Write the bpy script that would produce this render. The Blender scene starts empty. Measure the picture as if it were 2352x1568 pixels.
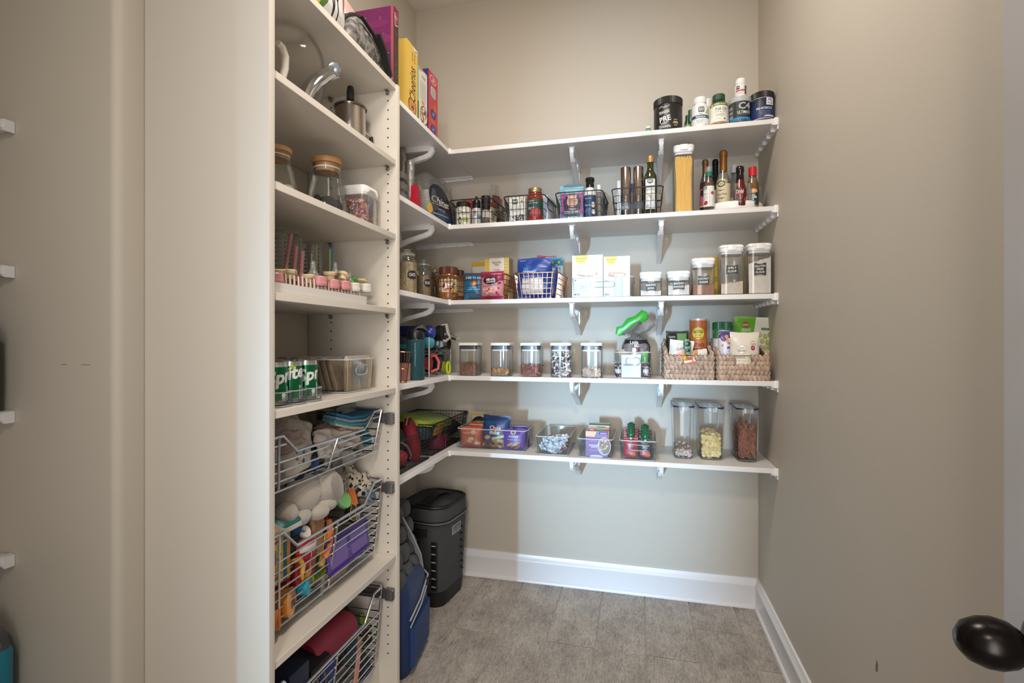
import bpy, bmesh, math, random
from mathutils import Vector, Matrix, noise
S = bpy.context.scene
C = S.collection
PI = math.pi
R = math.radians

def lin(h):
    h = h.lstrip('#')
    o = []
    for i in (0, 2, 4):
        c = int(h[i:i+2], 16) / 255
        o.append(c / 12.92 if c <= .04045 else ((c + .055) / 1.055) ** 2.4)
    return (o[0], o[1], o[2], 1)

# ------------------------------------------------------------ camera
F, YAW, HY, CH = 1165.73, .2438, 782.9, 1.2251
cam = bpy.data.cameras.new('camera')
cam.sensor_width = 36
cam.lens = F / 2352 * 36
cam.shift_y = (HY - 784) / 2352
cam.clip_start = .02
co = bpy.data.objects.new('camera', cam)
C.objects.link(co)
co.location = (0, 0, CH)
co.rotation_euler = (PI / 2, 0, YAW)
S.camera = co
# ------------------------------------------------------------ light and exposure
W = bpy.data.worlds.new('world')
S.world = W
W.use_nodes = True
W.node_tree.nodes['Background'].inputs[0].default_value = (1.0, .95, .90, 1)
W.node_tree.nodes['Background'].inputs[1].default_value = .34

def lamp(name, kind, loc, aim, energy, col, **kw):
    l = bpy.data.lights.new(name, kind)
    l.energy = energy
    l.color = col
    sc = kw.pop('scale', None)
    for k, v in kw.items():
        setattr(l, k, v)
    o = bpy.data.objects.new(name, l)
    C.objects.link(o)
    o.location = loc
    o.rotation_euler = (Vector(aim) - Vector(loc)).to_track_quat('-Z', 'Y').to_euler()
    if sc:
        o.scale = sc
    return o

# assumed cool daylight: stacked, squashed spot lamps added behind the camera on the left
for k in range(4):
    lamp('assumed_daylight_spot', 'SPOT', (-3.077, -16.0, .45+.4*k), (-.13, 2.536, (.42, .72, 1.0, 1.75)[k]), (4300, 4300, 3600, 2400)[k], (.42, .71, 1.0),
         spot_size=R(9), spot_blend=1, shadow_soft_size=.14, scale=(.46, 1, 1))
# soft fill light added outside the doorway, its spread narrowed to spare the niche
lamp('doorway_fill', 'AREA', (.16, -1.1, 1.2), (-.14, 2.5, 1.2), 9.5, (1, .95, .90), shape='RECTANGLE', size=.6, size_y=2.0, spread=R(84))
# assumed warm lamp outside the doorway, unseen, placed along the shelf shadows
lamp('assumed_outer_lamp', 'AREA', (-.08, -.65, 2.35), (-.2, 2.4, 1.0), 5, (1, .91, .80), shape='DISK', size=.2, spread=R(100))
# assumed warm ceiling lamp of the pantry, out of view
lamp('assumed_ceiling_lamp', 'AREA', (-.20, 1.2, 2.97), (-.20, 1.21, 0), 22, (1, .91, .82), shape='DISK', size=.45)
S.view_settings.view_transform = 'Standard'
S.view_settings.look = 'None'
S.view_settings.gamma = 1
S.view_settings.use_curve_mapping = False
S.view_settings.exposure = 0
S.cycles.use_denoising = True
S.cycles.max_bounces = 10
S.cycles.transparent_max_bounces = 48
S.cycles.sample_clamp_indirect = 4
S.cycles.caustics_reflective = False
S.cycles.caustics_refractive = False

# ------------------------------------------------------------ survey of the room: sight lines met with real planes
CY, SY = math.cos(YAW), math.sin(YAW)
def ray(px, py):
    u = (px - 1176) / F
    return (CY * u - SY, SY * u + CY, (HY - py) / F)
def at_y(px, py, Y):
    d = ray(px, py); t = Y / d[1]
    return Vector((d[0] * t, Y, CH + d[2] * t))
def at_x(px, py, X):
    d = ray(px, py); t = X / d[0]
    return Vector((X, d[1] * t, CH + d[2] * t))
def at_z(px, py, Z):
    d = ray(px, py); t = (Z - CH) / d[2]
    return Vector((d[0] * t, d[1] * t, Z))
def span_y(x0, x1, yt, Y, zb):
    """centre x, width and height above zb of something whose front stands in the plane y = Y"""
    a = at_y(x0, 700, Y).x; b = at_y(x1, 700, Y).x
    return (a + b) / 2, abs(b - a), at_y((x0 + x1) / 2, yt, Y).z - zb
def span_x(x0, x1, yt, X, zb):
    a = at_x(x0, 700, X).y; b = at_x(x1, 700, X).y
    return (a + b) / 2, abs(b - a), at_x((x0 + x1) / 2, yt, X).z - zb

# ------------------------------------------------------------ materials
MATS = {}
def mat(col, rough=.5, metal=0, bump=0, bscale=60, coat=0, spec=None, sheen=0, name=None, trans=0):
    k = ('p', col, rough, metal, bump, bscale, coat, spec, sheen, trans)
    if k in MATS:
        return MATS[k]
    m = bpy.data.materials.new(name or 'paint_' + col.lstrip('#'))
    m.use_nodes = True
    nt = m.node_tree
    b = nt.nodes['Principled BSDF']
    b.inputs['Base Color'].default_value = lin(col)
    b.inputs['Roughness'].default_value = rough
    b.inputs['Metallic'].default_value = metal
    if coat: b.inputs['Coat Weight'].default_value = coat
    if spec is not None: b.inputs['Specular IOR Level'].default_value = spec
    if sheen: b.inputs['Sheen Weight'].default_value = sheen
    if trans: b.inputs['Transmission Weight'].default_value = trans
    if bump:
        n = nt.nodes.new('ShaderNodeTexNoise'); n.inputs['Scale'].default_value = bscale
        n.inputs['Detail'].default_value = 3
        tc = nt.nodes.new('ShaderNodeTexCoord')
        nt.links.new(tc.outputs['Object'], n.inputs['Vector'])
        bp = nt.nodes.new('ShaderNodeBump'); bp.inputs['Strength'].default_value = bump
        bp.inputs['Distance'].default_value = .004
        nt.links.new(n.outputs['Fac'], bp.inputs['Height'])
        nt.links.new(bp.outputs['Normal'], b.inputs['Normal'])
    MATS[k] = m
    return m

def clear(tint='#f4f6f6', haze=.03, gloss=.22, rough=.06, bump=0, bscale=30):
    """thin clear plastic or glass: see-through, with mirror-like sheen growing towards the edges"""
    k = ('c', tint, haze, gloss, rough, bump, bscale)
    if k in MATS:
        return MATS[k]
    m = bpy.data.materials.new('clear_' + tint.lstrip('#'))
    m.use_nodes = True
    nt = m.node_tree; N = nt.nodes; L = nt.links
    N.remove(N['Principled BSDF'])
    out = N['Material Output']
    tr = N.new('ShaderNodeBsdfTransparent'); tr.inputs[0].default_value = lin(tint)
    gl = N.new('ShaderNodeBsdfGlossy'); gl.inputs[1].default_value = rough
    gl.inputs[0].default_value = (.95, .95, .95, 1)
    df = N.new('ShaderNodeBsdfDiffuse'); df.inputs[0].default_value = lin(tint)
    lw = N.new('ShaderNodeLayerWeight'); lw.inputs[0].default_value = gloss
    mp = N.new('ShaderNodeMath'); mp.operation = 'MULTIPLY_ADD'
    mp.inputs[1].default_value = .75; mp.inputs[2].default_value = .012
    L.new(lw.outputs['Fresnel'], mp.inputs[0])
    m1 = N.new('ShaderNodeMixShader'); m2 = N.new('ShaderNodeMixShader')
    L.new(mp.outputs[0], m1.inputs[0]); L.new(tr.outputs[0], m1.inputs[1]); L.new(gl.outputs[0], m1.inputs[2])
    m2.inputs[0].default_value = haze
    L.new(m1.outputs[0], m2.inputs[1]); L.new(df.outputs[0], m2.inputs[2])
    L.new(m2.outputs[0], out.inputs[0])
    if bump:
        n = N.new('ShaderNodeTexNoise'); n.inputs['Scale'].default_value = bscale
        n.inputs['Detail'].default_value = 4
        tc = N.new('ShaderNodeTexCoord'); L.new(tc.outputs['Object'], n.inputs['Vector'])
        bp = N.new('ShaderNodeBump'); bp.inputs['Strength'].default_value = bump
        bp.inputs['Distance'].default_value = .02
        L.new(n.outputs['Fac'], bp.inputs['Height'])
        for q in (gl, lw, df): L.new(bp.outputs['Normal'], q.inputs['Normal'])
    MATS[k] = m
    return m

def mottled(key, cols, scale=40, rough=.6, detail=3, stretch=(1, 1, 1), bump=.3, rnd=0, vor=False):
    """colours mixed by noise (grain, stone, granules, printed fabric)"""
    if key in MATS:
        return MATS[key]
    m = bpy.data.materials.new(key)
    m.use_nodes = True
    nt = m.node_tree; N = nt.nodes; L = nt.links
    b = N['Principled BSDF']; b.inputs['Roughness'].default_value = rough
    tc = N.new('ShaderNodeTexCoord'); mp = N.new('ShaderNodeMapping')
    mp.inputs['Scale'].default_value = stretch
    L.new(tc.outputs['Object'], mp.inputs['Vector'])
    if vor:
        n = N.new('ShaderNodeTexVoronoi'); src = n.outputs['Distance']
    else:
        n = N.new('ShaderNodeTexNoise'); n.inputs['Detail'].default_value = detail; src = n.outputs['Fac']
    n.inputs['Scale'].default_value = scale
    L.new(mp.outputs[0], n.inputs['Vector'])
    cr = N.new('ShaderNodeValToRGB')
    e = cr.color_ramp.elements
    lo, hi = (.0, .7) if vor else (.3, .7)
    for i, c in enumerate(cols):
        p = lo + (hi - lo) * i / max(1, len(cols) - 1)
        el = e[i] if i < 2 else e.new(p)
        el.position = p; el.color = lin(c)
    L.new(src, cr.inputs[0]); col = cr.outputs[0]
    if rnd:
        oi = N.new('ShaderNodeObjectInfo'); hs = N.new('ShaderNodeHueSaturation')
        mr = N.new('ShaderNodeMapRange'); mr.inputs[3].default_value = 1 - rnd; mr.inputs[4].default_value = 1 + rnd
        L.new(oi.outputs['Random'], mr.inputs[0]); L.new(mr.outputs[0], hs.inputs['Value'])
        L.new(col, hs.inputs['Color']); col = hs.outputs[0]
        va = N.new('ShaderNodeVectorMath'); va.operation = 'ADD'
        L.new(mp.outputs[0], va.inputs[0])
        cx = N.new('ShaderNodeCombineXYZ'); mm = N.new('ShaderNodeMath'); mm.operation = 'MULTIPLY'
        mm.inputs[1].default_value = 50
        L.new(oi.outputs['Random'], mm.inputs[0]); L.new(mm.outputs[0], cx.inputs[2])
        L.new(cx.outputs[0], va.inputs[1]); L.new(va.outputs[0], n.inputs['Vector'])
    L.new(col, b.inputs['Base Color'])
    if bump:
        bp = N.new('ShaderNodeBump'); bp.inputs['Strength'].default_value = bump
        bp.inputs['Distance'].default_value = .003
        L.new(src, bp.inputs['Height']); L.new(bp.outputs[0], b.inputs['Normal'])
    MATS[key] = m
    return m

def striped(key, a, b2, n, axis=0, rough=.7, duty=.5):
    """woven or printed stripes across a cloth, n per metre"""
    if key in MATS:
        return MATS[key]
    m = bpy.data.materials.new(key); m.use_nodes = True
    nt = m.node_tree; N = nt.nodes; L = nt.links
    b = N['Principled BSDF']; b.inputs['Roughness'].default_value = rough
    tc = N.new('ShaderNodeTexCoord'); sp = N.new('ShaderNodeSeparateXYZ')
    L.new(tc.outputs['Object'], sp.inputs[0])
    mu = N.new('ShaderNodeMath'); mu.operation = 'MULTIPLY'; mu.inputs[1].default_value = n
    fr = N.new('ShaderNodeMath'); fr.operation = 'FRACT'
    gt = N.new('ShaderNodeMath'); gt.operation = 'GREATER_THAN'; gt.inputs[1].default_value = duty
    L.new(sp.outputs[axis], mu.inputs[0]); L.new(mu.outputs[0], fr.inputs[0]); L.new(fr.outputs[0], gt.inputs[0])
    mx = N.new('ShaderNodeMix'); mx.data_type = 'RGBA'
    mx.inputs[6].default_value = lin(a); mx.inputs[7].default_value = lin(b2)
    L.new(gt.outputs[0], mx.inputs[0]); L.new(mx.outputs[2], b.inputs['Base Color'])
    MATS[key] = m
    return m

# ------------------------------------------------------------ geometry
def rrect(w, d, r, n=4, bow=0):
    r = min(r, w / 2 - 1e-5, d / 2 - 1e-5)
    o = []
    for cx, cy, a0 in ((w/2-r, d/2-r, 0), (-w/2+r, d/2-r, PI/2), (-w/2+r, -d/2+r, PI), (w/2-r, -d/2+r, 1.5*PI)):
        for i in range(n + 1):
            a = a0 + PI / 2 * i / n
            o.append((cx + r * math.cos(a), cy + r * math.sin(a)))
    if bow:
        q = []
        for i, (x0, y0) in enumerate(o):
            x1, y1 = o[(i+1) % len(o)]
            q.append((x0, y0))
            if i % (n+1) == n:
                for k in range(1, 6): q.append((x0+(x1-x0)*k/6, y0+(y1-y0)*k/6))
        f = lambda t, L: max(0, 1 - (2*t/L)**2)
        o = [(x + math.copysign(bow*f(y, d), x)*(abs(x) > w/2-r*.6), y + math.copysign(bow*f(x, w), y)*(abs(y) > d/2-r*.6)) for x, y in q]
    return o

class G:
    def __init__(s):
        s.v = []; s.f = []; s.m = []
    def add(s, vs, fs, mi=0, M=None):
        o = len(s.v)
        s.v += [tuple(M @ Vector(v)) for v in vs] if M else [tuple(v) for v in vs]
        s.f += [tuple(i + o for i in f) for f in fs]
        s.m += [mi] * len(fs)
        return s
    def box(s, c, z, mi=0, M=None, b=0):
        x, y, w = z[0] / 2, z[1] / 2, z[2]
        if b:
            return s.loft([(c[2]-w/2, z[0]-2*b, z[1]-2*b, b*.6, c[0], c[1]), (c[2]-w/2+b, z[0], z[1], b, c[0], c[1]),
                           (c[2]+w/2-b, z[0], z[1], b, c[0], c[1]), (c[2]+w/2, z[0]-2*b, z[1]-2*b, b*.6, c[0], c[1])], 2, mi, M)
        vs = [(c[0]+i*x, c[1]+j*y, c[2]+k*w/2) for k in (-1, 1) for i, j in ((-1,-1),(1,-1),(1,1),(-1,1))]
        return s.add(vs, [(3,2,1,0),(4,5,6,7),(0,1,5,4),(1,2,6,5),(2,3,7,6),(3,0,4,7)], mi, M)
    def loft(s, secs, n=4, mi=0, M=None, cap=(1, 1), flip=False, bow=0):
        """rounded-rectangle sections (z, width, depth, corner radius[, cx, cy]) joined upwards"""
        vs = []; fs = []; k = 4 * (n + 1) + (20 if bow else 0)
        for q in secs:
            cx, cy = (q[4], q[5]) if len(q) > 4 else (0, 0)
            vs += [(x + cx, y + cy, q[0]) for x, y in rrect(q[1], q[2], q[3], n, bow)]
        for i in range(len(secs) - 1):
            for j in range(k):
                a, b = i*k+j, i*k+(j+1) % k
                fs.append((a, b, b+k, a+k))
        if cap[0]: fs.append(tuple(range(k-1, -1, -1)))
        if cap[1]: fs.append(tuple((len(secs)-1)*k + j for j in range(k)))
        if flip: fs = [f[::-1] for f in fs]
        return s.add(vs, fs, mi, M)
    def lathe(s, prof, n=24, mi=0, M=None, cap=(1, 1)):
        vs = []; fs = []
        for r, z in prof:
            r = max(r, 1e-5)
            vs += [(r*math.cos(2*PI*j/n), r*math.sin(2*PI*j/n), z) for j in range(n)]
        for i in range(len(prof) - 1):
            for j in range(n):
                a, b = i*n+j, i*n+(j+1) % n
                fs.append((a, b, b+n, a+n))
        if cap[0]: fs.append(tuple(range(n-1, -1, -1)))
        if cap[1]: fs.append(tuple((len(prof)-1)*n + j for j in range(n)))
        return s.add(vs, fs, mi, M)
    def tube(s, pts, r, n=6, closed=False, mi=0, M=None, flat=None):
        """round wire along pts; flat=(w, t) makes a strap of that section, w along the second axis"""
        P = [Vector(p) for p in pts]; m = len(P); vs = []; fs = []
        up = Vector((0, 0, 1)); prev = None
        for i, p in enumerate(P):
            if closed: t = (P[(i+1) % m] - P[i-1])
            else: t = P[min(i+1, m-1)] - P[max(i-1, 0)]
            t = t.normalized() if t.length > 1e-9 else Vector((0, 0, 1))
            if prev is None:
                a = up.cross(t)
                if a.length < .2: a = Vector((1, 0, 0)).cross(t)
            else:
                a = prev - t * prev.dot(t)
                if a.length < 1e-4: a = up.cross(t)
            a.normalize(); prev = a; b = t.cross(a)
            rr = r[i] if isinstance(r, (list, tuple)) else r
            if flat:
                for x, y in ((-.5,-.5),(.5,-.5),(.5,.5),(-.5,.5)):
                    vs.append(p + a * x * flat[0] + b * y * flat[1])
            else:
                for j in range(n):
                    q = 2 * PI * j / n
                    vs.append(p + (a * math.cos(q) + b * math.sin(q)) * rr)
        k = 4 if flat else n
        for i in range(m if closed else m - 1):
            for j in range(k):
                a, b = i*k+j, i*k+(j+1) % k
                c, d = ((i+1) % m)*k+(j+1) % k, ((i+1) % m)*k+j
                fs.append((a, b, c, d))
        if not closed:
            fs.append(tuple(range(k-1, -1, -1))); fs.append(tuple((m-1)*k + j for j in range(k)))
        return s.add(vs, fs, mi, M)
    def prism(s, poly, a0, a1, axis='z', mi=0, M=None):
        n = len(poly)
        def P(u, v, w):
            return (u, v, w) if axis == 'z' else ((u, w, v) if axis == 'y' else (w, u, v))
        vs = [P(u, v, a0) for u, v in poly] + [P(u, v, a1) for u, v in poly]
        fs = [tuple(range(n-1, -1, -1)), tuple(range(n, 2*n))] + [(i, (i+1) % n, n+(i+1) % n, n+i) for i in range(n)]
        return s.add(vs, fs, mi, M)
    def ball(s, c, r, n=12, mi=0, M=None, seed=None, amp=0, fr=3):
        if not isinstance(r, (list, tuple)): r = (r, r, r)
        vs = []; fs = []; h = max(4, n // 2)
        for i in range(h + 1):
            a = -PI / 2 + PI * i / h
            for j in range(n):
                b = 2 * PI * j / n
                d = Vector((math.cos(a)*math.cos(b), math.cos(a)*math.sin(b), math.sin(a)))
                k = 1
                if amp: k += amp * noise.noise(d * fr + Vector((seed or 0, 0, 0)))
                vs.append((c[0]+d.x*r[0]*k, c[1]+d.y*r[1]*k, c[2]+d.z*r[2]*k))
        for i in range(h):
            for j in range(n):
                a, b = i*n+j, i*n+(j+1) % n
                fs.append((a, b, b+n, a+n))
        return s.add(vs, fs, mi, M)
    def mesh(s, name, mats, smooth=True, ang=38):
        me = bpy.data.meshes.new(name)
        me.from_pydata(s.v, [], s.f)
        if not isinstance(mats, (list, tuple)): mats = [mats]
        for m in mats: me.materials.append(m)
        if len(mats) > 1: me.polygons.foreach_set('material_index', s.m)
        if smooth:
            me.shade_smooth(); me.set_sharp_from_angle(angle=R(ang))
        me.update()
        return me
    def obj(s, name, mats, parent=None, smooth=True, ang=38, loc=None, rot=None, **pr):
        return link(name, s.mesh(name, mats, smooth, ang), parent, loc, rot, **pr)

def link(name, me, parent=None, loc=None, rot=None, **pr):
    o = bpy.data.objects.new(name, me)
    C.objects.link(o)
    if parent is not None: o.parent = parent
    if loc is not None: o.location = loc
    if rot is not None: o.rotation_euler = rot
    for k, v in pr.items(): o[k] = v
    return o

def thing(name, label, cat, loc=(0, 0, 0), rz=0, group=None, rot=None):
    o = bpy.data.objects.new(name, None)
    C.objects.link(o)
    o.empty_display_size = .05
    o.location = loc
    o.rotation_euler = rot if rot else (0, 0, rz)
    o['label'] = label; o['category'] = cat
    if group: o['group'] = group
    return o
def tag(o, label, cat, group=None, kind=None):
    o['label'] = label; o['category'] = cat
    if group: o['group'] = group
    if kind: o['kind'] = kind
    return o

def clone(src, label, loc, rz=None, group=None):
    """a copy of a thing and of its parts and sub-parts, meshes shared"""
    r = src.copy(); C.objects.link(r); r.location = loc; r['label'] = label
    if rz is not None: r.rotation_euler = (0, 0, rz)
    if group: r['group'] = group
    for ch in list(src.children):
        c = ch.copy(); C.objects.link(c); c.parent = r
        for g in list(ch.children):
            d = g.copy(); C.objects.link(d); d.parent = c
    return r

# ------------------------------------------------------------ print: flat artwork laid on a surface
_tx = {}
def text_mesh(t, bold=0, shear=0, space=1):
    k = (t, bold, shear, space)
    if k not in _tx:
        cu = bpy.data.curves.new('lettering', 'FONT')
        cu.body = t; cu.align_x = 'CENTER'; cu.align_y = 'CENTER'
        cu.offset = bold; cu.shear = shear; cu.resolution_u = 2
        cu.space_line = .85; cu.space_character = space
        o = bpy.data.objects.new('lettering', cu)
        me = o.to_mesh()
        vs = [(v.co.x, v.co.y) for v in me.vertices]; fs = [tuple(p.vertices) for p in me.polygons]
        o.to_mesh_clear(); bpy.data.objects.remove(o); bpy.data.curves.remove(cu)
        if vs:
            x0 = min(v[0] for v in vs); x1 = max(v[0] for v in vs); y0 = min(v[1] for v in vs); y1 = max(v[1] for v in vs)
            vs = [(x - (x0+x1)/2, y - (y0+y1)/2) for x, y in vs]
            _tx[k] = (vs, fs, x1-x0, y1-y0)
        else:
            _tx[k] = ([], [], 1, 1)
    return _tx[k]

class Art:
    """a print in flat colours; u runs across, v up, both in metres"""
    def __init__(s, eps=.00035, lk=.00018):
        s.items = []; s.eps = eps; s.lk = lk
    def poly(s, pts, col):
        s.items.append((list(pts), [tuple(range(len(pts)))], col)); return s
    def rect(s, u0, v0, u1, v1, col):
        return s.poly([(u0, v0), (u1, v0), (u1, v1), (u0, v1)], col)
    def ell(s, u, v, a, b, col, n=20, rot=0):
        cr, sr = math.cos(rot), math.sin(rot)
        return s.poly([(u + a*math.cos(2*PI*i/n)*cr - b*math.sin(2*PI*i/n)*sr, v + a*math.cos(2*PI*i/n)*sr + b*math.sin(2*PI*i/n)*cr) for i in range(n)], col)
    def rr(s, u, v, w, h, r, col):
        return s.poly([(x + u, y + v) for x, y in rrect(w, h, r, 3)], col)
    def star(s, u, v, a, b, n, col):
        return s.poly([(u + (a if i % 2 == 0 else b)*math.cos(PI*i/n+PI/2), v + (a if i % 2 == 0 else b)*math.sin(PI*i/n+PI/2)) for i in range(2*n)], col)
    def line(s, pts, w, col):
        for (x0, y0), (x1, y1) in zip(pts, pts[1:]):
            L = math.hypot(x1-x0, y1-y0) or 1
            a, b = -(y1-y0)/L*w/2, (x1-x0)/L*w/2
            s.poly([(x0+a, y0+b), (x0-a, y0-b), (x1-a, y1-b), (x1+a, y1+b)], col)
        return s
    def text(s, t, u, v, col, h=None, w=None, bold=.01, shear=0, rot=0, space=1, arc=None):
        vs, fs, tw, th = text_mesh(t, bold, shear, space)
        if not vs: return s
        kx = ky = None
        if w: kx = w / tw
        if h: ky = h / th
        kx = kx or ky; ky = ky or kx
        cr, sr = math.cos(rot), math.sin(rot)
        out = []
        for x, y in vs:
            x *= kx; y *= ky
            if arc:
                a = x / arc; x, y = (arc + y) * math.sin(a), (arc + y) * math.cos(a) - arc
            out.append((u + x*cr - y*sr, v + x*sr + y*cr))
        s.items.append((out, fs, col)); return s
    def fine(s, u, v, w, n, col, pitch=.004, t=.0011, seed=0):
        """small print too fine to read: short dashes"""
        rg = random.Random(seed)
        for i in range(n):
            L = w * rg.uniform(.6, 1)
            s.rect(u - L/2, v - i*pitch, u + L/2, v - i*pitch + t, col)
        return s
    def dots(s, n, u0, v0, u1, v1, r, cols, seed=0, k=8):
        rg = random.Random(seed)
        for i in range(n):
            a = r * rg.uniform(.6, 1.2)
            s.ell(rg.uniform(u0, u1), rg.uniform(v0, v1), a, a * rg.uniform(.6, 1), rg.choice(cols), k, rg.uniform(0, 3))
        return s
    def build(s, parent, mp, step=None, name='printed_label', rough=.45, clip=None, **pr):
        if not s.items: return None
        bm = bmesh.new(); mats = []; idx = {}
        lay = bm.verts.layers.float.new('off')
        boxes = []
        for vs, fs, col in s.items:   # a print that lies over another goes one layer up
            b = (min(v[0] for v in vs), min(v[1] for v in vs), max(v[0] for v in vs), max(v[1] for v in vs))
            L = 0
            for q, c2, l2 in boxes:
                if b[0] < q[2] and q[0] < b[2] and b[1] < q[3] and q[1] < b[3]: L = max(L, l2 if c2 == col else l2 + 1)
            boxes.append((b, col, L))
        for k, (vs, fs, col) in enumerate(s.items):
            if col not in idx: idx[col] = len(mats); mats.append(mat(col, rough))
            bv = []
            for x, y in vs:
                q = bm.verts.new((x, y, 0)); q[lay] = s.eps * .8 + boxes[k][2] * s.lk; bv.append(q)
            for f in fs:
                try:
                    bf = bm.faces.new([bv[i] for i in f]); bf.material_index = idx[col]
                except ValueError: pass
        def cut(co, no, **kw):
            bmesh.ops.bisect_plane(bm, geom=bm.verts[:] + bm.edges[:] + bm.faces[:], plane_co=co, plane_no=no, **kw)
        if clip:
            u0, v0, u1, v1 = clip
            cut((u0,0,0), (-1,0,0), clear_outer=True); cut((u1,0,0), (1,0,0), clear_outer=True)
            cut((0,v0,0), (0,-1,0), clear_outer=True); cut((0,v1,0), (0,1,0), clear_outer=True)
        if step and bm.verts:
            us = [v.co.x for v in bm.verts]; vv = [v.co.y for v in bm.verts]
            a = math.ceil(min(us)/step[0])
            while a*step[0] < max(us):
                cut((a*step[0],0,0), (1,0,0)); a += 1
            if step[1]:
                a = math.ceil(min(vv)/step[1])
                while a*step[1] < max(vv):
                    cut((0,a*step[1],0), (0,1,0)); a += 1
        for v in bm.verts:
            v.co = mp(v.co.x, v.co.y, v[lay])
        me = bpy.data.meshes.new(name)
        bm.to_mesh(me); bm.free()
        for m in mats: me.materials.append(m)
        return link(name, me, parent, **pr)

def on_flat(d):
    return lambda u, v, o: (u, -d - o, v)
def on_cyl(r):
    rf = r if callable(r) else (lambda v: r)
    def mp(u, v, o):
        q = rf(v); a = u / q
        return ((q + o) * math.sin(a), -(q + o) * math.cos(a), v)
    return mp
def on_left(d):   # the side that faces -x, u runs towards -y .. front
    return lambda u, v, o: (-d - o, -u, v)
def on_right(d):
    return lambda u, v, o: (d + o, u, v)
# ------------------------------------------------------------ the room
XR, YB, XL, ZC = .535, 2.536, -1.164, 3.0
YS, XS = 2.190, -.839            # front edges of the back and the left shelves
ZS = [2.102, 1.7575, 1.412, 1.066, .7217]
TH = .02
def struct(g, name, m, parent=None, smooth=False, **pr):
    o = g.obj(name, m, parent, smooth, **pr)
    if parent is None: o['kind'] = 'structure'
    return o

def wall_mat():
    m = bpy.data.materials.new('wall_paint'); m.use_nodes = True
    nt = m.node_tree; N = nt.nodes; L = nt.links
    b = N['Principled BSDF']; b.inputs['Roughness'].default_value = .62
    tc = N.new('ShaderNodeTexCoord')
    n1 = N.new('ShaderNodeTexNoise'); n1.inputs['Scale'].default_value = 260; n1.inputs['Detail'].default_value = 3
    n2 = N.new('ShaderNodeTexNoise'); n2.inputs['Scale'].default_value = 2.2
    L.new(tc.outputs['Object'], n1.inputs['Vector']); L.new(tc.outputs['Object'], n2.inputs['Vector'])
    mx = N.new('ShaderNodeMix'); mx.data_type = 'RGBA'
    mx.inputs[6].default_value = lin('#c5bdb0'); mx.inputs[7].default_value = lin('#c9c2b6')
    L.new(n2.outputs['Fac'], mx.inputs[0]); L.new(mx.outputs[2], b.inputs['Base Color'])
    bp = N.new('ShaderNodeBump'); bp.inputs['Strength'].default_value = .12; bp.inputs['Distance'].default_value = .002
    L.new(n1.outputs['Fac'], bp.inputs['Height']); L.new(bp.outputs[0], b.inputs['Normal'])
    return m
WALL = wall_mat()
CEIL = mat('#d9d4ca', .8, bump=.05, bscale=200, name='ceiling_paint')
WHITE = mat('#e9e7e6', .38, name='white_melamine')
TRIM = mat('#efeef0', .3, name='white_trim_paint')
LAM = mat('#dad3c8', .42, bump=.03, bscale=400, name='cabinet_laminate')

struct(G().box(((XL+XR)/2, YB+.05, ZC/2), (XR-XL+.2, .1, ZC)), 'wall_back', WALL)
struct(G().box((XR+.05, YB/2-.02, ZC/2), (.1, YB+.04, ZC)), 'wall_right', WALL)
# left wall with a rounded outer corner, then the niche beside the cabinet
NY, NX = .911, -1.808
g = G()
pts = [(XL, YB), (XL, NY+.02)] + [(XL-.02+.02*math.cos(a), NY+.02-.02*math.sin(a)) for a in [i*PI/12 for i in range(1, 6)]] + [(XL-.02, NY), (NX-.1, NY), (NX-.1, YB)]
g.prism(pts[::-1], 0, ZC)
struct(g, 'wall_left', WALL, smooth=True)
struct(G().box((NX-.05, (NY-.35)/2, ZC/2), (.1, NY+.35, ZC)), 'wall_niche', WALL)
struct(G().box(((NX-1.05)/2-.05, -.13, ZC/2), (-1.05-NX+.1, .1, ZC)), 'wall_light_block', WALL)  # unseen wall piece, added and placed to keep light out of the niche
struct(G().box(((NX+XR)/2, (YB-.35)/2, ZC+.05), (XR-NX+.4, YB+.55, .1)), 'ceiling', CEIL)

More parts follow.
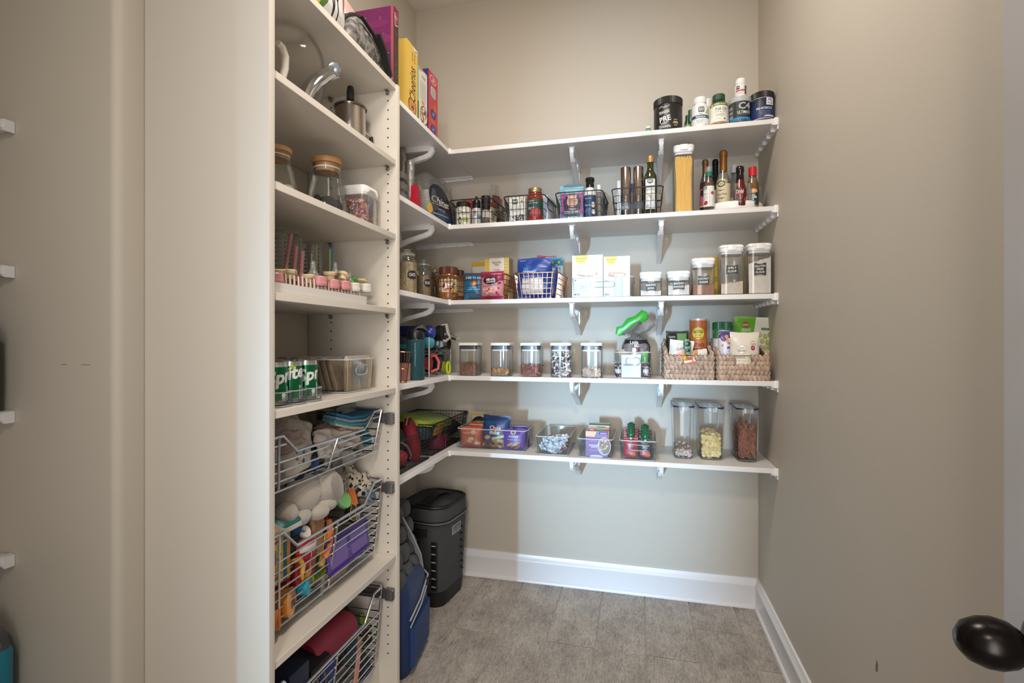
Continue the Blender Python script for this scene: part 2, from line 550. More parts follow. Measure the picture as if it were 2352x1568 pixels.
# floor of wood-look planks: grout bed, each plank a piece of its own
GROUT = mat('#b3aba3', .9)
fl = struct(G().box(((NX+XR)/2, .75, -.054), (XR-NX+.2, 3.8, .1)), 'floor', GROUT)
def plank_mat():
    m = bpy.data.materials.new('plank_tile'); m.use_nodes = True
    nt = m.node_tree; N = nt.nodes; L = nt.links
    b = N['Principled BSDF']; b.inputs['Roughness'].default_value = .45
    tc = N.new('ShaderNodeTexCoord'); oi = N.new('ShaderNodeObjectInfo')
    mu = N.new('ShaderNodeMath'); mu.operation = 'MULTIPLY'; mu.inputs[1].default_value = 37
    L.new(oi.outputs['Random'], mu.inputs[0])
    cx = N.new('ShaderNodeCombineXYZ'); L.new(mu.outputs[0], cx.inputs[0]); L.new(mu.outputs[0], cx.inputs[2])
    ad = N.new('ShaderNodeVectorMath'); L.new(tc.outputs['Object'], ad.inputs[0]); L.new(cx.outputs[0], ad.inputs[1])
    def nz(scale, st, det=6, dist=0):
        mp = N.new('ShaderNodeMapping'); mp.inputs['Scale'].default_value = st
        n = N.new('ShaderNodeTexNoise'); n.inputs['Scale'].default_value = scale; n.inputs['Detail'].default_value = det
        n.inputs['Distortion'].default_value = dist; n.inputs['Roughness'].default_value = .65
        L.new(ad.outputs[0], mp.inputs[0]); L.new(mp.outputs[0], n.inputs['Vector']); return n.outputs['Fac']
    big = nz(9, (1, .7, 1), 5); grain = nz(70, (1, .22, 1), 7, 2.2); fine = nz(260, (1, .6, 1), 4)
    c1 = N.new('ShaderNodeValToRGB'); e = c1.color_ramp.elements
    e[0].position = .32; e[0].color = lin('#a69d94'); e[1].position = .68; e[1].color = lin('#cfc7be')
    L.new(big, c1.inputs[0])
    c2 = N.new('ShaderNodeValToRGB'); e = c2.color_ramp.elements
    e[0].position = .33; e[0].color = lin('#968e86'); e[1].position = .55; e[1].color = (1, 1, 1, 1)
    L.new(grain, c2.inputs[0])
    c3 = N.new('ShaderNodeValToRGB'); e = c3.color_ramp.elements
    e[0].position = .36; e[0].color = lin('#a29a90'); e[1].position = .56; e[1].color = (1, 1, 1, 1)
    L.new(fine, c3.inputs[0])
    def mul(a, c, f):
        x = N.new('ShaderNodeMix'); x.data_type = 'RGBA'; x.blend_type = 'MULTIPLY'; x.inputs[0].default_value = f
        L.new(a, x.inputs[6]); L.new(c, x.inputs[7]); return x.outputs[2]
    col = mul(mul(c1.outputs[0], c2.outputs[0], .6), c3.outputs[0], .5)
    L.new(col, b.inputs['Base Color'])
    bp = N.new('ShaderNodeBump'); bp.inputs['Strength'].default_value = .35; bp.inputs['Distance'].default_value = .002
    L.new(grain, bp.inputs['Height']); L.new(bp.outputs[0], b.inputs['Normal'])
    return m
PLANK = plank_mat()
_pm = {}
def plank(x0, x1, y0, y1):
    w, d = x1-x0-.0045, y1-y0-.0045
    k = (round(w, 3), round(d, 3))
    if k not in _pm:
        _pm[k] = G().box((0, 0, -.002), (w, d, .006), b=.001).mesh('floor_plank', PLANK)
    link('floor_plank', _pm[k], fl, ((x0+x1)/2, (y0+y1)/2, -.0015))
PW = .1985
xs0 = at_z(1383, 1368, 0).x      # one long joint seen at the foot of the back wall
rows = [xs0 + PW*k for k in range(-8, 6)]
endj = {-4: None}
ends = {}
for px, py in ((1096, 1449), (1315, 1480), (1550, 1513), (1771, 1542)):
    p = at_z(px, py, 0); ends[math.floor((p.x - xs0)/PW)] = p.y
for k in range(-8, 6):
    e0 = ends.get(k, ends.get(k+2, ends.get(k-2, 1.9)) if k % 2 else 2.3)
    if k not in ends: e0 = 1.55 + (k * .37) % .9
    cuts = sorted({round(e0 + j*1.2, 3) for j in range(-4, 3)})
    x0 = max(rows[0] + PW*(k+8), NX); x1 = min(rows[0] + PW*(k+9), XR)
    if x1 - x0 < .02: continue
    prev = -1.1
    for c in cuts + [YB]:
        if c > prev + .02 and prev < YB:
            plank(x0, x1, prev, min(c, YB)); prev = c

# baseboards
def board(name, L, loc, rz):
    pr = [(0, 0), (.021, 0), (.021, .009), (.017, .016), (.014, .018), (.014, .098), (.0165, .102), (.0165, .108), (.012, .114), (.009, .128), (.007, .136), (0, .138)]
    g = G().prism([(-a, b) for a, b in pr], 0, L, 'x')
    o = struct(g, name, TRIM, smooth=True); o.location = loc; o.rotation_euler = (0, 0, rz)
board('baseboard_back', XR-XL, (XL, YB, 0), 0)
board('baseboard_right', YB-.02, (XR, YB-.001, 0), -PI/2)

# ------------------------------------------------------------ wall shelves
def bracket(depth, h=.14):
    """truss bracket under a shelf, local: wall at y=0, reaches to y=-depth, top at z=0"""
    w = .0205
    def strap(pts, t):
        g.tube([(0, a, b) for a, b in pts], 0, flat=(w, t))
    g = G()
    strap([(-.004, 0), (-.004, -h)], .008)
    strap([(0, -.012), (-depth+.006, -.012)], .022)
    nose = [(-depth+.004, -.004), (-depth+.002, -.022), (-depth+.012, -.038), (-depth+.035, -.048)]
    strap(nose, .016)
    strap([(-depth+.035, -.048), (-depth*.62, -.066), (-depth*.42, -.086), (-depth*.24, -.108), (-.012, -h+.01)], .019)
    strap([(-depth*.40, -.008), (-depth*.45, -.084)], .020)
    w = .004
    g.box((0, -depth*.5, -.0015), (.026, depth*.98, .003))
    return g.mesh('bracket', TRIM)
def end_cleat(L):
    """support strip with ribs, local: along +y from 0 to L against the plane x=0, top at z=0, body towards -x"""
    g = G()
    g.prism([(0, -.004), (L, -.004), (L, -.012), (.02, -.022), (0, -.022)], -.004, 0, 'x')
    g.box((-.012, L/2, -.002), (.024, L, .004))
    for i in range(5):
        y = L*(.12+.2*i)
        g.prism([(y, -.004), (y+.006, -.004), (y+.006, -.016), (y, -.018)], -.018, -.004, 'x')
    return g.mesh('end_cleat', TRIM)
BRB, BRL = bracket(.30), bracket(.285)
ECL = end_cleat(YB-YS)
ECL2 = end_cleat(XS-XL)
ORD = ['topmost', 'second from the top', 'middle', 'second from the bottom', 'lowest']
for i, z in enumerate(ZS):
    s = thing('wall_shelf', f'long white back wall shelf on two brackets, {ORD[i]} of five', 'shelf', (0, 0, z), group='white shelves on the back wall')
    G().box(((XS+XR)/2, (YS+YB)/2, -TH/2), (XR-XS-.002, YB-YS-.001, TH), b=.0015).obj('board', WHITE, s)
    for px in (1313, 1519):
        p = at_y(px, 700, YS+.045)
        link('bracket', BRB, s, (p.x, YB, -TH))
    link('end_cleat', ECL, s, (XR, YS, -TH))
    G().box((XR-.008, YS-.001, -.012), (.016, .006, .03), b=.0015).obj('end_cap', TRIM, s)
    if i == 0:
        a = Art().rect(0, -.018, .062, -.002, '#c4d6cf')
        q = at_y(1467, 300, YS).x
        a.build(s, lambda u, v, o: (q+u, YS-.0006, v), name='price_strip')
    l = thing('wall_shelf', f'short white left wall shelf running into the corner, {ORD[i]} of five', 'shelf', (0, 0, z), group='white shelves on the left wall')
    G().box(((XL+XS)/2, (1.6285+YB)/2, -TH/2), (XS-XL-.001, YB-1.6285-.001, TH), b=.0015).obj('board', WHITE, l)
    link('bracket', BRL, l, (XL, at_x(993, 500, XS-.04).y, -TH), (0, 0, PI/2))
    link('end_cleat', ECL2, l, (XL, YB-.001, -TH), (0, 0, -PI/2)).scale = (-1, 1, 1)
    G().box((XS, YS-.004, -TH/2), (.016, .014, .026), b=.002).obj('corner_clip', TRIM, l)
# shelves in the niche on the far left
NXS = -1.484
ECN = end_cleat(NXS-NX)
NSH = []
for i, z in enumerate([1.757, 1.405, 1.052, .703]):
    s = thing('wall_shelf', f'white niche shelf at the left picture edge, {["top", "second", "third", "lowest"][i]} of four in view', 'shelf', (0, 0, z), group='white shelves in the left niche')
    G().box(((NX+NXS)/2, (NY-.34)/2, -TH/2), (NXS-NX, NY+.34, TH), b=.0015).obj('board', WHITE, s)
    G().prism([(NXS-.008, .004), (NXS+.006, .002), (NXS+.006, -.026), (NXS-.008, -.022)], NY-.022, NY-.001, 'y').obj('end_cap', TRIM, s)
    NSH.append(z)

# ------------------------------------------------------------ tall cabinet
XC, Y1, Y2 = -.807, .999, 1.6085
ZCB = [2.1136, 1.8515, 1.5953, 1.3385, 1.0639, .484]
cab = thing('tall_cabinet', 'tall white open cabinet with drilled side panels and pull-out wire baskets', 'cabinet', (0, 0, 0))
for y, h in ((Y1-.0095, 3.0-.55), (Y2+.0095, 2.1136)):
    h = ZCB[0] if y > 1.3 else 2.75
    o = G().box(((XL+XC)/2, y, h/2), (XC-XL-.004, .019, h), b=.0012).obj('side_panel', LAM, cab)
for i, z in enumerate(ZCB):
    G().box(((XL+XC)/2-.002, (Y1+Y2)/2, z-.0095), (XC-XL-.010, Y2-Y1-.002, .019), b=.001).obj('shelf', LAM, cab)
G().box(((XL+XC)/2-.03, (Y1+Y2)/2, .055), (XC-XL-.08, Y2-Y1, .09)).obj('plinth', LAM, cab)
HOLE = mat('#1b1816', .9)
g = G()
z = .14
while z < 2.09:
    for x in (-.8445, -1.068):
        if all(not (zz-.022 < z < zz+.004) for zz in ZCB):
            g.lathe([(.0028, 0), (.0028, .0006)], 8, M=Matrix.Translation((x, Y2+.0001, z)) @ Matrix.Rotation(PI/2, 4, 'X'))
    z += .032
g.obj('pin_holes', HOLE, cab, kind='stuff')
PIN = mat('#a9a6a2', .25, .9)
for z in ZCB[:5]:
    for x in (-.8445, -1.068):
        g = G().lathe([(.0075, 0), (.0075, .004), (.004, .005), (.004, .012)], 10, M=Matrix.Translation((x, Y2, z-.028)) @ Matrix.Rotation(PI/2, 4, 'X'))
        g.box((x, Y2-.008, z-.0215), (.010, .014, .003))
        g.obj('shelf_pin', PIN, cab)
# ------------------------------------------------------------ builders of goods
CLEAR = clear('#fcfdfd')
GLASS = clear('#fafcfa', .012, .28, .03)
WRAP = clear('#f4f4f2', .07, .35, .08, .8, 45)
WHT = mat('#eceae8', .35)
def cyl_at(x0, x1, Yc):
    """centre and radius of a round thing whose outline runs from column x0 to x1, axis in the plane y = Yc"""
    a0, a1 = (math.atan((x-1176)/F) - YAW for x in (x0, x1))
    m, dl = (a0+a1)/2, (a1-a0)/2
    D = Yc / math.cos(m)
    return Vector((D*math.sin(m), Yc)), D*math.sin(dl)
def cyl_atx(x0, x1, Xc):
    a0, a1 = (math.atan((x-1176)/F) - YAW for x in (x0, x1))
    m, dl = (a0+a1)/2, (a1-a0)/2
    D = Xc / math.sin(m)
    return Vector((Xc, D*math.cos(m))), D*math.sin(dl)
def top_of(px, py, p):
    """height above the floor of the point in column px, row py that lies over the plan position p"""
    d = ray(px, py)
    return CH + d[2] * math.hypot(p[0], p[1]) / math.hypot(d[0], d[1])

def carton(name, label, cat, loc, w, d, h, col, art=None, left=None, right=None, top=None, rz=0, rx=0, group=None, side=None, b=.001):
    """printed box; art(A) draws on the front, left/right(A) on the sides; origin bottom centre"""
    o = thing(name, label, cat, loc, rz, group, rot=(rx, 0, rz))
    g = G().box((0, 0, h/2), (w, d, h), b=b)
    g.obj('box_body', mat(col, .42), o)
    for fn, mp, nm in ((art, on_flat(d/2), 'front_print'), (left, on_left(w/2), 'side_print'), (right, on_right(w/2), 'side_print')):
        if fn:
            A = Art(); fn(A); A.build(o, mp, None, nm)
    g = G().box((0, 0, h+.0004), (w*.96, .002, .0008)); g.obj('flap_seam', mat(top or '#cfc8bc', .6), o)
    return o

def pouch(name, label, cat, loc, w, h, t, col, art=None, rz=0, rx=0, ry=0, seed=0, wr=.06, rough=.32, group=None, crimp='tb', m=None, belly=.5, back=True, gusset=False):
    """filled bag: pillow with pressed seams; art(A) is printed on its front"""
    o = thing(name, label, cat, loc, rz, group, rot=(rx, ry, rz))
    sm = lambda x: max(0, min(1, x))**2 * (3 - 2*max(0, min(1, x)))
    def fr(u, v):
        a = max(0, 1 - abs(2*u/w)**2.4)**.6
        q = v / h
        e = (sm(q/.22) if 'b' in crimp else .75 + .25*sm(q/.3)) * (sm((1-q)/.28) if 't' in crimp else 1)
        n = noise.noise(Vector((u*26+seed*7.3, v*26, seed*3.1))) * wr * t + noise.noise(Vector((u*50+seed, v*45, 5))) * wr*.12*t
        return t/2 * a * e * (1 + .25*(belly-q)) + n * (a**.5) * min(1, e*3+.1)
    NX_, NY_ = 26, 28
    g = G(); vs = []; fs = []
    for sgn in (-1, 1):
        for j in range(NY_+1):
            for i in range(NX_+1):
                u = -w/2 + w*i/NX_; v = h*j/NY_
                y = fr(u, v)
                vs.append((u*(1-.02*math.sin(v*40/h*.3+seed)), sgn*max(y, .0006) if back or sgn < 0 else .001, v + .002*math.sin(u*60+seed)*(j == NY_)))
    k = (NX_+1)*(NY_+1)
    for j in range(NY_):
        for i in range(NX_):
            a = j*(NX_+1)+i
            fs.append((a, a+1, a+NX_+2, a+NX_+1)); fs.append((k+a+NX_+1, k+a+NX_+2, k+a+1, k+a))
    for i in range(NX_):
        fs.append((i+1, i, k+i, k+i+1)); b = NY_*(NX_+1)+i; fs.append((b, b+1, k+b+1, k+b))
    for j in range(NY_):
        a = j*(NX_+1); fs.append((a, a+NX_+1, k+a+NX_+1, k+a)); b = a+NX_; fs.append((b+NX_+1, b, k+b, k+b+NX_+1))
    g.add(vs, fs)
    g.obj('bag_body', m or mat(col, rough, spec=.6), o, ang=70)
    if art:
        A = Art(.0004, .0004); art(A)
        A.build(o, lambda u, v, q: (u*(1-.02*math.sin(v*40/h*.3+seed)), -max(fr(u, v), .0006) - q - .0004, v), (w/26, h/28), 'front_print', rough, clip=(-w/2*.985, .001, w/2*.985, h*.995))
    return o

def lathed(name, label, cat, loc, prof, m, n=28, rz=0, group=None, part='body', rot=None):
    o = thing(name, label, cat, loc, rz, group, rot)
    G().lathe(prof, n).obj(part, m, o)
    return o
def rfun(prof):
    def f(z):
        for (r0, z0), (r1, z1) in zip(prof, prof[1:]):
            if z0 <= z <= z1 and z1 > z0:
                return r0 + (r1-r0)*(z-z0)/(z1-z0)
        return prof[0][0] if z < prof[0][1] else max(.004, prof[-1][0])
    return f
def wrap(o, prof, fn, clip=None, st=.004, turn=0, name='printed_label', rough=.45):
    """paper label round a turned body; fn(A) draws, u is arc length from the front"""
    A = Art(.0003, .00022); fn(A); rf = rfun(prof)
    p = A.build(o, on_cyl(lambda v: rf(v)), (st, None), name, rough, clip)
    if turn and p: p.rotation_euler = (0, 0, turn)
    return p
def cap(o, r, z0, z1, col, name='cap', ridge=0, rough=.35, metal=0, dome=.0):
    g = G()
    if ridge:
        n = ridge*2; vs = []; fs = []
        for z in (z0, z1-.002):
            vs += [((r*(1 if j % 2 else .965))*math.cos(2*PI*j/n), (r*(1 if j % 2 else .965))*math.sin(2*PI*j/n), z) for j in range(n)]
        fs = [(j, (j+1) % n, n+(j+1) % n, n+j) for j in range(n)]
        fs.append(tuple(range(n-1, -1, -1)))
        g.add(vs, fs); g.lathe([(r*.98, z1-.002), (r*.93, z1), (r*.5, z1+dome)], 24)
    else:
        g.lathe([(r*.985, z0), (r, z0+.001), (r, z1-.0025), (r*.94, z1), (r*.3, z1+dome)], 28)
    return g.obj(name, mat(col, rough, metal), o)

def clear_bin(name, label, loc, w, d, h, rz=0, tint='#fafcfc', flare=.006, handle=True, group=None, cat='bin', side_handles=False):
    o = thing(name, label, cat, loc, rz, group)
    m = clear(tint, .02, .14, .06)
    f = flare; t = .0022
    g = G()
    g.loft([(.001, w-2*f-.006, d-2*f-.006, .010), (.004, w-2*f, d-2*f, .014), (h, w, d, .016)], 4, cap=(1, 0))
    g.loft([(.004, w-2*f-2*t, d-2*f-2*t, .012), (h, w-2*t, d-2*t, .014)], 4, cap=(1, 0), flip=True)
    g.obj('bin_body', m, o)
    g = G(); q = rrect(w+.003, d+.003, .017, 4)
    g.tube([(x, y, h) for x, y in q], .0021, 6, True); g.obj('rim', clear('#f3f6f7', .5, .3, .05), o)
    q = rrect(w-2*f, d-2*f, .014, 4)
    G().tube([(x, y, .003) for x, y in q], .0019, 6, True).obj('base_edge', clear('#f0f3f4', .4, .3, .05), o)
    if handle:
        for sx in ((-1, 1) if side_handles else (0,)):
            hw, hh = (w*.20, h*.14) if not sx else (d*.18, h*.16)
            pts = [(a, b) for a, b in rrect(hw*2, hh*2, hh*.95, 5)]
            zc = h*.66; off = d/2 - f*.35 + .0012
            if sx: P = [(sx*(w/2 - f*.35 + .0012), a, zc+b) for a, b in pts]
            else: P = [(a, -off, zc+b) for a, b in pts]
            G().tube(P, .0022, 6, True).obj('handle', clear('#e8eef0', .3, .45, .05), o)
    return o

def lumps(name, label, w, d, h, loc, kind, cols, n, size, seed=0, rz=0, cat='food', fill=None, dome=.0, tilt=None, r=.006):
    """a heap nobody could count: a core and pieces lying at its outside"""
    rg = random.Random(seed); g = G()
    ms = [mat(c, .55) if isinstance(c, str) else c for c in cols] + [fill or (mat(cols[0], .8) if isinstance(cols[0], str) else cols[0])]
    k = len(cols)
    g.loft([(0, w*.94, d*.94, r), (h*.80, w*.94, d*.94, r), (h*.88+dome*.7, w*.4, d*.4, r)], 3, k)
    for i in range(n):
        s = rg.random()
        if s < .55: x, y, z = rg.uniform(-.5, .5)*w*.92, -d*.47, rg.uniform(.02, .96)*h
        elif s < .72: x, y, z = rg.choice((-1, 1))*w*.47, rg.uniform(-.5, .5)*d*.9, rg.uniform(.02, .96)*h
        else:
            x, y = rg.uniform(-.48, .48)*w, rg.uniform(-.48, .48)*d
            z = h*(.86+.12*rg.random()) + dome*(1-(2*x/w)**2)
        sz = size*rg.uniform(.75, 1.2)
        M = Matrix.Translation((x, y, z)) @ Matrix.Rotation(rg.uniform(0, 6), 4, 'Z') @ Matrix.Rotation(rg.uniform(-1.5, 1.5), 4, 'X') @ Matrix.Rotation(rg.uniform(-1.5, 1.5), 4, 'Y')
        mi = rg.randrange(k)
        if kind == 'seed': g.ball((0, 0, 0), (sz, sz*.55, sz*.45), 5, mi, M)
        elif kind == 'nut': g.ball((0, 0, 0), (sz, sz*.6, sz*.42), 8, mi, M, i, .12)
        elif kind == 'flake': g.lathe([(.1*sz, -.08*sz), (sz, -.1*sz), (sz, .1*sz), (.1*sz, .16*sz)], 7, mi, M)
        elif kind == 'stick': g.tube([(0, 0, -sz), (0, 0, sz)], sz*.09, 5, mi=mi, M=M)
        elif kind == 'tri': g.prism([(-sz, -sz*.5), (sz, -sz*.3), (.1*sz, sz*.8)], -sz*.15, sz*.15, 'z', mi, M)
        elif kind == 'curl': g.tube([(sz*math.cos(a)*.7, sz*math.sin(a)*.7, a*sz*.06) for a in [j*.6 for j in range(7)]], sz*.3, 5, mi=mi, M=M)
        else: g.ball((0, 0, 0), (sz, sz*.9, sz*.8), 8, mi, M, i, .2)
    o = g.obj(name, ms, None, loc=loc, rot=(0, 0, rz))
    return tag(o, label, cat, kind='stuff')

def wire_basket(name, label, loc, w, d, h, m, rz=0, taper=.012, nx=9, nd=11, nz=4, rr=.0026, wr=.0012, group=None, dip=0, ears=True, widen=0):
    """wire basket: thick rim, two layers of thin wires, side grips"""
    o = thing(name, label, 'basket', loc, rz, group)
    class G(globals()['G']):
        def obj(s, *a, **k):
            if widen: s.v = [(x*(1+widen*(y/d+.5)), y, z) for x, y, z in s.v]
            return super().obj(*a, **k)
    cr = .022
    rim = [(x, y) for x, y in rrect(w, d, cr, 5)]
    def z_rim(x, y): return h - (dip * max(0, 1 - (2*y/(d*.66))**2) if abs(x) > w*.36 else 0)
    G().tube([(x, y, z_rim(x, y)) for x, y in rim], rr, 7, True).obj('rim', m, o)
    bw, bd = w-2*taper, d-2*taper
    g = G()
    g.tube([(x, y, .002) for x, y in rrect(bw, bd, cr*.8, 4)], wr*1.5, 6, True)
    for i in range(nx):
        s = (i+.5)/nx*2-1; x0, x1 = s*(w/2-cr*.6), s*(bw/2-cr*.5)
        g.tube([(x0, -d/2, h), (x1, -bd/2, .002), (x1, bd/2, .002), (x0, d/2, h)], wr, 5)
    g.obj('lengthwise_wires', m, o)
    g = G()
    for i in range(nd):
        s = (i+.5)/nd*2-1; y0, y1 = s*(d/2-cr*.6), s*(bd/2-cr*.5)
        g.tube([(-w/2, y0, z_rim(-w/2, y0)), (-bw/2, y1, .002), (bw/2, y1, .002), (w/2, y0, z_rim(w/2, y0))], wr, 5)
    g.obj('crosswise_wires', m, o)
    g = G()
    for k in range(1, nz):
        f = k/nz; W, D = bw+(w-bw)*f, bd+(d-bd)*f
        if dip and f > .62:
            g.tube([(-W/2, -D*.36, h*f), (-W/2, -D/2+.01, h*f), (-W/2+.01, -D/2, h*f), (W/2-.01, -D/2, h*f), (W/2, -D/2+.01, h*f), (W/2, -D*.36, h*f)], wr, 5)
            g.tube([(-W/2, D/2, h*f), (W/2, D/2, h*f)], wr, 5)
        else:
            g.tube([(x, y, h*f) for x, y in rrect(W, D, cr, 3)], wr, 5, True)
    g.obj('ring_wires', m, o)
    if ears:
        for sx in (-1, 1):
            P = [(sx*(w/2), -d*.2, h), (sx*(w/2-.002), -d*.19, h*.62), (sx*(w/2-.002), d*.19, h*.62), (sx*(w/2), d*.2, h)]
            G().tube(P, rr*.75, 6).obj('side_grip', m, o)
    return o

def canister(name, label, loc, w, d, h, rz=0, lid='white', group=None, lh=.02):
    """square storage container with rounded corners, clear body and a lid"""
    o = thing(name, label, 'container', loc, rz, group)
    r = .014
    g = G()
    g.loft([(.001, w-.01, d-.01, r*.8), (.005, w-.002, d-.002, r), (h-lh, w, d, r)], 4, cap=(1, 0), bow=.0028)
    g.loft([(.006, w-.007, d-.007, r*.8), (h-lh, w-.005, d-.005, r*.9)], 4, cap=(1, 0), flip=True, bow=.0028)
    g.obj('body', clear('#fefefe', .02, .16, .05), o)
    G().tube([(x, y, .004) for x, y in rrect(w-.006, d-.006, r, 4)], .0016, 6, True).obj('base_edge', clear('#e6eaec', .2, .3, .05), o)
    return o
# ------------------------------------------------------------ top shelf of the back wall: tubs and vitamin bottles
def face(p): return -math.atan2(p[0], p[1])
def turned(name, label, cat, x0, x1, yt, Yc, zb, prof_fn, m, group=None, turn=0, part='body', dx=0):
    c, r = cyl_at(x0, x1, Yc)
    c.x += dx
    H = top_of((x0+x1)/2, yt, c - c.normalized()*r) - zb
    prof = prof_fn(r, H)
    o = lathed(name, label, cat, (c.x, c.y, zb), prof, m, group=group, part=part, rz=face(c)+turn)
    return o, r, H, prof
Z1 = ZS[0]
tubp = lambda r, H: [(r*.92, 0), (r*.98, .003), (r*.98, H*.76), (r*.93, H*.80), (r*.93, H*.97), (r*.5, H*.985)]
o, r, H, p = turned('supplement_tub', 'big black powder tub reading PRE, leftmost tub on the top back shelf', 'tub', 1501, 1568, 218, 2.25, Z1, tubp, mat('#1d1c1d', .4), turn=R(6))
cap(o, r*1.0, H*.79, H, '#262322', 'lid', 46)
def f(A):
    w = '#e6e3e0'
    A.text('TENNESSEE', -.022, H*.52, w, w=.044, h=.012, rot=.12)
    A.text('PRE', -.018, H*.32, w, w=.046, h=.022, rot=.15, bold=.02)
    for i in range(9): A.line([(-.044+.005*i, H*(.66+.02*math.sin(i))), (-.040+.005*i, H*(.70-.02*math.cos(i*2)))], .0015, w)
    A.text('WORKOUT', -.02, H*.20, w, w=.034, h=.006, rot=.14)
    for i in range(14): A.line([(-.042+.0035*i, H*(.12-.001*i)), (-.041+.0035*i, H*.05)], .0012, w)
    A.line([(-.046, H*.12), (-.012, H*.17)], .0012, w); A.line([(-.03, H*.09), (.002, H*.13)], .0012, w)
    A.text('MANGO', .026, H*.28, '#ded9c0', w=.016, h=.004); A.poly([(.013, H*.17), (.039, H*.17), (.034, H*.23), (.018, H*.23)], '#a9a86a')
    A.fine(.026, H*.13, .018, 2, '#cfcbbd')
wrap(o, p, f)
o = lathed('tiny_jar', 'tiny pale green glass jar beside the big black tub', 'jar', (at_y(1489, 290, 2.22).x, 2.22, Z1), [(.010, 0), (.012, .002), (.012, .014), (.009, .018), (.009, .024)], clear('#c9e0cf', .2, .3, .05), 14)
cap(o, .0105, .019, .027, '#d5e3d8', 'lid')
tags = ['small dark green vitamin bottle peeking out left of the white multivitamin bottle', 'smaller green bottle at the back left of the white multivitamin bottle']
for (x0, x1, yt, Yc), lb in zip(((1578, 1592, 250, 2.36), (1572, 1583, 263, 2.30)), tags):
    o, r, H, p = turned('vitamin_bottle', lb, 'bottle', x0, x1+4, yt, Yc, Z1, lambda r, H: [(r*.9, 0), (r, .003), (r, H*.68), (r*.7, H*.8), (r*.7, H*.84)], mat('#24472f', .25))
    cap(o, r*.74, H*.8, H, '#20583c', 'cap', 20)
    wrap(o, p, lambda A: A.rect(-r*1.4, H*.12, r*1.4, H*.55, '#e3e3d8').rect(-r*1.4, H*.47, r*1.4, H*.55, '#7fa05a').fine(0, H*.4, r*1.3, 4, '#57694f'))
o, r, H, p = turned('vitamin_bottle', 'plain white supplement bottle half hidden behind the multivitamin and fish oil', 'bottle', 1612, 1640, 224, 2.40, Z1, lambda r, H: [(r*.9, 0), (r, .003), (r, H*.7), (r*.72, H*.8), (r*.72, H*.84)], mat('#dcdcd9', .35))
cap(o, r*.78, H*.8, H, '#e4e4e2', 'cap', 24)
bp = lambda r, H: [(r*.93, 0), (r, .004), (r, H*.62), (r*.96, H*.70), (r*.66, H*.80), (r*.64, H*.84)]
o, r, H, p = turned('vitamin_bottle', 'white multivitamin bottle with blue band on the top back shelf', 'bottle', 1588, 1628, 218, 2.245, Z1, bp, mat('#e8e8e6', .35))
cap(o, r*.72, H*.82, H, '#efefed', 'cap', 30)
def f(A):
    A.rr(.002, H*.56, .024, .022, .003, '#2a3033'); A.text('365', .002, H*.57, '#f2f2f2', w=.019, h=.010); A.text('WHOLE FOODS', .002, H*.515, '#f2f2f2', w=.018, h=.003)
    A.poly([(.018, H*.44), (.042, H*.40), (.046, H*.55), (.03, H*.62)], '#9dbb78')
    A.rect(-.044, H*.30, .044, H*.395, '#23506e'); A.text('Multivitamin', 0, H*.348, '#f4f4f4', w=.040, h=.008)
    A.text("Men's", 0, H*.43, '#3b4a55', w=.012); A.fine(-.004, H*.24, .03, 4, '#8d9396'); A.fine(.022, H*.10, .012, 2, '#555b60')
wrap(o, p, f, turn=.1)
o, r, H, p = turned('vitamin_bottle', 'dark green fish oil bottle with white label and green cap', 'bottle', 1630, 1672, 211, 2.24, Z1, bp, mat('#2c3a26', .18))
cap(o, r*.70, H*.82, H, '#1d4a31', 'cap', 30)
def f(A):
    A.rect(-.052, H*.06, .052, H*.60, '#e9e7de'); A.rect(-.052, H*.60, .052, H*.70, '#6b7f3f'); A.rect(-.052, H*.06, .052, H*.12, '#a2884d')
    A.text("NATURE'S BOUNTY", .004, H*.65, '#efe9cf', w=.050, h=.006); A.ell(-.030, H*.62, .006, .008, '#d8b04a')
    A.text('Fish Oil', .008, H*.50, '#2e2c2a', w=.044, h=.013); A.text('1200 mg', -.004, H*.41, '#4a4a46', w=.024, h=.005); A.rect(.014, H*.39, .03, H*.435, '#c9c4b4')
    A.fine(.004, H*.34, .04, 3, '#6b6a64'); A.ell(.022, H*.20, .0035, .0035, '#7c2026'); A.fine(-.004, H*.2, .022, 1, '#55534e')
wrap(o, p, f, turn=.05)
o, r, H, p = turned('supplement_tub', 'grey and blue pre-workout tub carrying a small white bottle on its lid', 'tub', 1672, 1727, 219, 2.25, Z1, lambda r, H: [(r*.88, 0), (r*.92, .004), (r*.97, H*.8), (r*.97, H*.83)], mat('#4a4d50', .4))
cap(o, r, H*.81, H, '#b9bdbe', 'lid', 0, .3)
def f(A):
    A.rect(-r*1.3, H*.02, r*1.3, H*.24, '#2d86b8'); A.rect(-.058, H*.56, -.034, H*.66, '#8d9194'); A.rect(-.058, H*.40, -.034, H*.50, '#8d9194'); A.rect(-.058, H*.24, -.034, H*.34, '#9a9ea0')
    A.rect(-.028, H*.24, .06, H*.8, '#26282a'); A.text('C4', .014, H*.64, '#aeb4b8', w=.048, h=.028, bold=.03); A.text('ULTIMATE', .012, H*.41, '#dfe3e5', w=.052, h=.012)
    A.text('XTREME', .010, H*.13, '#153f5c', w=.026, h=.006); A.fine(.012, H*.32, .03, 1, '#9aa0a4')
wrap(o, p, f, turn=.12)
zt = Z1 + H
o, r, H2, p = turned('vitamin_bottle', 'small white bottle with red stripe standing on the grey tub', 'bottle', 1687, 1715, 177, 2.25, zt, lambda r, H: [(r*.95, 0), (r, .003), (r, H*.66), (r*.74, H*.74), (r*.74, H*.78)], mat('#e8e8e6', .35))
cap(o, r*.82, H2*.74, H2, '#efefed', 'cap', 26)
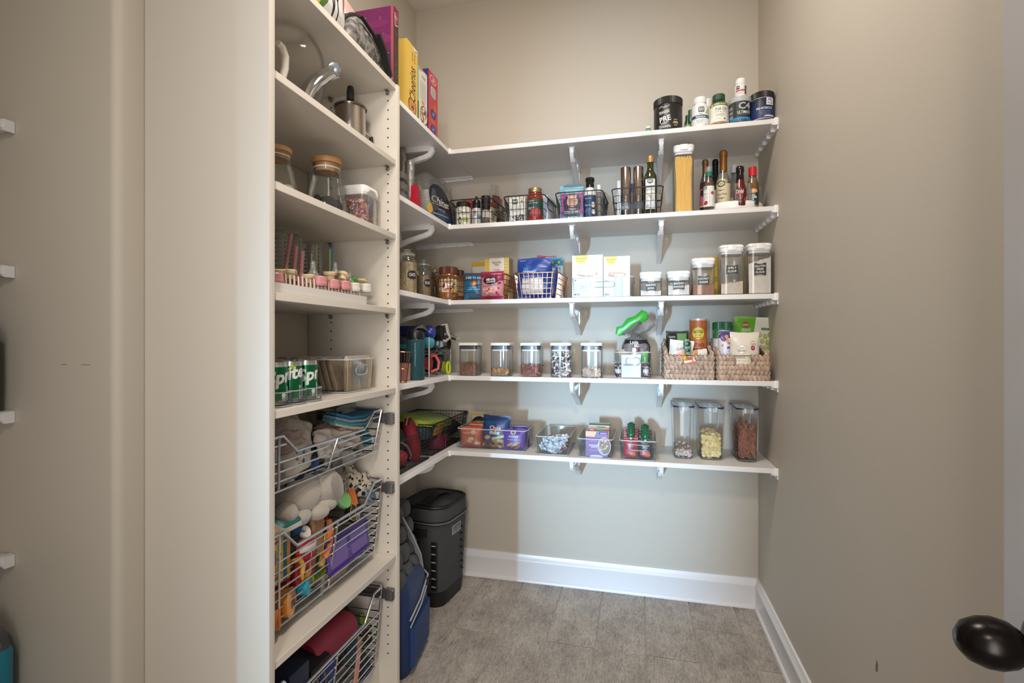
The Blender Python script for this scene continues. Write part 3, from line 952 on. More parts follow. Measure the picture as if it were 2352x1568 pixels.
wrap(o, p, lambda A: A.rr(-.012, H2*.52, .014, .014, .002, '#2c2d2f').text('365', -.012, H2*.53, '#eeeeee', w=.011).rect(-.022, H2*.33, .014, H2*.41, '#c4545a').rect(.014, H2*.18, .024, H2*.6, '#55585a').fine(-.004, H2*.26, .02, 2, '#999999'), turn=.1)
o, r, H, p = turned('supplement_tub', 'navy blue pre-workout tub with black lid, rightmost on the top shelf', 'tub', 1728, 1785, 206, 2.247, Z1, tubp, mat('#1c1b1e', .4), dx=-.010)
cap(o, r, H*.80, H, '#211d1c', 'lid', 44)
def f(A):
    A.rect(-r*1.55, H*.10, r*1.55, H*.77, '#1e2f5c'); A.rect(-r*1.55, H*.08, r*1.55, H*.10, '#d5d8e0'); A.rect(-r*1.55, H*.77, r*1.55, H*.785, '#d5d8e0')
    for i in range(6): A.line([(-.05, H*(.2+.1*i)), (-.02, H*(.3+.08*i))], .002, '#2f4a86')
    A.rect(.014, H*.52, .046, H*.755, '#dfe1e4'); A.text('PR', .028, H*.69, '#3d7aa5', w=.018, h=.010, shear=.2); A.text('PR LABS', .030, H*.585, '#20304e', w=.022, h=.005)
    A.text('PRE-WORKOUT', .008, H*.42, '#e8ebf2', w=.062, h=.009); A.fine(.01, H*.32, .05, 3, '#8fa0c6', .006); A.poly([(.002, H*.14), (.05, H*.14), (.05, H*.20), (.012, H*.19)], '#cfd6df')
wrap(o, p, f, turn=.05)

# ------------------------------------------------------------ second shelf: black wire baskets and bottles
Z2 = ZS[1]
BLK = mat('#171616', .42, name='black_wire')
def bas(x0, x1, lab, m=BLK, d=.24, h=.115, z=Z2, Yf=2.203, **k):
    c, w, _ = span_y(x0, x1, 500, Yf, z)
    wire_basket('wire_basket', lab, (c, Yf+d/2, z), w, d, h, m, **k)
    return c, w
GB = 'black wire baskets on the second back shelf'
bas(1031, 1127, 'black wire basket with spice bottles, nearest the corner', group=GB, widen=.16)
bas(1156, 1249, 'black wire basket holding a bean carton and a red sauce jar', group=GB, widen=.24)
bas(1275, 1383, 'black wire basket holding the taco seasoning packets', group=GB, widen=.14)
bas(1405, 1524, 'black wire basket holding two steel mills and olive oil', group=GB, nx=8)
ZB = Z2 + .004
jarp = lambda r, H: [(r*.9, 0), (r, .004), (r, H*.74), (r*.9, H*.79), (r*.88, H*.82)]
o, r, H, p = turned('mayonnaise_jar', 'white labelled mayo jar with black lid in the corner wire basket', 'jar', 1047.5, 1082, 461, 2.262, ZB, jarp, mat('#d9d3c2', .3))
cap(o, r*.95, H*.78, H, '#1c1a1a', 'lid', 30)
wrap(o, p, lambda A: A.rect(-r*1.5, H*.05, r*1.5, H*.72, '#e9e5dc').text('Chosen', 0, H*.54, '#23211f', w=r*1.55, h=.017, shear=.35).text('FOODS', 0, H*.44, '#55534d', w=.016, h=.003).ell(-.018, H*.2, .009, .017, '#3f5a2b').ell(-.018, H*.18, .005, .010, '#ded9a4').rr(.010, H*.24, .026, .022, .006, '#8fb04a').text('AVOCADO', .010, H*.28, '#f0f2dc', w=.02, h=.004).text('MAYO', .010, H*.20, '#f0f2dc', w=.014, h=.004).text('', 0, 0, '#000000', h=.01))
o, r, H, p = turned('salt_grinder', 'clear salt grinder with blue label and black cap in the corner basket', 'grinder', 1084, 1105, 448, 2.27, ZB, lambda r, H: [(r*.95, 0), (r, .003), (r, H*.55), (r*.85, H*.60)], mat('#cfcac2', .3))
g = G().lathe([(r*.82, H*.56), (r*.9, H*.6), (r*.9, H*.80), (r*.74, H*.86), (r*.3, H*.87), (r*.28, H*.99), (r*.1, H)], 20); g.obj('cap', mat('#171516', .3), o)
wrap(o, p, lambda A: A.rect(-r*1.5, H*.22, r*1.5, H*.56, '#5d93b5').rect(-r*.9, H*.24, r*.1, H*.52, '#dfe2e4').fine(-r*.4, H*.46, r*.9, 4, '#6a4b55', .006, .003))
o, r, H, p = turned('pepper_grinder', 'clear pepper grinder with tall black cap in the corner basket', 'grinder', 1105, 1127, 448, 2.26, ZB, lambda r, H: [(r*.72, 0), (r*.78, .003), (r*.78, H*.60)], clear('#d8d2c8', .15, .3))
cap(o, r, H*.55, H, '#171516', 'cap', 24)
G().lathe([(r*.7, .003), (r*.7, H*.18), (.001, H*.2)], 16).obj('peppercorns', mottled('peppercorn', ['#2c211a', '#6a5443'], 300, vor=True), o)
wrap(o, p, lambda A: A.rect(-r*.9, H*.26, r*.9, H*.5, '#cfcac4').fine(0, H*.45, r*1.3, 5, '#4d4a48', .005))
for i, (x0, x1, yt, Y, c, lb) in enumerate(((1122, 1131, 462, 2.25, '#cfc5ba', 'slim white and red seasoning packet upright at the basket edge'), (1128, 1139, 446, 2.32, '#4a2b26', 'dark brown seasoning packet upright at the right of the corner basket'), (1134, 1144, 452, 2.37, '#b99a7d', 'tan seasoning packet behind the dark brown one'))):
    c0, w, h = span_y(x0, x1, yt, Y, ZB)
    def f(A, w=.07, h=h, i=i):
        A.rect(-w/2, h*.78, w/2, h, ('#8c3b22', '#5d352d', '#8c6a4c')[i]); A.fine(0, h*.6, w*.6, 6, ('#3d3a38', '#b9a393', '#5d4634')[i], .008, .003)
    pouch('seasoning_packet', lb, 'packet', (c0+.004, Y+.03, ZB), .05, h, .012, c, f, rz=R(68-6*i), seed=i, rx=0)
c0, w, h = span_y(1128, 1142, 424, 2.40, ZB)
pouch('crinkled_packet', 'torn clear wrapper sticking up behind the corner basket', 'wrapper', (c0, 2.40, ZB), .05, h, .014, '#d8d2c8', None, rz=R(35), m=WRAP, seed=4, wr=.3)
c0, w, h = span_y(1066, 1084, 459, 2.36, ZB)
carton('spice_tin', 'small red spice tin behind the mayo jar', 'tin', (c0, 2.36, ZB), w, .04, h, '#a3312e', lambda A: A.rect(-.02, h*.3, .02, h*.6, '#e0d6c8'))
c0, w, h = span_y(1170, 1206, 452, 2.235, ZB)
def f(A):
    A.rect(-w/2, 0, w/2, h, '#e2ddd0'); A.rr(-w*.14, h*.82, w*.36, h*.2, .004, '#2f4a35'); A.text('365', -w*.14, h*.83, '#eef0ea', w=w*.28, h=h*.09)
    A.poly([(w*.1, h*.7), (w*.46, h*.68), (w*.46, h*.97), (w*.2, h*.97)], '#d5d3b6'); A.ell(w*.3, h*.82, .005, .004, '#b34a36'); A.line([(w*.28, h*.95), (w*.4, h*.72)], .002, '#6f8753')
    A.line([(-w/2, h*.62), (w/2, h*.62)], .001, '#b9b4a6'); A.text('Black Beans', 0, h*.52, '#33302d', w=w*.86, h=h*.085); A.fine(0, h*.44, w*.6, 1, '#6b675f')
    A.dots(46, -w*.1, h*.02, w*.46, h*.30, .0042, ['#3a2f35', '#57474e', '#231c20'], 3); A.dots(6, -w*.4, h*.2, w*.4, h*.38, .003, ['#3a2f35'], 5); A.ell(-w*.32, h*.08, .005, .002, '#2c2a28')
carton('bean_carton', 'off-white black beans carton in the second wire basket', 'carton', (c0, 2.27, ZB), w, .065, h, '#ded9cc', f, rz=R(-2))
o, r, H, p = turned('sauce_jar', 'jar of red tomato sauce with gold lid and green label', 'jar', 1209.5, 1249, 428.5, 2.268, ZB, lambda r, H: [(r*.86, 0), (r*.98, .006), (r*.98, H*.17), (r*.95, H*.19), (r*.95, H*.66), (r*.98, H*.70), (r*.9, H*.77), (r*.72, H*.84), (r*.72, H*.88)], mat('#8e2b20', .12))
cap(o, r*.80, H*.875, H, '#b79a6a', 'lid', 0, .3, .85)
def f(A):
    A.rect(-r*1.7, H*.19, r*1.7, H*.66, '#28463b'); A.text('TOMATO', -.016, H*.60, '#dfe2da', w=.026, h=.006); A.text('and Garlic', -.006, H*.54, '#dfe2da', w=.042, h=.007)
    A.text("Rao's", -.016, H*.40, '#e4e0d2', w=.032, h=.013, shear=.4); A.ell(.004, H*.26, .026, .022, '#b5413f'); A.ell(.002, H*.28, .018, .012, '#cf6560'); A.poly([(-.012, H*.37), (.0, H*.34), (.012, H*.38), (.003, H*.355)], '#597a43'); A.text('sauce', .012, H*.24, '#ecd9d2', w=.016)
    A.poly([(-r*1.7, H*.19), (r*1.7, H*.19), (r*1.7, H*.17), (-r*1.7, H*.17)], '#7a1f1a')
wrap(o, p, f, turn=-.1)
c0, w, h = span_y(1250, 1264, 448, 2.28, ZB)
carton('soup_carton', 'pale blue-white carton beside the red sauce jar', 'carton', (c0-.002, 2.34, ZB), .022, .12, h, '#c9ced8', lambda A: A.fine(0, h*.7, .015, 9, '#5c6680', .007, .002), right=lambda A: A.fine(0, h*.8, .1, 8, '#8b93a8', .008), rz=R(-7))
c0, w, h = span_y(1289, 1340, 431, 2.235, ZB)
def f(A):
    A.rect(-w/2, 0, w/2, h, '#6d9aa6'); A.rect(-w/2, h*.10, w/2, h*.82, '#9c3f7d'); A.ell(0, h*.52, w*.40, h*.30, '#2a2434'); A.rect(-w*.36, h*.10, w*.36, h*.40, '#2e2638')
    A.text('SIETE', 0, h*.735, '#efe7dc', w=w*.42, h=h*.055); A.ell(0, h*.56, w*.25, h*.18, '#dba184')
    for i in range(5): A.line([(-w*.2, h*(.46+.045*i)), (0, h*(.43+.05*i)), (w*.2, h*(.47+.045*i))], .0016, '#2a2434')
    A.text('TACO', 0, h*.32, '#efe7dc', w=w*.3, h=h*.055); A.text('SEASONING', 0, h*.225, '#efe7dc', w=w*.68, h=h*.075); A.rect(-w/2, 0, w/2, h*.10, '#4f8f8c'); A.text('MILD', 0, h*.055, '#efe7dc', w=w*.38, h=h*.07)
    for i in range(8):
        for sx in (-1, 1): A.ell(sx*w*.45, h*(.16+.08*i), .002, .004, '#c76ba7')
    A.fine(0, h*.93, w*.7, 2, '#cfe0e2', .006)
pouch('seasoning_packet', 'teal and magenta taco seasoning packet marked mild', 'packet', (c0, 2.24, ZB), w, h, .012, '#5f929f', f, seed=8, wr=.04)
c0, w, h = span_y(1294, 1342, 424, 2.275, ZB)
pouch('seasoning_packet', 'plain teal seasoning packet standing behind the mild taco packet', 'packet', (c0, 2.275, ZB), w, h, .012, '#3f6f80', lambda A: A.rect(-w/2, h*.9, w/2, h*.93, '#7fb2bd'), seed=9)
c0, w, h = span_y(1286, 1336, 433, 2.31, ZB)
pouch('seasoning_packet', 'light blue seasoning packet, hindmost in the taco basket', 'packet', (c0, 2.31, ZB), w, h+.012, .012, '#7fa9b8', None, seed=10)
o, r, H, p = turned('sauce_bottle', 'white coconut sauce bottle with black cap and navy label', 'bottle', 1341, 1369, 404.5, 2.262, ZB, lambda r, H: [(r*.95, 0), (r, .004), (r, H*.58), (r*.92, H*.66), (r*.52, H*.78), (r*.50, H*.84)], mat('#ddd3ce', .25))
g = G().lathe([(r*.66, H*.76), (r*.70, H*.77), (r*.66, H*.84), (r*.64, H*.90), (r*.74, H*.915), (r*.74, H*.985), (r*.6, H)], 22); g.obj('cap', mat('#121112', .15), o)
wrap(o, p, lambda A: A.rect(-r*1.8, H*.03, r*1.8, H*.56, '#27406a').text('Coconut', -.006, H*.49, '#e6e9ee', w=.034, h=.008, shear=.3).text('AMINOS', -.008, H*.32, '#e6e9ee', w=.03, h=.006).ell(.016, H*.33, .009, .013, '#d9cfc2').ell(.018, H*.16, .010, .011, '#cdbba4').ell(.018, H*.16, .007, .008, '#eee7da').fine(-.008, H*.22, .024, 4, '#9db0cc', .006), turn=-.05)
o, r, H, p = turned('spice_shaker', 'slim clear shaker of grey pepper with white lid in the taco basket', 'shaker', 1370, 1381, 424, 2.33, ZB, lambda r, H: [(r, 0), (r, H*.84)], clear('#d9d4cc', .2))
cap(o, r*1.03, H*.82, H, '#dcdcda', 'cap', 16)
G().lathe([(r*.9, .002), (r*.9, H*.66)], 14).obj('ground_pepper', mottled('ground_pepper', ['#6a625c', '#c2bab0'], 400), o)
o, r, H, p = turned('seasoning_jar', 'small dark jar at the right end of the taco basket', 'jar', 1374, 1390, 440, 2.39, ZB, lambda r, H: [(r*.95, 0), (r, .003), (r, H*.78)], mat('#4c5450', .2))
cap(o, r*1.02, H*.78, H, '#8b8f8e', 'lid', 18)
STEEL = mat('#9c8f86', .22, 1, name='brushed_steel')
for x0, x1, yt, lb in ((1425.5, 1449, 382, 'left brushed steel spice mill with clear middle window'), (1454.5, 1478, 380.5, 'right brushed steel spice mill next to the olive oil')):
    c, r = cyl_at(x0, x1, 2.262)
    H = top_of((x0+x1)/2, yt, c - c.normalized()*r) - ZB
    o = thing('spice_mill', lb, 'mill', (c.x, c.y, ZB), face(c), 'pair of steel mills')
    G().lathe([(r, H*.30), (r, H*.985), (r*.93, H), (.001, H)], 28).obj('upper_body', STEEL, o)
    G().lathe([(r*.96, 0), (r*.96, H*.14)], 28).obj('lower_body', STEEL, o)
    G().lathe([(r*.93, H*.14), (r*.93, H*.30)], 24, cap=(0, 0)).obj('window', clear('#dfe3e6', .12, .35), o)
    G().lathe([(r*.8, H*.14), (r*.8, H*.22), (.001, H*.25)], 16).obj('spice_fill', mottled('fill_' + lb[:4], ['#d8d8d8', '#f0f0f0'] if 'left' in lb else ['#2b2422', '#57483f'], 250, vor=True), o)
    G().lathe([(r*.5, H*.14), (r*.5, H*.30)], 12).obj('grinder_core', mat('#c9c9c9' if 'left' in lb else '#3c3432', .4), o)
o, r, H, p = turned('olive_oil_bottle', 'tall dark green olive oil bottle with gold cap', 'bottle', 1478.5, 1509, 354.5, 2.262, ZB, lambda r, H: [(r*.92, 0), (r, .004), (r, H*.60), (r*.93, H*.67), (r*.55, H*.755), (r*.48, H*.80), (r*.48, H*.92)], mat('#2f3015', .08, coat=.4))
cap(o, r*.56, H*.895, H, '#b98f5e', 'cap', 0, .4, .5)
def f(A):
    A.rect(-r*.78, H*.10, r*.78, H*.60, '#e2e4e4'); A.poly([(-r*.42, H*.595), (r*.42, H*.595), (r*.42, H*.535), (0, H*.515), (-r*.42, H*.535)], '#20262a'); A.text('365', 0, H*.565, '#f0f0f0', w=r*.7, h=.013)
    A.text('Extra Virgin', 0, H*.485, '#55595c', w=r*1.1, h=.005); A.text('Olive Oil', 0, H*.46, '#26292b', w=r*1.2, h=.008); A.text('MEDITERRANEAN', 0, H*.415, '#3c4043', w=r*1.1, h=.004)
    A.poly([(-r*.5, H*.35), (r*.1, H*.33), (r*.5, H*.25), (r*.2, H*.24), (-.0, H*.28)], '#d9b66a'); A.poly([(-r*.1, H*.30), (r*.55, H*.27), (r*.4, H*.235)], '#c9c2a0'); A.line([(r*.3, H*.37), (r*.35, H*.31)], .002, '#8d9a6a')
    A.rect(-r*.62, H*.13, -r*.1, H*.175, '#b9bfc2'); A.rect(r*.1, H*.13, r*.6, H*.175, '#c9cdd0'); A.text('16.9', -r*.36, H*.15, '#4a4f52', w=r*.4)
wrap(o, p, f, turn=-.02)
c0, w, h = span_y(1418, 1428, 418, 2.36, ZB)
carton('spice_box', 'slim white box behind the left steel mill', 'box', (c0, 2.36, ZB), w, .05, h, '#d8dadb', lambda A: A.fine(0, h*.8, w*.6, 12, '#8b9096', .008))
o, r, H, p = turned('spice_shaker', 'clear shaker with bright blue cap between the two mills', 'shaker', 1444, 1462, 421, 2.36, ZB, lambda r, H: [(r, 0), (r, H*.82)], clear('#d6dade', .25))
cap(o, r*.9, H*.82, H, '#2c4f9c', 'cap', 18)

# pasta box, turntable with its bottles
c0, w, h = span_y(1548, 1594, 330, 2.235, Z2)
def popbox(name, lab, c0, Y, z, w, d, h, lidh=.030, group=None, rz=0):
    o = canister(name, lab, (c0, Y+d/2, z), w, d, h-lidh*.5, rz, group=group, lh=lidh*.3)
    r = .016; lw, ld = w+.004, d+.004
    G().loft([(h-lidh, lw-.004, ld-.004, r), (h-lidh*.45, lw, ld, r), (h-lidh*.42, lw+.003, ld+.003, r), (h-lidh*.1, lw-.002, ld-.002, r), (h, lw-.016, ld-.016, r*.8)], 4).obj('lid', WHT, o)
    G().loft([(h-lidh-.010, w-.006, d-.006, r*.9), (h-lidh, w-.006, d-.006, r*.9)], 4).obj('lid_seal', mat('#d6d8da', .4), o)
    G().loft([(h-lidh*.78, lw*.36, .004, .0018, 0, -ld/2-.0015), (h-lidh*.08, lw*.36, .004, .0018, 0, -ld/2-.0015)], 2).obj('front_latch', WHT, o)
    return o
o = popbox('pasta_container', 'tall clear pasta container full of spaghetti with white lid', c0, 2.235, Z2, w, .10, h, .032)
rg = random.Random(5); g = G()
for i in range(330):
    x, y = rg.uniform(-.5, .5)*w*.80, rg.uniform(-.5, .5)*.072
    if rg.random() < .6: y = -.040
    k = h*rg.uniform(.76, .82); g.tube([(x, y, .004), (x*.78+rg.uniform(-.007, .007), y*.8, k*.5), (x+rg.uniform(-.006, .006), y, k)], .0012, 4, mi=rg.randrange(2))
tag(g.obj('spaghetti', [mat('#ecc468', .45), mat('#dcae4e', .45)], loc=(c0, 2.285, Z2+.005)), 'long yellow spaghetti standing in the tall pasta container', 'pasta', kind='stuff')
ct, rt = cyl_at(1611, 1755, 2.362)
rt = min(rt, .150)
o = thing('turntable', 'white round turntable with clear guard rim carrying sauce bottles', 'turntable', (ct.x-.004, ct.y, Z2))
G().lathe([(rt*.7, 0), (rt*.7, .008)], 32).obj('base', WHT, o)
G().lathe([(rt*.80, .008), (rt*.97, .014), (rt, .026), (rt, .040), (rt*.985, .043), (rt*.965, .040), (rt*.955, .020)], 48).obj('tray', WHT, o)
g = G()
for a0, a1 in ((-1.62, -.30), (-.2, 1.9), (2.1, 3.9)):
    n = 14; vs = []; fs = []
    for k in range(n+1):
        a = a0+(a1-a0)*k/n
        for q in (rt*.955, rt*.94):
            for z in (.022, .115): vs.append((q*math.cos(a), q*math.sin(a), z))
    for k in range(n):
        b = 4*k; fs += [(b, b+4, b+5, b+1), (b+2, b+3, b+7, b+6), (b+1, b+5, b+7, b+3)]
    fs += [(0, 1, 3, 2), (4*n, 4*n+2, 4*n+3, 4*n+1)]; g.add(vs, fs)
g.obj('guard_rim', clear('#eef1f2', .10, .35, .05), o)
ZT = Z2 + .0215
def bottle(lab, x0, x1, yt, Yc, col, neck=.42, sh=(.52, .72), glass=True, liquid=None, lev=.6, turn=0, name='sauce_bottle'):
    c, r = cyl_at(x0, x1, Yc)
    H = top_of((x0+x1)/2, yt, c - c.normalized()*r) - ZT
    pr = [(r*.9, 0), (r, .004), (r, H*sh[0]), (r*.92, H*(sh[0]+.06)), (r*neck*1.15, H*sh[1]), (r*neck, H*(sh[1]+.05)), (r*neck, H*.93)]
    o = lathed(name, lab, 'bottle', (c.x, c.y, ZT), pr, clear(col, .04, .3, .04) if glass else mat(col, .1), rz=face(c)+turn, part='body')
    if liquid:
        rf = rfun(pr); L = [(rf(z)*.94, z) for z in [.004+ (H*lev-.004)*i/8 for i in range(9)]]
        G().lathe(L, 20).obj('liquid', mat(liquid, .1), o)
    return o, r, H, pr
gold = lambda o, r, H, z0, k, col='#8a6238': G().lathe([(r*k, H*z0), (r*k*1.02, H*.90), (r*k*1.12, H*.905), (r*k*1.12, H*.975), (r*k, H*.98), (r*k*.9, H)], 20).obj('cap', mat(col, .35, .6), o)
o, r, H, p = bottle('dark vinegar bottle with bronze cap and pink label, left back of turntable', 1607, 1633, 363.5, 2.34, '#c9bdb4', .46, liquid='#2a1512', lev=.56)
gold(o, r, H, .70, .52, '#7d5c3a')
wrap(o, p, lambda A: A.rect(-r*1.3, H*.13, r*.9, H*.44, '#b24a68').ell(-r*.5, H*.36, r*.5, H*.06, '#2b1a1e').rect(-r*1.3, H*.10, r*.9, H*.13, '#c9b078').fine(-r*.3, H*.26, r, 4, '#e8c9d0', .007))
o, r, H, p = bottle('black-capped dark vinegar bottle behind the green-capped dressing', 1632, 1654, 363.5, 2.43, '#1c1a22', .54, glass=False)
gold(o, r, H, .66, .60, '#17161d')
wrap(o, p, lambda A: A.rect(-r, H*.15, r, H*.46, '#cfccc4'))
o, r, H, p = bottle('clear rice vinegar bottle with gold neck wrap, tallest on the turntable', 1644, 1679, 341.5, 2.33, '#eef0ea', .44, (.44, .66), liquid='#8a6748', lev=.47)
gold(o, r, H, .66, .50, '#96652f')
def f(A):
    A.rect(-r*1.5, H*.10, r*1.5, H*.44, '#d8c7a6'); A.poly([(-r*1.1, H*.12), (r*.45, H*.12), (r*.45, H*.48)] + [(r*.45*math.cos(a)-r*.3*(1-math.cos(a)), H*(.48+.04*math.sin(a))) for a in (.5, 1.0, 1.4)] + [(-r*.6, H*.525), (-r*1.1, H*.48)], '#d6c97c')
    A.ell(-r*.38, H*.435, r*.52, H*.052, '#23261c'); A.ell(-r*.38, H*.435, r*.36, H*.034, '#d8d7b6'); A.text('365', -r*.38, H*.435, '#23261c', w=r*.5)
    A.text('Organic', -r*.4, H*.33, '#2c2a1c', w=r*1.0, h=.009, shear=.3); A.text('Rice Wine', -r*.3, H*.265, '#2c2a1c', w=r*1.25, h=.010, shear=.3); A.text('Vinegar', -r*.4, H*.20, '#2c2a1c', w=r*.95, h=.010, shear=.3)
    A.fine(r*1.05, H*.40, r*.6, 9, '#7b6a52', .006)
wrap(o, p, f, turn=.1)
o, r, H, p = bottle('small organic dressing bottle with green and clear cap, front left', 1615.5, 1641, 379.5, 2.265, '#d9d2c8', .50, (.56, .74), liquid='#8b6a58', lev=.68)
g = G().lathe([(r*.62, H*.76), (r*.62, H*.86), (r*.55, H*.87)], 20); g.obj('cap', mat('#19705a', .35), o)
G().lathe([(r*.52, H*.865), (r*.54, H*.985), (r*.4, H)], 18).obj('clear_cap', clear('#e9e9ea', .3, .35), o)
wrap(o, p, lambda A: A.rect(-r*1.35, H*.03, r*1.35, H*.52, '#e3dfd8').rect(-r*1.25, H*.44, -r*.35, H*.51, '#1f4a3c').text('365', -r*.8, H*.475, '#e8ede8', w=r*.7).text('Dijon', -r*.6, H*.33, '#33302c', w=r*.9, h=.007).fine(-r*.6, H*.40, r*.6, 1, '#666666').fine(-r*.55, H*.27, r*1.0, 3, '#6d675f', .006).ell(-r*.6, H*.12, r*.42, H*.05, '#a3313a', rot=.6).rect(r*.12, H*.03, r*.16, H*.44, '#57423a').ell(r*.7, H*.35, r*.36, H*.04, '#a85048').fine(r*.75, H*.2, r*.6, 5, '#9b958c', .007))
o, r, H, p = bottle('clear bottle with white cap at the back of the turntable', 1676, 1696, 376, 2.44, '#e8ecec', .60, (.6, .74))
cap(o, r*.66, H*.84, H, '#d5d7db', 'cap', 20)
wrap(o, p, lambda A: A.rect(-r*1.2, H*.1, r*1.2, H*.36, '#e3e5e6').fine(0, H*.3, r*1.6, 3, '#777c80', .008))
o, r, H, p = bottle('red stir-fry sauce bottle with black neck and cap', 1684, 1715.5, 378, 2.262, '#5d1613', .46, (.40, .70), glass=False)
g = G().lathe([(r*.62, H*.66), (r*.56, H*.74), (r*.52, H*.84), (r*.60, H*.86), (r*.60, H*.97), (r*.45, H)], 22); g.obj('cap', mat('#141212', .15), o)
def f(A):
    A.rect(-r*1.6, H*.10, r*1.6, H*.46, '#1d1718'); A.rect(r*.55, H*.10, r*.98, H*.46, '#b02a2b'); A.rect(r*1.05, H*.12, r*1.5, H*.44, '#cfcac6')
    A.text('THAI', -r*.1, H*.36, '#ece9e6', w=r*1.2, h=.012); A.text('KITCHEN', -r*.1, H*.315, '#ece9e6', w=r*1.1, h=.006); A.poly([(-r*.9, H*.25), (r*.4, H*.28), (r*.4, H*.30), (-r*.9, H*.27)], '#d0556a'); A.fine(-r*.2, H*.23, r*1.2, 5, '#d8d4d0', .006)
    A.ell(-r*.1, H*.43, r*.3, H*.02, '#9a4a34')
wrap(o, p, f, turn=.05)
o, r, H, p = bottle('sesame oil bottle with bright red cap, rightmost on the turntable', 1714, 1743, 380.5, 2.285, '#e4d9c2', .56, (.55, .74), liquid='#b07a2e', lev=.62)
cap(o, r*.66, H*.78, H, '#c4232b', 'cap', 24)
def f(A):
    A.rect(-r*1.5, H*.05, r*1.5, H*.42, '#20382d'); A.ell(-r*.1, H*.38, r*1.0, H*.06, '#c99a6a'); A.ell(r*.1, H*.385, r*.5, H*.03, '#e0bd8f'); A.text('PURE', 0, H*.275, '#e9efe8', w=r*.9, h=.007); A.text('SESAME', 0, H*.225, '#e9efe8', w=r*1.5, h=.009); A.text('OIL', 0, H*.17, '#e9efe8', w=r*.6, h=.008); A.fine(0, H*.12, r*1.1, 2, '#c9d3c8', .006)
wrap(o, p, f, turn=.0)
# ------------------------------------------------------------ third shelf: labelled canisters, cake mix bin, copper baskets
Z3 = ZS[2]
GC = 'white-lidded flour and sugar canisters'
FLOUR = mottled('flour', ['#d9d2c8', '#e6e0d8'], 60, .9, bump=.2)
def tagged(lab, x0, x1, yt, lines, fill, frac, tv, slope=0, d=None, Y=2.222):
    c0, w, h = span_y(x0, x1, yt, Y, Z3)
    d = d or w*1.05
    o = popbox('flour_canister', lab, c0, Y, Z3, w, d, h, .030, GC)
    g = G(); n = 14; vs = []; fs = []
    rg = random.Random(int(x0))
    top = [h*frac + slope*(i/n-.5) + rg.uniform(-.0025, .0025) for i in range(n+1)]
    W, D = w*.92, d*.92
    for i in range(n+1):
        x = -W/2 + W*i/n
        vs += [(x, -D/2, .006), (x, -D/2, top[i]), (x, 0, top[i]+.004), (x, D/2, top[i]-.01), (x, D/2, .006)]
    for i in range(n):
        for j in range(5):
            a, b = 5*i+j, 5*i+(j+1) % 5; fs.append((a, b, b+5, a+5))
    fs += [(4, 3, 2, 1, 0), tuple(5*n+j for j in range(5))]
    g.add(vs, fs); g.obj('powder', fill, o, ang=60)
    A = Art(); cw, ch = w*.55, .037*max(1, len(lines)/2.2)*w/.095
    pts = []
    for i in range(48):
        a = 2*PI*i/48; k = 1 + .055*math.cos(4*a) * 1 + .035*math.cos(8*a)
        e = .42
        x = math.copysign(abs(math.cos(a))**e, math.cos(a))*(1-.05*abs(math.sin(4*a))); y = math.copysign(abs(math.sin(a))**e, math.sin(a))*(1+.10*abs(math.cos(3*a)))
        pts.append((x*cw/2*(1-.06*math.cos(4*a)), tv*h + y*ch/2*(1-.10*math.cos(4*a))))
    A.poly(pts, '#26282c')
    for k, t in enumerate(lines):
        A.text(t, 0, tv*h + ch*(.5-(k+.5)/len(lines))*.80, '#eceae6', w=cw*min(.82, .135*len(t)), h=ch*.50/len(lines), rot=.03, shear=.1)
    A.build(o, lambda u, v, q: (u, -d/2 - q - .0029*(1-(2*u/w)**2), v), (.006, None), 'chalk_label')
    return o
tagged('small canister labelled baking soda, a third full of white powder', 1470, 1520, 623, ['BAKING', 'SODA'], FLOUR, .24, .40)
tagged('small canister labelled baking powder, half full of white powder', 1533, 1585, 621, ['BAKING', 'POWDER'], FLOUR, .42, .43)
tagged('medium canister labelled coconut sugar with brown sugar inside', 1590, 1642.5, 591, ['COCONUT', 'SUGAR'], mottled('coconut_sugar', ['#8a5f48', '#a37559'], 200, .9), .30, .40)
tagged('tall canister labelled spelt flour, one third full', 1655, 1708.5, 560.5, ['SPELT', 'FLOUR'], mottled('spelt', ['#cdbfb0', '#d8ccbe'], 80, .9), .25, .50, .010)
tagged('tall canister labelled gluten free flour, nearly full, rightmost on its shelf', 1719, 1773, 557, ['GLUTEN', 'FREE', 'FLOUR'], FLOUR, .66, .49, .028)
c0, w, h = span_y(1630, 1652, 588, 2.40, Z3)
pouch('flour_bag', 'bright yellow bag standing behind the coconut sugar canister', 'bag', (c0, 2.42, Z3), w*1.5, h, .05, '#d9b02c', lambda A: A.fine(.005, h*.5, .02, 6, '#6a5518'), seed=3)
c0, w, h = span_y(1704, 1719, 590, 2.44, Z3)
pouch('flour_bag', 'second yellow bag in the gap between the two tall canisters', 'bag', (c0, 2.45, Z3), w*1.6, h, .05, '#cfa52a', None, seed=6)

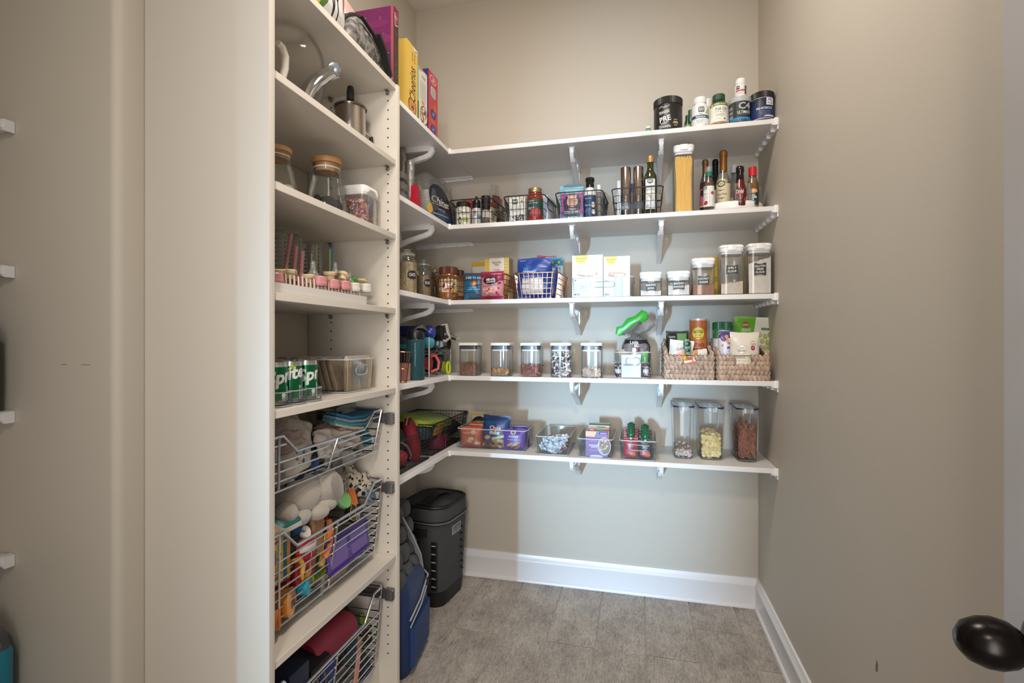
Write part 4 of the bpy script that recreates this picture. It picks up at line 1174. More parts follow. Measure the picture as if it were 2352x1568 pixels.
# clear bin with two cake mix boxes
xa, xb = 1313.5, 1455
c0, w, _ = span_y(xa, xb, 600, 2.205, Z3)
bh = at_y(1380, 637, 2.205).z - Z3
clear_bin('storage_bin', 'clear bin holding two white baking mix boxes on the middle shelf', (c0, 2.205+.15, Z3), w, .30, bh, flare=.005)
def mix(A, w, h, pic, k):
    A.rect(-w/2, 0, w/2, h, '#eeecea'); A.poly([(-w*.42, h*.90), (-w*.40, h), (w*.02, h), (w*.0, h*.90), (-w*.08, h*.82), (-w*.21, h*.785), (-w*.34, h*.82)], '#efcf6a')
    A.text('Simple', -w*.2, h*.925, '#6b6555', w=w*.34, h=h*.045); A.text('Mills', -w*.2, h*.865, '#8a7c4d', w=w*.22, h=h*.04, bold=0)
    for r_ in range(4):
        for i in range(15):
            a = -PI*.02 - PI*.96*i/14
            rr = w*(.29+.055*r_)
            x, y = -w*.2 + rr*math.cos(a), h*.93 + rr*math.sin(a)*1.02
            if abs(x) < w*.48 and y > h*.55: A.poly([(x, y+w*.018), (x+w*.012, y), (x, y-w*.018), (x-w*.012, y)], ['#5a7fa8', '#7fa0c4', '#a9bdd0', '#c9d3da'][(r_+i) % 4])
    A.ell(0, h*.55, w*.34, h*.065, '#a8927e'); A.dots(14, -w*.28, h*.50, w*.28, h*.60, w*.05, ['#c9b5a2', '#8f7865', '#d9c9b8'], 3); A.ell(-w*.02, h*.57, w*.30, h*.05, k); A.ell(w*.1, h*.535, w*.2, h*.03, '#e0d3c8')
    A.text('ALMOND FLOUR', 0, h*.25, '#8b9aac', w=w*.5, h=h*.022); A.text('MUFFIN & CAKE MIX', 0, h*.205, '#9aa6b4', w=w*.5, h=h*.02); A.text('Original', 0, h*.15, '#8b9aac', w=w*.28, h=h*.03)
    A.fine(w*.33, h*.86, w*.12, 5, '#b9c0c8', h*.03); A.rect(-w*.44, h*.045, -w*.36, h*.085, '#6d86a4'); A.rect(-w*.34, h*.045, -w*.25, h*.085, '#8fa3b8')
    A.text('NET WT 10.4 OZ', w*.33, h*.06, '#9aa6b4', w=w*.24); A.ell(-w*.4, h*.40, w*.04, h*.02, '#6d93bd')
c0, w, h = span_y(1314, 1384.5, 585.5, 2.216, Z3+.004)
carton('mix_box', 'left and taller white almond flour mix box in the clear bin', 'box', (c0, 2.245, Z3+.004), w, .05, h, '#e9e7e4', lambda A: mix(A, w, h, '#c9b8a6', '#eee5da'))
c0, w, h = span_y(1386, 1447, 588, 2.24, Z3+.004)
carton('mix_box', 'right white almond flour mix box with a cookie picture', 'box', (c0, 2.27, Z3+.004), w, .05, h, '#e9e7e4', lambda A: mix(A, w, h, '#b79b88', '#c9ab97'))
c0, w, h = span_y(1410, 1430, 637, 2.222, Z3+.004)
carton('sugar_box', 'small pale blue box at the front of the baking mix bin', 'box', (c0, 2.235, Z3+.004), w, .02, h, '#9fbad2', lambda A: A.rect(-w*.1, 0, w*.1, h, '#d9e4ee'))

# copper wire baskets
COP = mat('#b77f63', .28, 1, name='copper_wire')
GK = 'copper wire baskets on the middle shelf'
def cop(x0, x1, lab, yt, widen=.2, d=.24, Yf=2.203, rz=0, nx=8):
    c, w, h = span_y(x0, x1, yt, Yf, Z3)
    wire_basket('wire_basket', lab, (c, Yf+d/2, Z3), w, d, h, COP, rz, nx=nx, nd=12, nz=5, rr=.0027, wr=.0016, group=GK, widen=widen, taper=.016, ears=False)
cop(1061, 1158, 'copper wire basket with blue and pink snack pouches', 630, .18)
cop(1180, 1281, 'copper wire basket with the big blue organic pouch', 626, .13)
cop(992, 1053, 'copper wire basket in the corner around the peanut butter jar', 634, .25, Yf=2.225, d=.22, nx=6)
ZK = Z3 + .004
o, r, H, p = turned('peanut_butter_jar', 'natural peanut butter jar with red brand label and brown lid', 'jar', 1007, 1053, 611, 2.275, ZK, lambda r, H: [(r*.88, 0), (r*.97, .006), (r*.97, H*.22), (r*.93, H*.25), (r*.93, H*.62), (r*.97, H*.66), (r*.97, H*.72), (r*.84, H*.80)], mat('#8a5a34', .18))
cap(o, r*.94, H*.80, H, '#5b2f1f', 'lid', 40)
def f(A):
    A.rect(-r*1.6, H*.24, r*1.6, H*.63, '#d9c8a4')
    for i in range(9): A.line([(-.034+.0075*i, H*(.555+.028*math.sin(PI*(i+.5)/9))), (-.034+.0075*(i+1), H*(.555+.028*math.sin(PI*(i+1.5)/9)))], H*.07, '#2a2018')
    A.text('NATURAL', 0, H*.572, '#e3d3a6', w=.048, h=.008, arc=.06)
    A.rr(0, H*.42, .060, H*.20, .016, '#b3282b'); A.rr(-.014, H*.42, .028, H*.20, .012, '#8d2236'); A.rr(.026, H*.425, .012, H*.17, .004, '#3f6d3a'); A.rect(.006, H*.33, .014, H*.51, '#2a4374')
    A.text('Jif', -.001, H*.425, '#f4f0e6', w=.044, h=H*.17, bold=.05); A.text('CREAMY', -.004, H*.305, '#c9382f', w=.034, h=.006); A.ell(.026, H*.325, .010, .010, '#d8c23a'); A.fine(0, H*.275, .05, 1, '#6b5334')
wrap(o, p, f)
o, r, H, p = turned('peanut_butter_jar', 'second brown-lidded jar behind the peanut butter with the red label', 'jar', 1036, 1067, 619, 2.40, ZK, lambda r, H: [(r*.9, 0), (r, .006), (r, H*.72), (r*.84, H*.8)], mat('#8a6a48', .2))
cap(o, r*.92, H*.80, H, '#4d2a1e', 'lid', 40)
wrap(o, p, lambda A: A.rect(-r*1.5, H*.2, r*1.5, H*.66, '#cbb892').fine(0, H*.55, r*1.4, 5, '#6b5334', .01, .003))
c0, w, h = span_y(1065, 1112, 626, 2.222, ZK)
def f(A, w=w, h=h):
    A.rect(-w/2, 0, w/2, h, '#1f6e9a'); A.rect(-w/2, h*.9, w/2, h, '#174f72'); A.text('PARTAKE', 0, h*.80, '#e9eff2', w=w*.76, h=h*.085, rot=-.04); A.star(w*.02, h*.60, w*.16, w*.11, 7, '#b5622e'); A.ell(w*.03, h*.59, w*.09, w*.08, '#d89458')
    A.text('crunchy', 0, h*.43, '#bfe0ee', w=w*.4, h=h*.04); A.text('vanilla cookies', 0, h*.37, '#bfe0ee', w=w*.6, h=h*.04); A.rect(-w*.5, h*.24, w*.5, h*.27, '#174f72'); A.rect(-w*.2, h*.18, w*.46, h*.205, '#b03a3a'); A.fine(0, h*.12, w*.7, 2, '#93c3da', .006)
pouch('snack_pouch', 'bright blue cookie pouch in the middle copper basket', 'pouch', (c0, 2.235, ZK), w, h, .05, '#1f6e9a', f, seed=11, wr=.1, rz=.05)
c0, w, h = span_y(1104, 1157, 623, 2.215, ZK)
def f(A, w=w, h=h):
    A.rect(-w/2, 0, w/2, h, '#c98a90'); A.poly([(-w/2, h), (w/2, h), (w/2, h*.66), (w*.2, h*.60), (-w*.2, h*.72), (-w/2, h*.80)], '#a52a55'); A.ell(0, h*.66, w*.33, h*.15, '#281a26'); A.text('Made', 0, h*.70, '#f0e6e6', w=w*.40, h=h*.09, shear=.3, rot=.08); A.text('Good', .002, h*.615, '#f0e6e6', w=w*.40, h=h*.08, shear=.3, rot=.08)
    A.text('Crunchy Mini', 0, h*.465, '#3a2028', w=w*.66, h=h*.05, rot=.1); A.dots(16, -w*.3, h*.13, w*.34, h*.38, .007, ['#e0c3ae', '#b34d6a', '#d9a58c', '#8f2446'], 2); A.rect(-w/2, 0, w/2, h*.10, '#a52a55'); A.ell(w*.36, h*.56, w*.06, h*.04, '#6a2440')
pouch('snack_pouch', 'pink and crimson snack pouch in the middle copper basket', 'pouch', (c0, 2.222, ZK), w, h, .06, '#b85f78', f, seed=12, wr=.1, rz=-.05)
c0, w, h = span_y(1113, 1170, 592, 2.30, ZK)
def f(A, w=w, h=h):
    A.rect(-w/2, 0, w/2, h, '#cfae55')
    for i in range(14): A.rect(-w/2, h*(i/14), w/2, h*(i/14+.035), '#d9bd6c')
    A.rect(-w*.30, 0, w*.30, h, '#ded8ca'); A.text('favorite', 0, h*.90, '#2b2823', w=w*.36, h=h*.06); A.text('day', 0, h*.84, '#2b2823', w=w*.18, h=h*.06)
    for k, t in enumerate(('honey', 'flavored', 'graham', 'crackers')): A.text(t, 0, h*(.72-.085*k), '#7a7062', w=w*(.26+.03*k), h=h*.055, shear=.3)
    A.ell(0, h*.25, w*.25, h*.12, '#b98a4a')
carton('cracker_box', 'yellow striped honey graham cracker box in the copper basket', 'box', (c0, 2.335, ZK), w, .06, h, '#c9b79a', f, right=lambda A: A.rect(-.03, 0, .03, h, '#b9a98c').fine(0, h*.95, .04, 22, '#5a5142', .006), rz=R(-4))
c0, w, h = span_y(1081, 1126, 600, 2.37, ZK)
pouch('snack_pouch', 'white pouch with yellow top behind the graham cracker box', 'pouch', (c0, 2.385, ZK), w, h, .03, '#dcd9d0', lambda A: A.rect(-w/2, h*.88, w/2, h, '#cda63c').fine(0, h*.7, w*.6, 4, '#8c8778', .009), seed=13)
c0, w, h = span_y(1187, 1266, 591, 2.232, ZK)
def f(A, w=w, h=h):
    A.rect(-w/2, 0, w/2, h, '#1f3f86'); A.text('simply', -w*.22, h*.735, '#9fc7e6', w=w*.14, h=h*.03); A.text('nature', -w*.22, h*.69, '#9fc7e6', w=w*.14, h=h*.03); A.text('organic', -w*.12, h*.64, '#cfe3ee', w=w*.40, h=h*.085, bold=.02)
    A.text('coconut flour', -w*.12, h*.54, '#dfe6ee', w=w*.36, h=h*.03); A.rect(-w*.33, h*.10, w*.28, h*.50, '#cfc9c8'); A.rect(-w*.33, h*.10, w*.28, h*.13, '#ded9d8'); A.text('NET WT', -w*.2, h*.045, '#dfe6ee', w=w*.2, h=h*.022); A.ell(w*.23, h*.05, w*.025, h*.02, '#e5e9ee')
    A.fine(-w*.34, h*.93, w*.2, 1, '#cfd9ea')
pouch('flour_pouch', 'large royal blue organic flour pouch in the right copper basket', 'pouch', (c0, 2.25, ZK), w, h, .06, '#1f3f86', f, seed=14, wr=.1)
c0, w, h = span_y(1248, 1276, 606, 2.29, ZK)
pouch('snack_pouch', 'narrow dark blue pouch right of the big organic pouch', 'pouch', (c0, 2.295, ZK), w*1.3, h, .03, '#1b3574', lambda A: A.rect(-w*.2, h*.1, w*.3, h*.4, '#b9bec9'), seed=15)
c0, w, h = span_y(1256, 1290, 591, 2.36, ZK)
pouch('snack_pouch', 'teal pouch with yellow dots at the back of the right copper basket', 'pouch', (c0, 2.36, ZK), w*1.2, h, .03, '#b9c9cf', lambda A: A.rect(-w, h*.80, w, h, '#2f7f94').ell(-w*.1, h*.88, .006, .006, '#cfc04a').ell(w*.32, h*.88, .006, .006, '#cfc04a').dots(10, -w*.5, h*.5, w*.55, h*.75, .003, ['#4a6a78', '#8aa0a8'], 4), seed=16)
c0, w, h = span_y(1236, 1264, 587, 2.40, ZK)
pouch('snack_pouch', 'pouch with magenta top edge peeping over the blue organic pouch', 'pouch', (c0, 2.40, ZK), w*1.6, h, .03, '#a83358', None, seed=17, ry=.06)

# ------------------------------------------------------------ fourth shelf: five nut canisters, bread bin, woven baskets
Z4 = ZS[3]
GN = 'clear square canisters with white push lids'
NAV = mat('#343a4c', .35)
def pushbox(lab, x0, x1, Y=2.205, rz=0):
    c0, w, h = span_y(x0, x1, 784.8, Y, Z4)
    w = .088; h = .151
    o = canister('nut_canister', lab, (c0, Y+w/2, Z4), w, w, h-.016, rz, group=GN, lh=.0)
    G().loft([(h-.012, w+.006, w+.006, .012), (h-.002, w+.006, w+.006, .012), (h, w+.002, w+.002, .011)], 4).obj('lid', WHT, o)
    G().loft([(h-.030, w-.008, w-.008, .010), (h-.012, w-.008, w-.008, .010)], 4).obj('gasket', NAV, o)
    G().loft([(h-.036, w-.010, w-.010, .010), (h-.030, w-.010, w-.010, .010)], 4).obj('lid_ring', WHT, o)
    return (c0, Y+w/2, Z4+.005)
q = pushbox('square canister with brown flax seed, leftmost of the five', 1052, 1096)
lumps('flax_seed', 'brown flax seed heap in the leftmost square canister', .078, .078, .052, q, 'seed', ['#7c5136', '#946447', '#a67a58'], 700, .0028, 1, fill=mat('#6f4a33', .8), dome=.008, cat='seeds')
q = pushbox('square canister with a few walnut pieces, second from the left', 1126, 1169)
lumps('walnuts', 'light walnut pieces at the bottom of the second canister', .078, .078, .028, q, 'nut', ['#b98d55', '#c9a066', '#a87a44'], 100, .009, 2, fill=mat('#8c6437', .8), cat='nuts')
q = pushbox('square canister one third full of almonds, middle of the five', 1195, 1239)
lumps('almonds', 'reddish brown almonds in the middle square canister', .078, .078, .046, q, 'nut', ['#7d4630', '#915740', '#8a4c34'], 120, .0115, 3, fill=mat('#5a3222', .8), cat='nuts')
q = pushbox('square canister with dark and white trail mix, second from the right', 1265, 1309)
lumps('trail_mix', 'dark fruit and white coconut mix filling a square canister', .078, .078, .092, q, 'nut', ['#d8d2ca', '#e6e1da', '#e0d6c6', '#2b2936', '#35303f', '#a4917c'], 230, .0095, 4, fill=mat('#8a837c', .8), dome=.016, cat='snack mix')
q = pushbox('square canister with pale almond slices, rightmost of the five', 1335, 1381)
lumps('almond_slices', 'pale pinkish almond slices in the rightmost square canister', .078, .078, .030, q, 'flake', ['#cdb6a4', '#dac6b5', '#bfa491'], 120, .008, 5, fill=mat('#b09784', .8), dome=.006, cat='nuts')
c0, w, _ = span_y(1414, 1494, 800, 2.208, Z4)
bh = at_y(1453, 811, 2.208).z - Z4
clear_bin('storage_bin', 'clear bin with bread buns bag and white box on fourth shelf', (c0, 2.208+.13, Z4), w+.006, .26, bh+.004, flare=.008)
cB = c0
c0, w, h = span_y(1427, 1472, 815, 2.216, Z4+.004)
carton('oat_box', 'white box showing behind the bin front below the bread bag', 'box', (c0, 2.235, Z4+.004), w, .03, h, '#ecebea', lambda A: A.rect(-w*.4, h*.52, w*.4, h*.6, '#7f9cc0').fine(0, h*.4, w*.7, 7, '#c9ccd2', .006))
c0, w, h = span_y(1420, 1476, 801, 2.26, Z4+.004)
pouch('paper_bag', 'folded brown paper bag in the bread bin', 'bag', (c0, 2.28, Z4+.004), w, h, .05, '#a8968a', None, seed=20, wr=.12, rough=.8)
for i, (x0, x1, lb) in enumerate(((1415, 1426, 'dark packet with red dots at the left end of the bread bin'), (1474, 1494, 'dark packet with red dots at the right end of the bread bin'))):
    c0, w, h = span_y(x0, x1, 832, 2.225, Z4+.004)
    pouch('snack_packet', lb, 'packet', (c0, 2.235, Z4+.004), max(w, .03), h, .02, '#2c2c38', lambda A: A.dots(40, -.02, 0, .02, h*.8, .0034, ['#b5463e', '#e0d9d4', '#b5463e'], i).rect(-.012, h*.3, .01, h*.55, '#c9ccd0'), seed=21+i)
c0, w, h = span_y(1474, 1488, 806, 2.25, Z4+.004)
pouch('green_wrapper', 'bright green wrapper strip inside the bread bin', 'wrapper', (c0, 2.255, Z4+.004), w*1.1, h, .02, '#4ea04a', None, seed=24, wr=.2)
# buns in a gathered bag above the bin
zb = Z4 + .060
c0, w, h = span_y(1428, 1494, 768, 2.31, zb)
o = thing('bread_bag', 'black and clear bag of buns with a green twisted top', 'bag', (c0, 2.33, zb))
G().loft([(0, w*.86, .11, .03), (h*.2, w, .13, .04), (h*.62, w*.99, .13, .045), (h*.84, w*.80, .10, .04), (h*.92, w*.42, .06, .02), (h*1.05, w*.2, .03, .01, -w*.06, 0)], 5).obj('bag_body', clear('#c9c8c8', .25, .4, .12, .9, 60), o)
A = Art(.0012)
A.poly([(-w*.46, h*.02), (w*.46, h*.02), (w*.48, h*.6), (w*.36, h*.82), (-w*.36, h*.82), (-w*.48, h*.5)], '#221f22'); A.text('Little', -w*.06, h*.73, '#e9e4e4', w=w*.28, h=h*.10); A.text('BIG BREAD', -w*.0, h*.62, '#e9e4e4', w=w*.5, h=h*.11); A.ell(-w*.2, h*.47, w*.22, h*.09, '#cfcaca'); A.ell(-w*.34, h*.52, w*.09, h*.12, '#b3283e')
A.ell(w*.26, h*.47, w*.16, h*.13, '#a8264a'); A.text('70', w*.26, h*.47, '#f2eeee', w=w*.2, h=h*.11); A.text('ORGANIC BREAD', -w*.02, h*.33, '#e9e4e4', w=w*.7, h=h*.05)
A.build(o, lambda u, v, q: (u, -.066 + .030*(2*u/w)**2*1.0 + .04*max(0, v/h-.5)**1.5 - q, v), (.01, .01), 'front_print', .25)
g = G()
for k in range(5): g.ball((-w*.3+w*.15*k, .0, h*.3), (w*.16, .045, h*.26), 10)
g.obj('buns', mat('#6b4a30', .7), o)
P = [(w*-.06, 0, h*1.02), (w*.10, -.01, h*1.14), (w*.3, -.012, h*1.32), (w*.52, -.01, h*1.5)]
g = G().tube(P, [.010, .022, .034, .030], 9); g.obj('clear_tail', WRAP, o)
g = G()
g.tube([(-w*.66, 0, h*.98), (-w*.56, 0, h*1.12), (-w*.40, 0, h*1.20), (-w*.2, 0, h*1.38), (w*.06, 0, h*1.50), (w*.30, 0, h*1.68), (w*.40, 0, h*1.70)], [.008, .022, .018, .025, .022, .024, .008], 12)
g.v = [(x, -.038 + y*.35 + .006*noise.noise(Vector((x*60, 0, z*60))), z + .004*noise.noise(Vector((z*90, x*80, 2)))) for x, y, z in g.v]
g.obj('green_band', mat('#3fae3c', .3), o, ang=60)
g = G().tube([(-w*.44, -.052, h*1.00), (-w*.28, -.056, h*1.13), (-w*.16, -.052, h*1.17), (w*.0, -.056, h*1.33), (w*.16, -.052, h*1.40)], 0, flat=(.005, .013)); g.obj('black_band', mat('#1c1717', .4), o)

# woven water-hyacinth baskets: every plaited lobe is a piece
LOBE = None
STRAW = [mottled('hyacinth', ['#8d7463', '#b39a86', '#c9b3a0'], 70, .7, stretch=(1, 1, .25), rnd=.16, bump=.5)]
def lobe_mesh():
    g = G(); n = 7
    P = [(-.010, .001, -.017), (-.006, -.004, -.009), (.0, -.0075, .0), (.006, -.004, .009), (.009, .001, .018)]
    g.tube(P, [.003, .0085, .0108, .0085, .0025], 9)
    return g.mesh('plait', STRAW, ang=100)
LOBE = lobe_mesh()
def woven(lab, x0, x1, Yf, hf, hb, d):
    c0, w, _ = span_y(x0, x1, 850, Yf, Z4); w -= .010
    o = thing('woven_basket', lab, 'basket', (c0, Yf+d/2, Z4), 0, 'woven baskets on the fourth shelf')
    rowh = .0185
    dark = mat('#6a543f', .9)
    g = G()
    wi = w-.016; di = d-.016
    prof = lambda y: hf + (hb-hf)*max(0, min(1, (y+d/2)/d))**.8
    nt0, nt1 = -.030, .032
    # liner that backs the plaits
    g.box((0, 0, .004), (wi, di, .006))
    zs = hf-.006
    zn = hf-.045
    g.box((nt0-(nt0+wi/2)/2, -di/2, zs/2), (wi/2+nt0, .004, zs)); g.box((nt1+(wi/2-nt1)/2, -di/2, zs/2), (wi/2-nt1, .004, zs)); g.box(((nt0+nt1)/2, -di/2, zn/2), (nt1-nt0, .004, zn))
    for sx in (-1, 1):
        P = [(-di/2, 0), (di/2, 0), (di/2, hb-.006)] + [(-di/2+di*(1-k/6), prof(-d/2+d*(1-k/6))-.006) for k in range(1, 7)]
        g.prism(P, sx*wi/2-.002, sx*wi/2+.002, 'x')
    g.box((0, di/2, hb/2), (wi, .004, hb-.006))
    g.obj('liner', dark, o)
    def put(x, y, z, rz, flip):
        k = link('plait', LOBE, o, (x, y, z), (0, 0, rz)); k.scale = (flip*.92, .75, .95)
    nx = max(6, round(w/.0160)); ny = max(6, round(d/.0195))
    rr = int(hb/rowh)
    for j in range(rr+1):
        z = .013 + j*rowh
        fl = 1 if j % 2 else -1
        for i in range(nx):
            x = -w/2 + .008 + (w-.016)*(i+.5*(j % 2)*0)/(nx-1)
            if z < hf-.006 and not (nt0 < x < nt1 and z > zn-.002): put(x, -d/2+.003, z, 0, fl)
        for i in range(ny):
            y = -d/2 + .008 + (d-.016)*i/(ny-1)
            if z < prof(y)-.004:
                put(-w/2+.003, y, z, -PI/2, fl)
                if j > rr*.3 or True: put(w/2-.003, y, z, PI/2, fl)
    # rim braid
    P = [(-w/2+.004, d/2-.004, hb)] + [(-w/2+.004, -d/2+d*(1-k/8), prof(-d/2+d*(1-k/8))) for k in range(8)] + [(-w/2+.004, -d/2+.004, hf-.002)]
    g = G()
    for sx in (1, -1):
        g.tube([(sx*x, y, z+.002*math.sin(k*2.5)) for k, (x, y, z) in enumerate(P)], [.0055+.001*math.sin(k*3) for k in range(len(P))], 7)
    g.tube([(-w/2+.004, d/2-.004, hb), (w/2-.004, d/2-.004, hb)], .006, 7)
    g.obj('rim_braid', STRAW, o)
    G().tube([(-w/2+.004, -d/2+.004, hf), (w/2-.004, -d/2+.004, hf)], .0016, 6).obj('rim_wire', mat('#4a3d30', .6), o)
    return c0, w, hf
hf = at_y(1580, 816, 2.205).z - Z4
ca, wa, _ = woven('left woven basket holding the orange crisps can', 1527, 1640, 2.205, hf, .165, .25)
cb, wb, _ = woven('right woven basket holding the cream baby snack pouch', 1648, 1768, 2.205, hf, .165, .25)
ZW = Z4 + .008
o, r, H, p = turned('crisps_can', 'tall orange barbecue crisps can in the left woven basket', 'can', 1583, 1624, 731, 2.32, ZW, lambda r, H: [(r*.97, 0), (r*.97, H*.965), (r, H*.97), (r, H*.985), (r*.9, H*.985)], mat('#b8622f', .35))
G().lathe([(r*.99, H*.965), (r*1.01, H*.98), (r*.98, H), (r*.9, H)], 26).obj('lid', mat('#cfd0d0', .3, .3), o)
def f(A):
    A.rect(-r*1.8, 0, r*1.8, H*.96, '#bd6632'); A.text('THE TASTE YOU LOVE', 0, H*.93, '#6a2c1a', w=r*1.5, h=H*.018)
    for i in range(17):
        a = PI*(i+.5)/17; k0, k1 = r*.86, r*(1.1 if i % 2 else 1.24)
        A.line([(k0*math.cos(a), H*.745+k0*math.sin(a)), (k1*math.cos(a), H*.745+k1*math.sin(a))], .0016, '#5a2618')
    A.ell(0, H*.745, r*.74, r*.74, '#5a3a1e', 28); A.ell(0, H*.745, r*.70, r*.70, '#d8c24a', 28); A.text('The', 0, H*.81, '#4a3320', w=r*.3, h=H*.022, shear=.3); A.text('GOOD', 0, H*.77, '#3d2a1c', w=r*1.14, h=H*.05, bold=.03); A.text('Crisp', 0, H*.712, '#3d2a1c', w=r*.66, h=H*.034, shear=.3); A.text('COMPANY', 0, H*.672, '#3d2a1c', w=r*.8, h=H*.022)
    A.text('OUTBACK', 0, H*.545, '#3a1c14', w=r*1.66, h=H*.062, bold=.03); A.text('BBQ', 0, H*.46, '#3a1c14', w=r*1.2, h=H*.062, bold=.03)
    A.text('orange can', 0, -1, '#000000', h=.001) if 0 else None
wrap(o, p, f, turn=.02)
c0, w, h = span_y(1530, 1582, 760, 2.285, ZW)
def f(A, w=w, h=h):
    A.rect(-w/2, 0, w/2, h, '#1f1d1c'); A.rect(-w*.02, h*.5, w*.42, h*.95, '#5d8a4e')
    for i in range(6): A.rect(w*(.0+.07*i), h*.5, w*(.03+.07*i), h*.95, '#7fa869')
    A.rr(-w*.24, h*.87, w*.36, h*.07, .002, '#2d2b2a'); A.text('CASHEWS', -w*.24, h*.87, '#dcd8d0', w=w*.28, h=h*.03)
    for x, y in ((-.28, .68), (-.1, .64), (-.22, .58), (.02, .6)): A.ell(w*x, h*y, w*.09, h*.05, '#cda070'); A.ell(w*x, h*(y-.01), w*.05, h*.02, '#e3c096')
pouch('nut_pouch', 'black cashew pouch with green stripes in left woven basket', 'pouch', (c0, 2.30, ZW), w, h, .04, '#22201f', f, seed=30, rz=.1)
c0, w, h = span_y(1529, 1584, 781, 2.235, ZW)
def f(A, w=w, h=h):
    A.rect(-w/2, 0, w/2, h, '#d9d6d0'); A.poly([(-w*.25, 0), (w/2, 0), (w/2, h*.55), (w*.1, h*.74), (-w*.15, h*.68), (-w*.3, h*.5)], '#c8713a'); A.text('Goldfish', w*.0, h*.78, '#2f2c2a', w=w*.46, h=h*.09, shear=.3, rot=.3); A.ell(w*.12, h*.56, w*.12, h*.08, '#e0b94a'); A.ell(-w*.02, h*.3, w*.2, h*.08, '#d98f52'); A.fine(-w*.1, h*.2, w*.3, 3, '#efdcc8', .006)
pouch('snack_pouch', 'white and orange snack pouch leaning in left woven basket', 'pouch', (c0, 2.238, ZW), w, h, .05, '#d9d6d0', f, seed=31, ry=.12)
def clip():
    o = thing('bag_clip', 'green and black rounded bag clip on the orange snack pouch', 'clip', tuple(at_y(1579, 797, 2.205)), 0, rot=(0, -.12, 0))
    G().loft([(-.030, .022, .010, .005), (-.012, .026, .012, .006), (.016, .032, .014, .007), (.033, .020, .012, .005)], 4).obj('body', mat('#5c8760', .35), o)
    for z, r_ in ((.014, .0115), (-.013, .0075)):
        g = G().lathe([(r_, 0), (r_, .003), (r_*.7, .004), (.0005, .004)], 20, M=Matrix.Translation((0, -.006, z)) @ Matrix.Rotation(PI/2, 4, 'X')); g.obj('button', mat('#151716', .3), o)
    G().ball((0, -.011, .014), (.005, .002, .005), 8).obj('button_centre', mat('#6b8f62', .4), o)
clip()
c0, w, h = span_y(1588, 1634, 803, 2.23, ZW)
pouch('snack_pouch', 'orange and white snack packet lying before the crisps can', 'pouch', (c0, 2.24, ZW), w, h, .035, '#c8713a', lambda A: A.rect(-w/2, 0, w/2, h, '#c57238').poly([(0, h*.75), (w/2, h*.7), (w/2, h), (w*.05, h)], '#d4d0c8').text('Crunchies', -w*.2, h*.85, '#3c2a1c', w=w*.4, h=h*.08, shear=.3).ell(-w*.25, h*.8, w*.12, h*.06, '#e0b94a'), seed=32, ry=-.15)
c0, w, h = span_y(1558, 1610, 818, 2.215, ZW)
def f(A, w=w, h=h):
    A.rect(-w/2, 0, w/2, h, '#c9713b'); A.ell(-w*.14, h*.9, w*.12, h*.13, '#e3e0da'); A.poly([(-w/2, h*.55), (w*.1, h*.66), (w*.12, h*.6), (-w/2, h*.42)], '#d9d3c8'); A.ell(w*.3, h*.7, w*.16, h*.13, '#d6d3cf'); A.text('Snack', w*.3, h*.7, '#4a4040', w=w*.2, h=h*.05, shear=.3); A.poly([(-w*.4, h*.5), (w*.2, h*.56), (w*.1, h*.46)], '#a9552a')
pouch('snack_pouch', 'orange carrot snack packet seen through the left basket opening', 'pouch', (c0, 2.219, ZW+.015), w, h-.015, .014, '#c9713b', f, seed=33)
o, r, H, p = turned('puffs_canister', 'white snack canister with dark green lid, left in right woven basket', 'canister', 1636, 1682, 739, 2.33, ZW, lambda r, H: [(r*.97, 0), (r*.97, H*.88)], mat('#d9dbd6', .35))
cap(o, r, H*.86, H, '#1f5a36', 'lid', 36)
wrap(o, p, lambda A: A.rect(-r*1.4, H*.72, r*1.4, H*.86, '#3c7a4a').dots(16, -r, H*.73, r, H*.84, .006, ['#6fa05a', '#2d6440'], 2).text('puffs', -.004, H*.62, '#3d5f8c', w=.03).fine(0, H*.5, .04, 4, '#9aa', .008) if 0 else A.rect(-r*1.4, H*.70, r*1.4, H*.86, '#3c7a4a').dots(16, -r, H*.71, r, H*.84, .006, ['#6fa05a', '#2d6440'], 2))
c0, w, h = span_y(1651, 1688, 759, 2.275, ZW)
def f(A, w=w, h=h):
    A.rect(-w/2, 0, w/2, h, '#d8d6de'); A.rect(-w/2, h*.84, w/2, h, '#43397a'); A.ell(-w*.2, h*.84, w*.2, h*.07, '#6a4a8c'); A.dots(9, -w*.4, h*.62, w*.5, h*.92, .008, ['#b9744e', '#3b4a8c', '#7a3d6a', '#d49a6a'], 3); A.text('gr', w*.18, h*.60, '#4a2d84', w=w*.44, h=h*.13, bold=.03); A.fine(w*.0, h*.50, w*.5, 3, '#8d8aa0', .006)
pouch('snack_pouch', 'white and purple granola pouch beside the cream baby pouch', 'pouch', (c0, 2.283, ZW), w, h, .04, '#d8d6de', f, seed=34)
c0, w, h = span_y(1680, 1769, 727, 2.34, ZW)
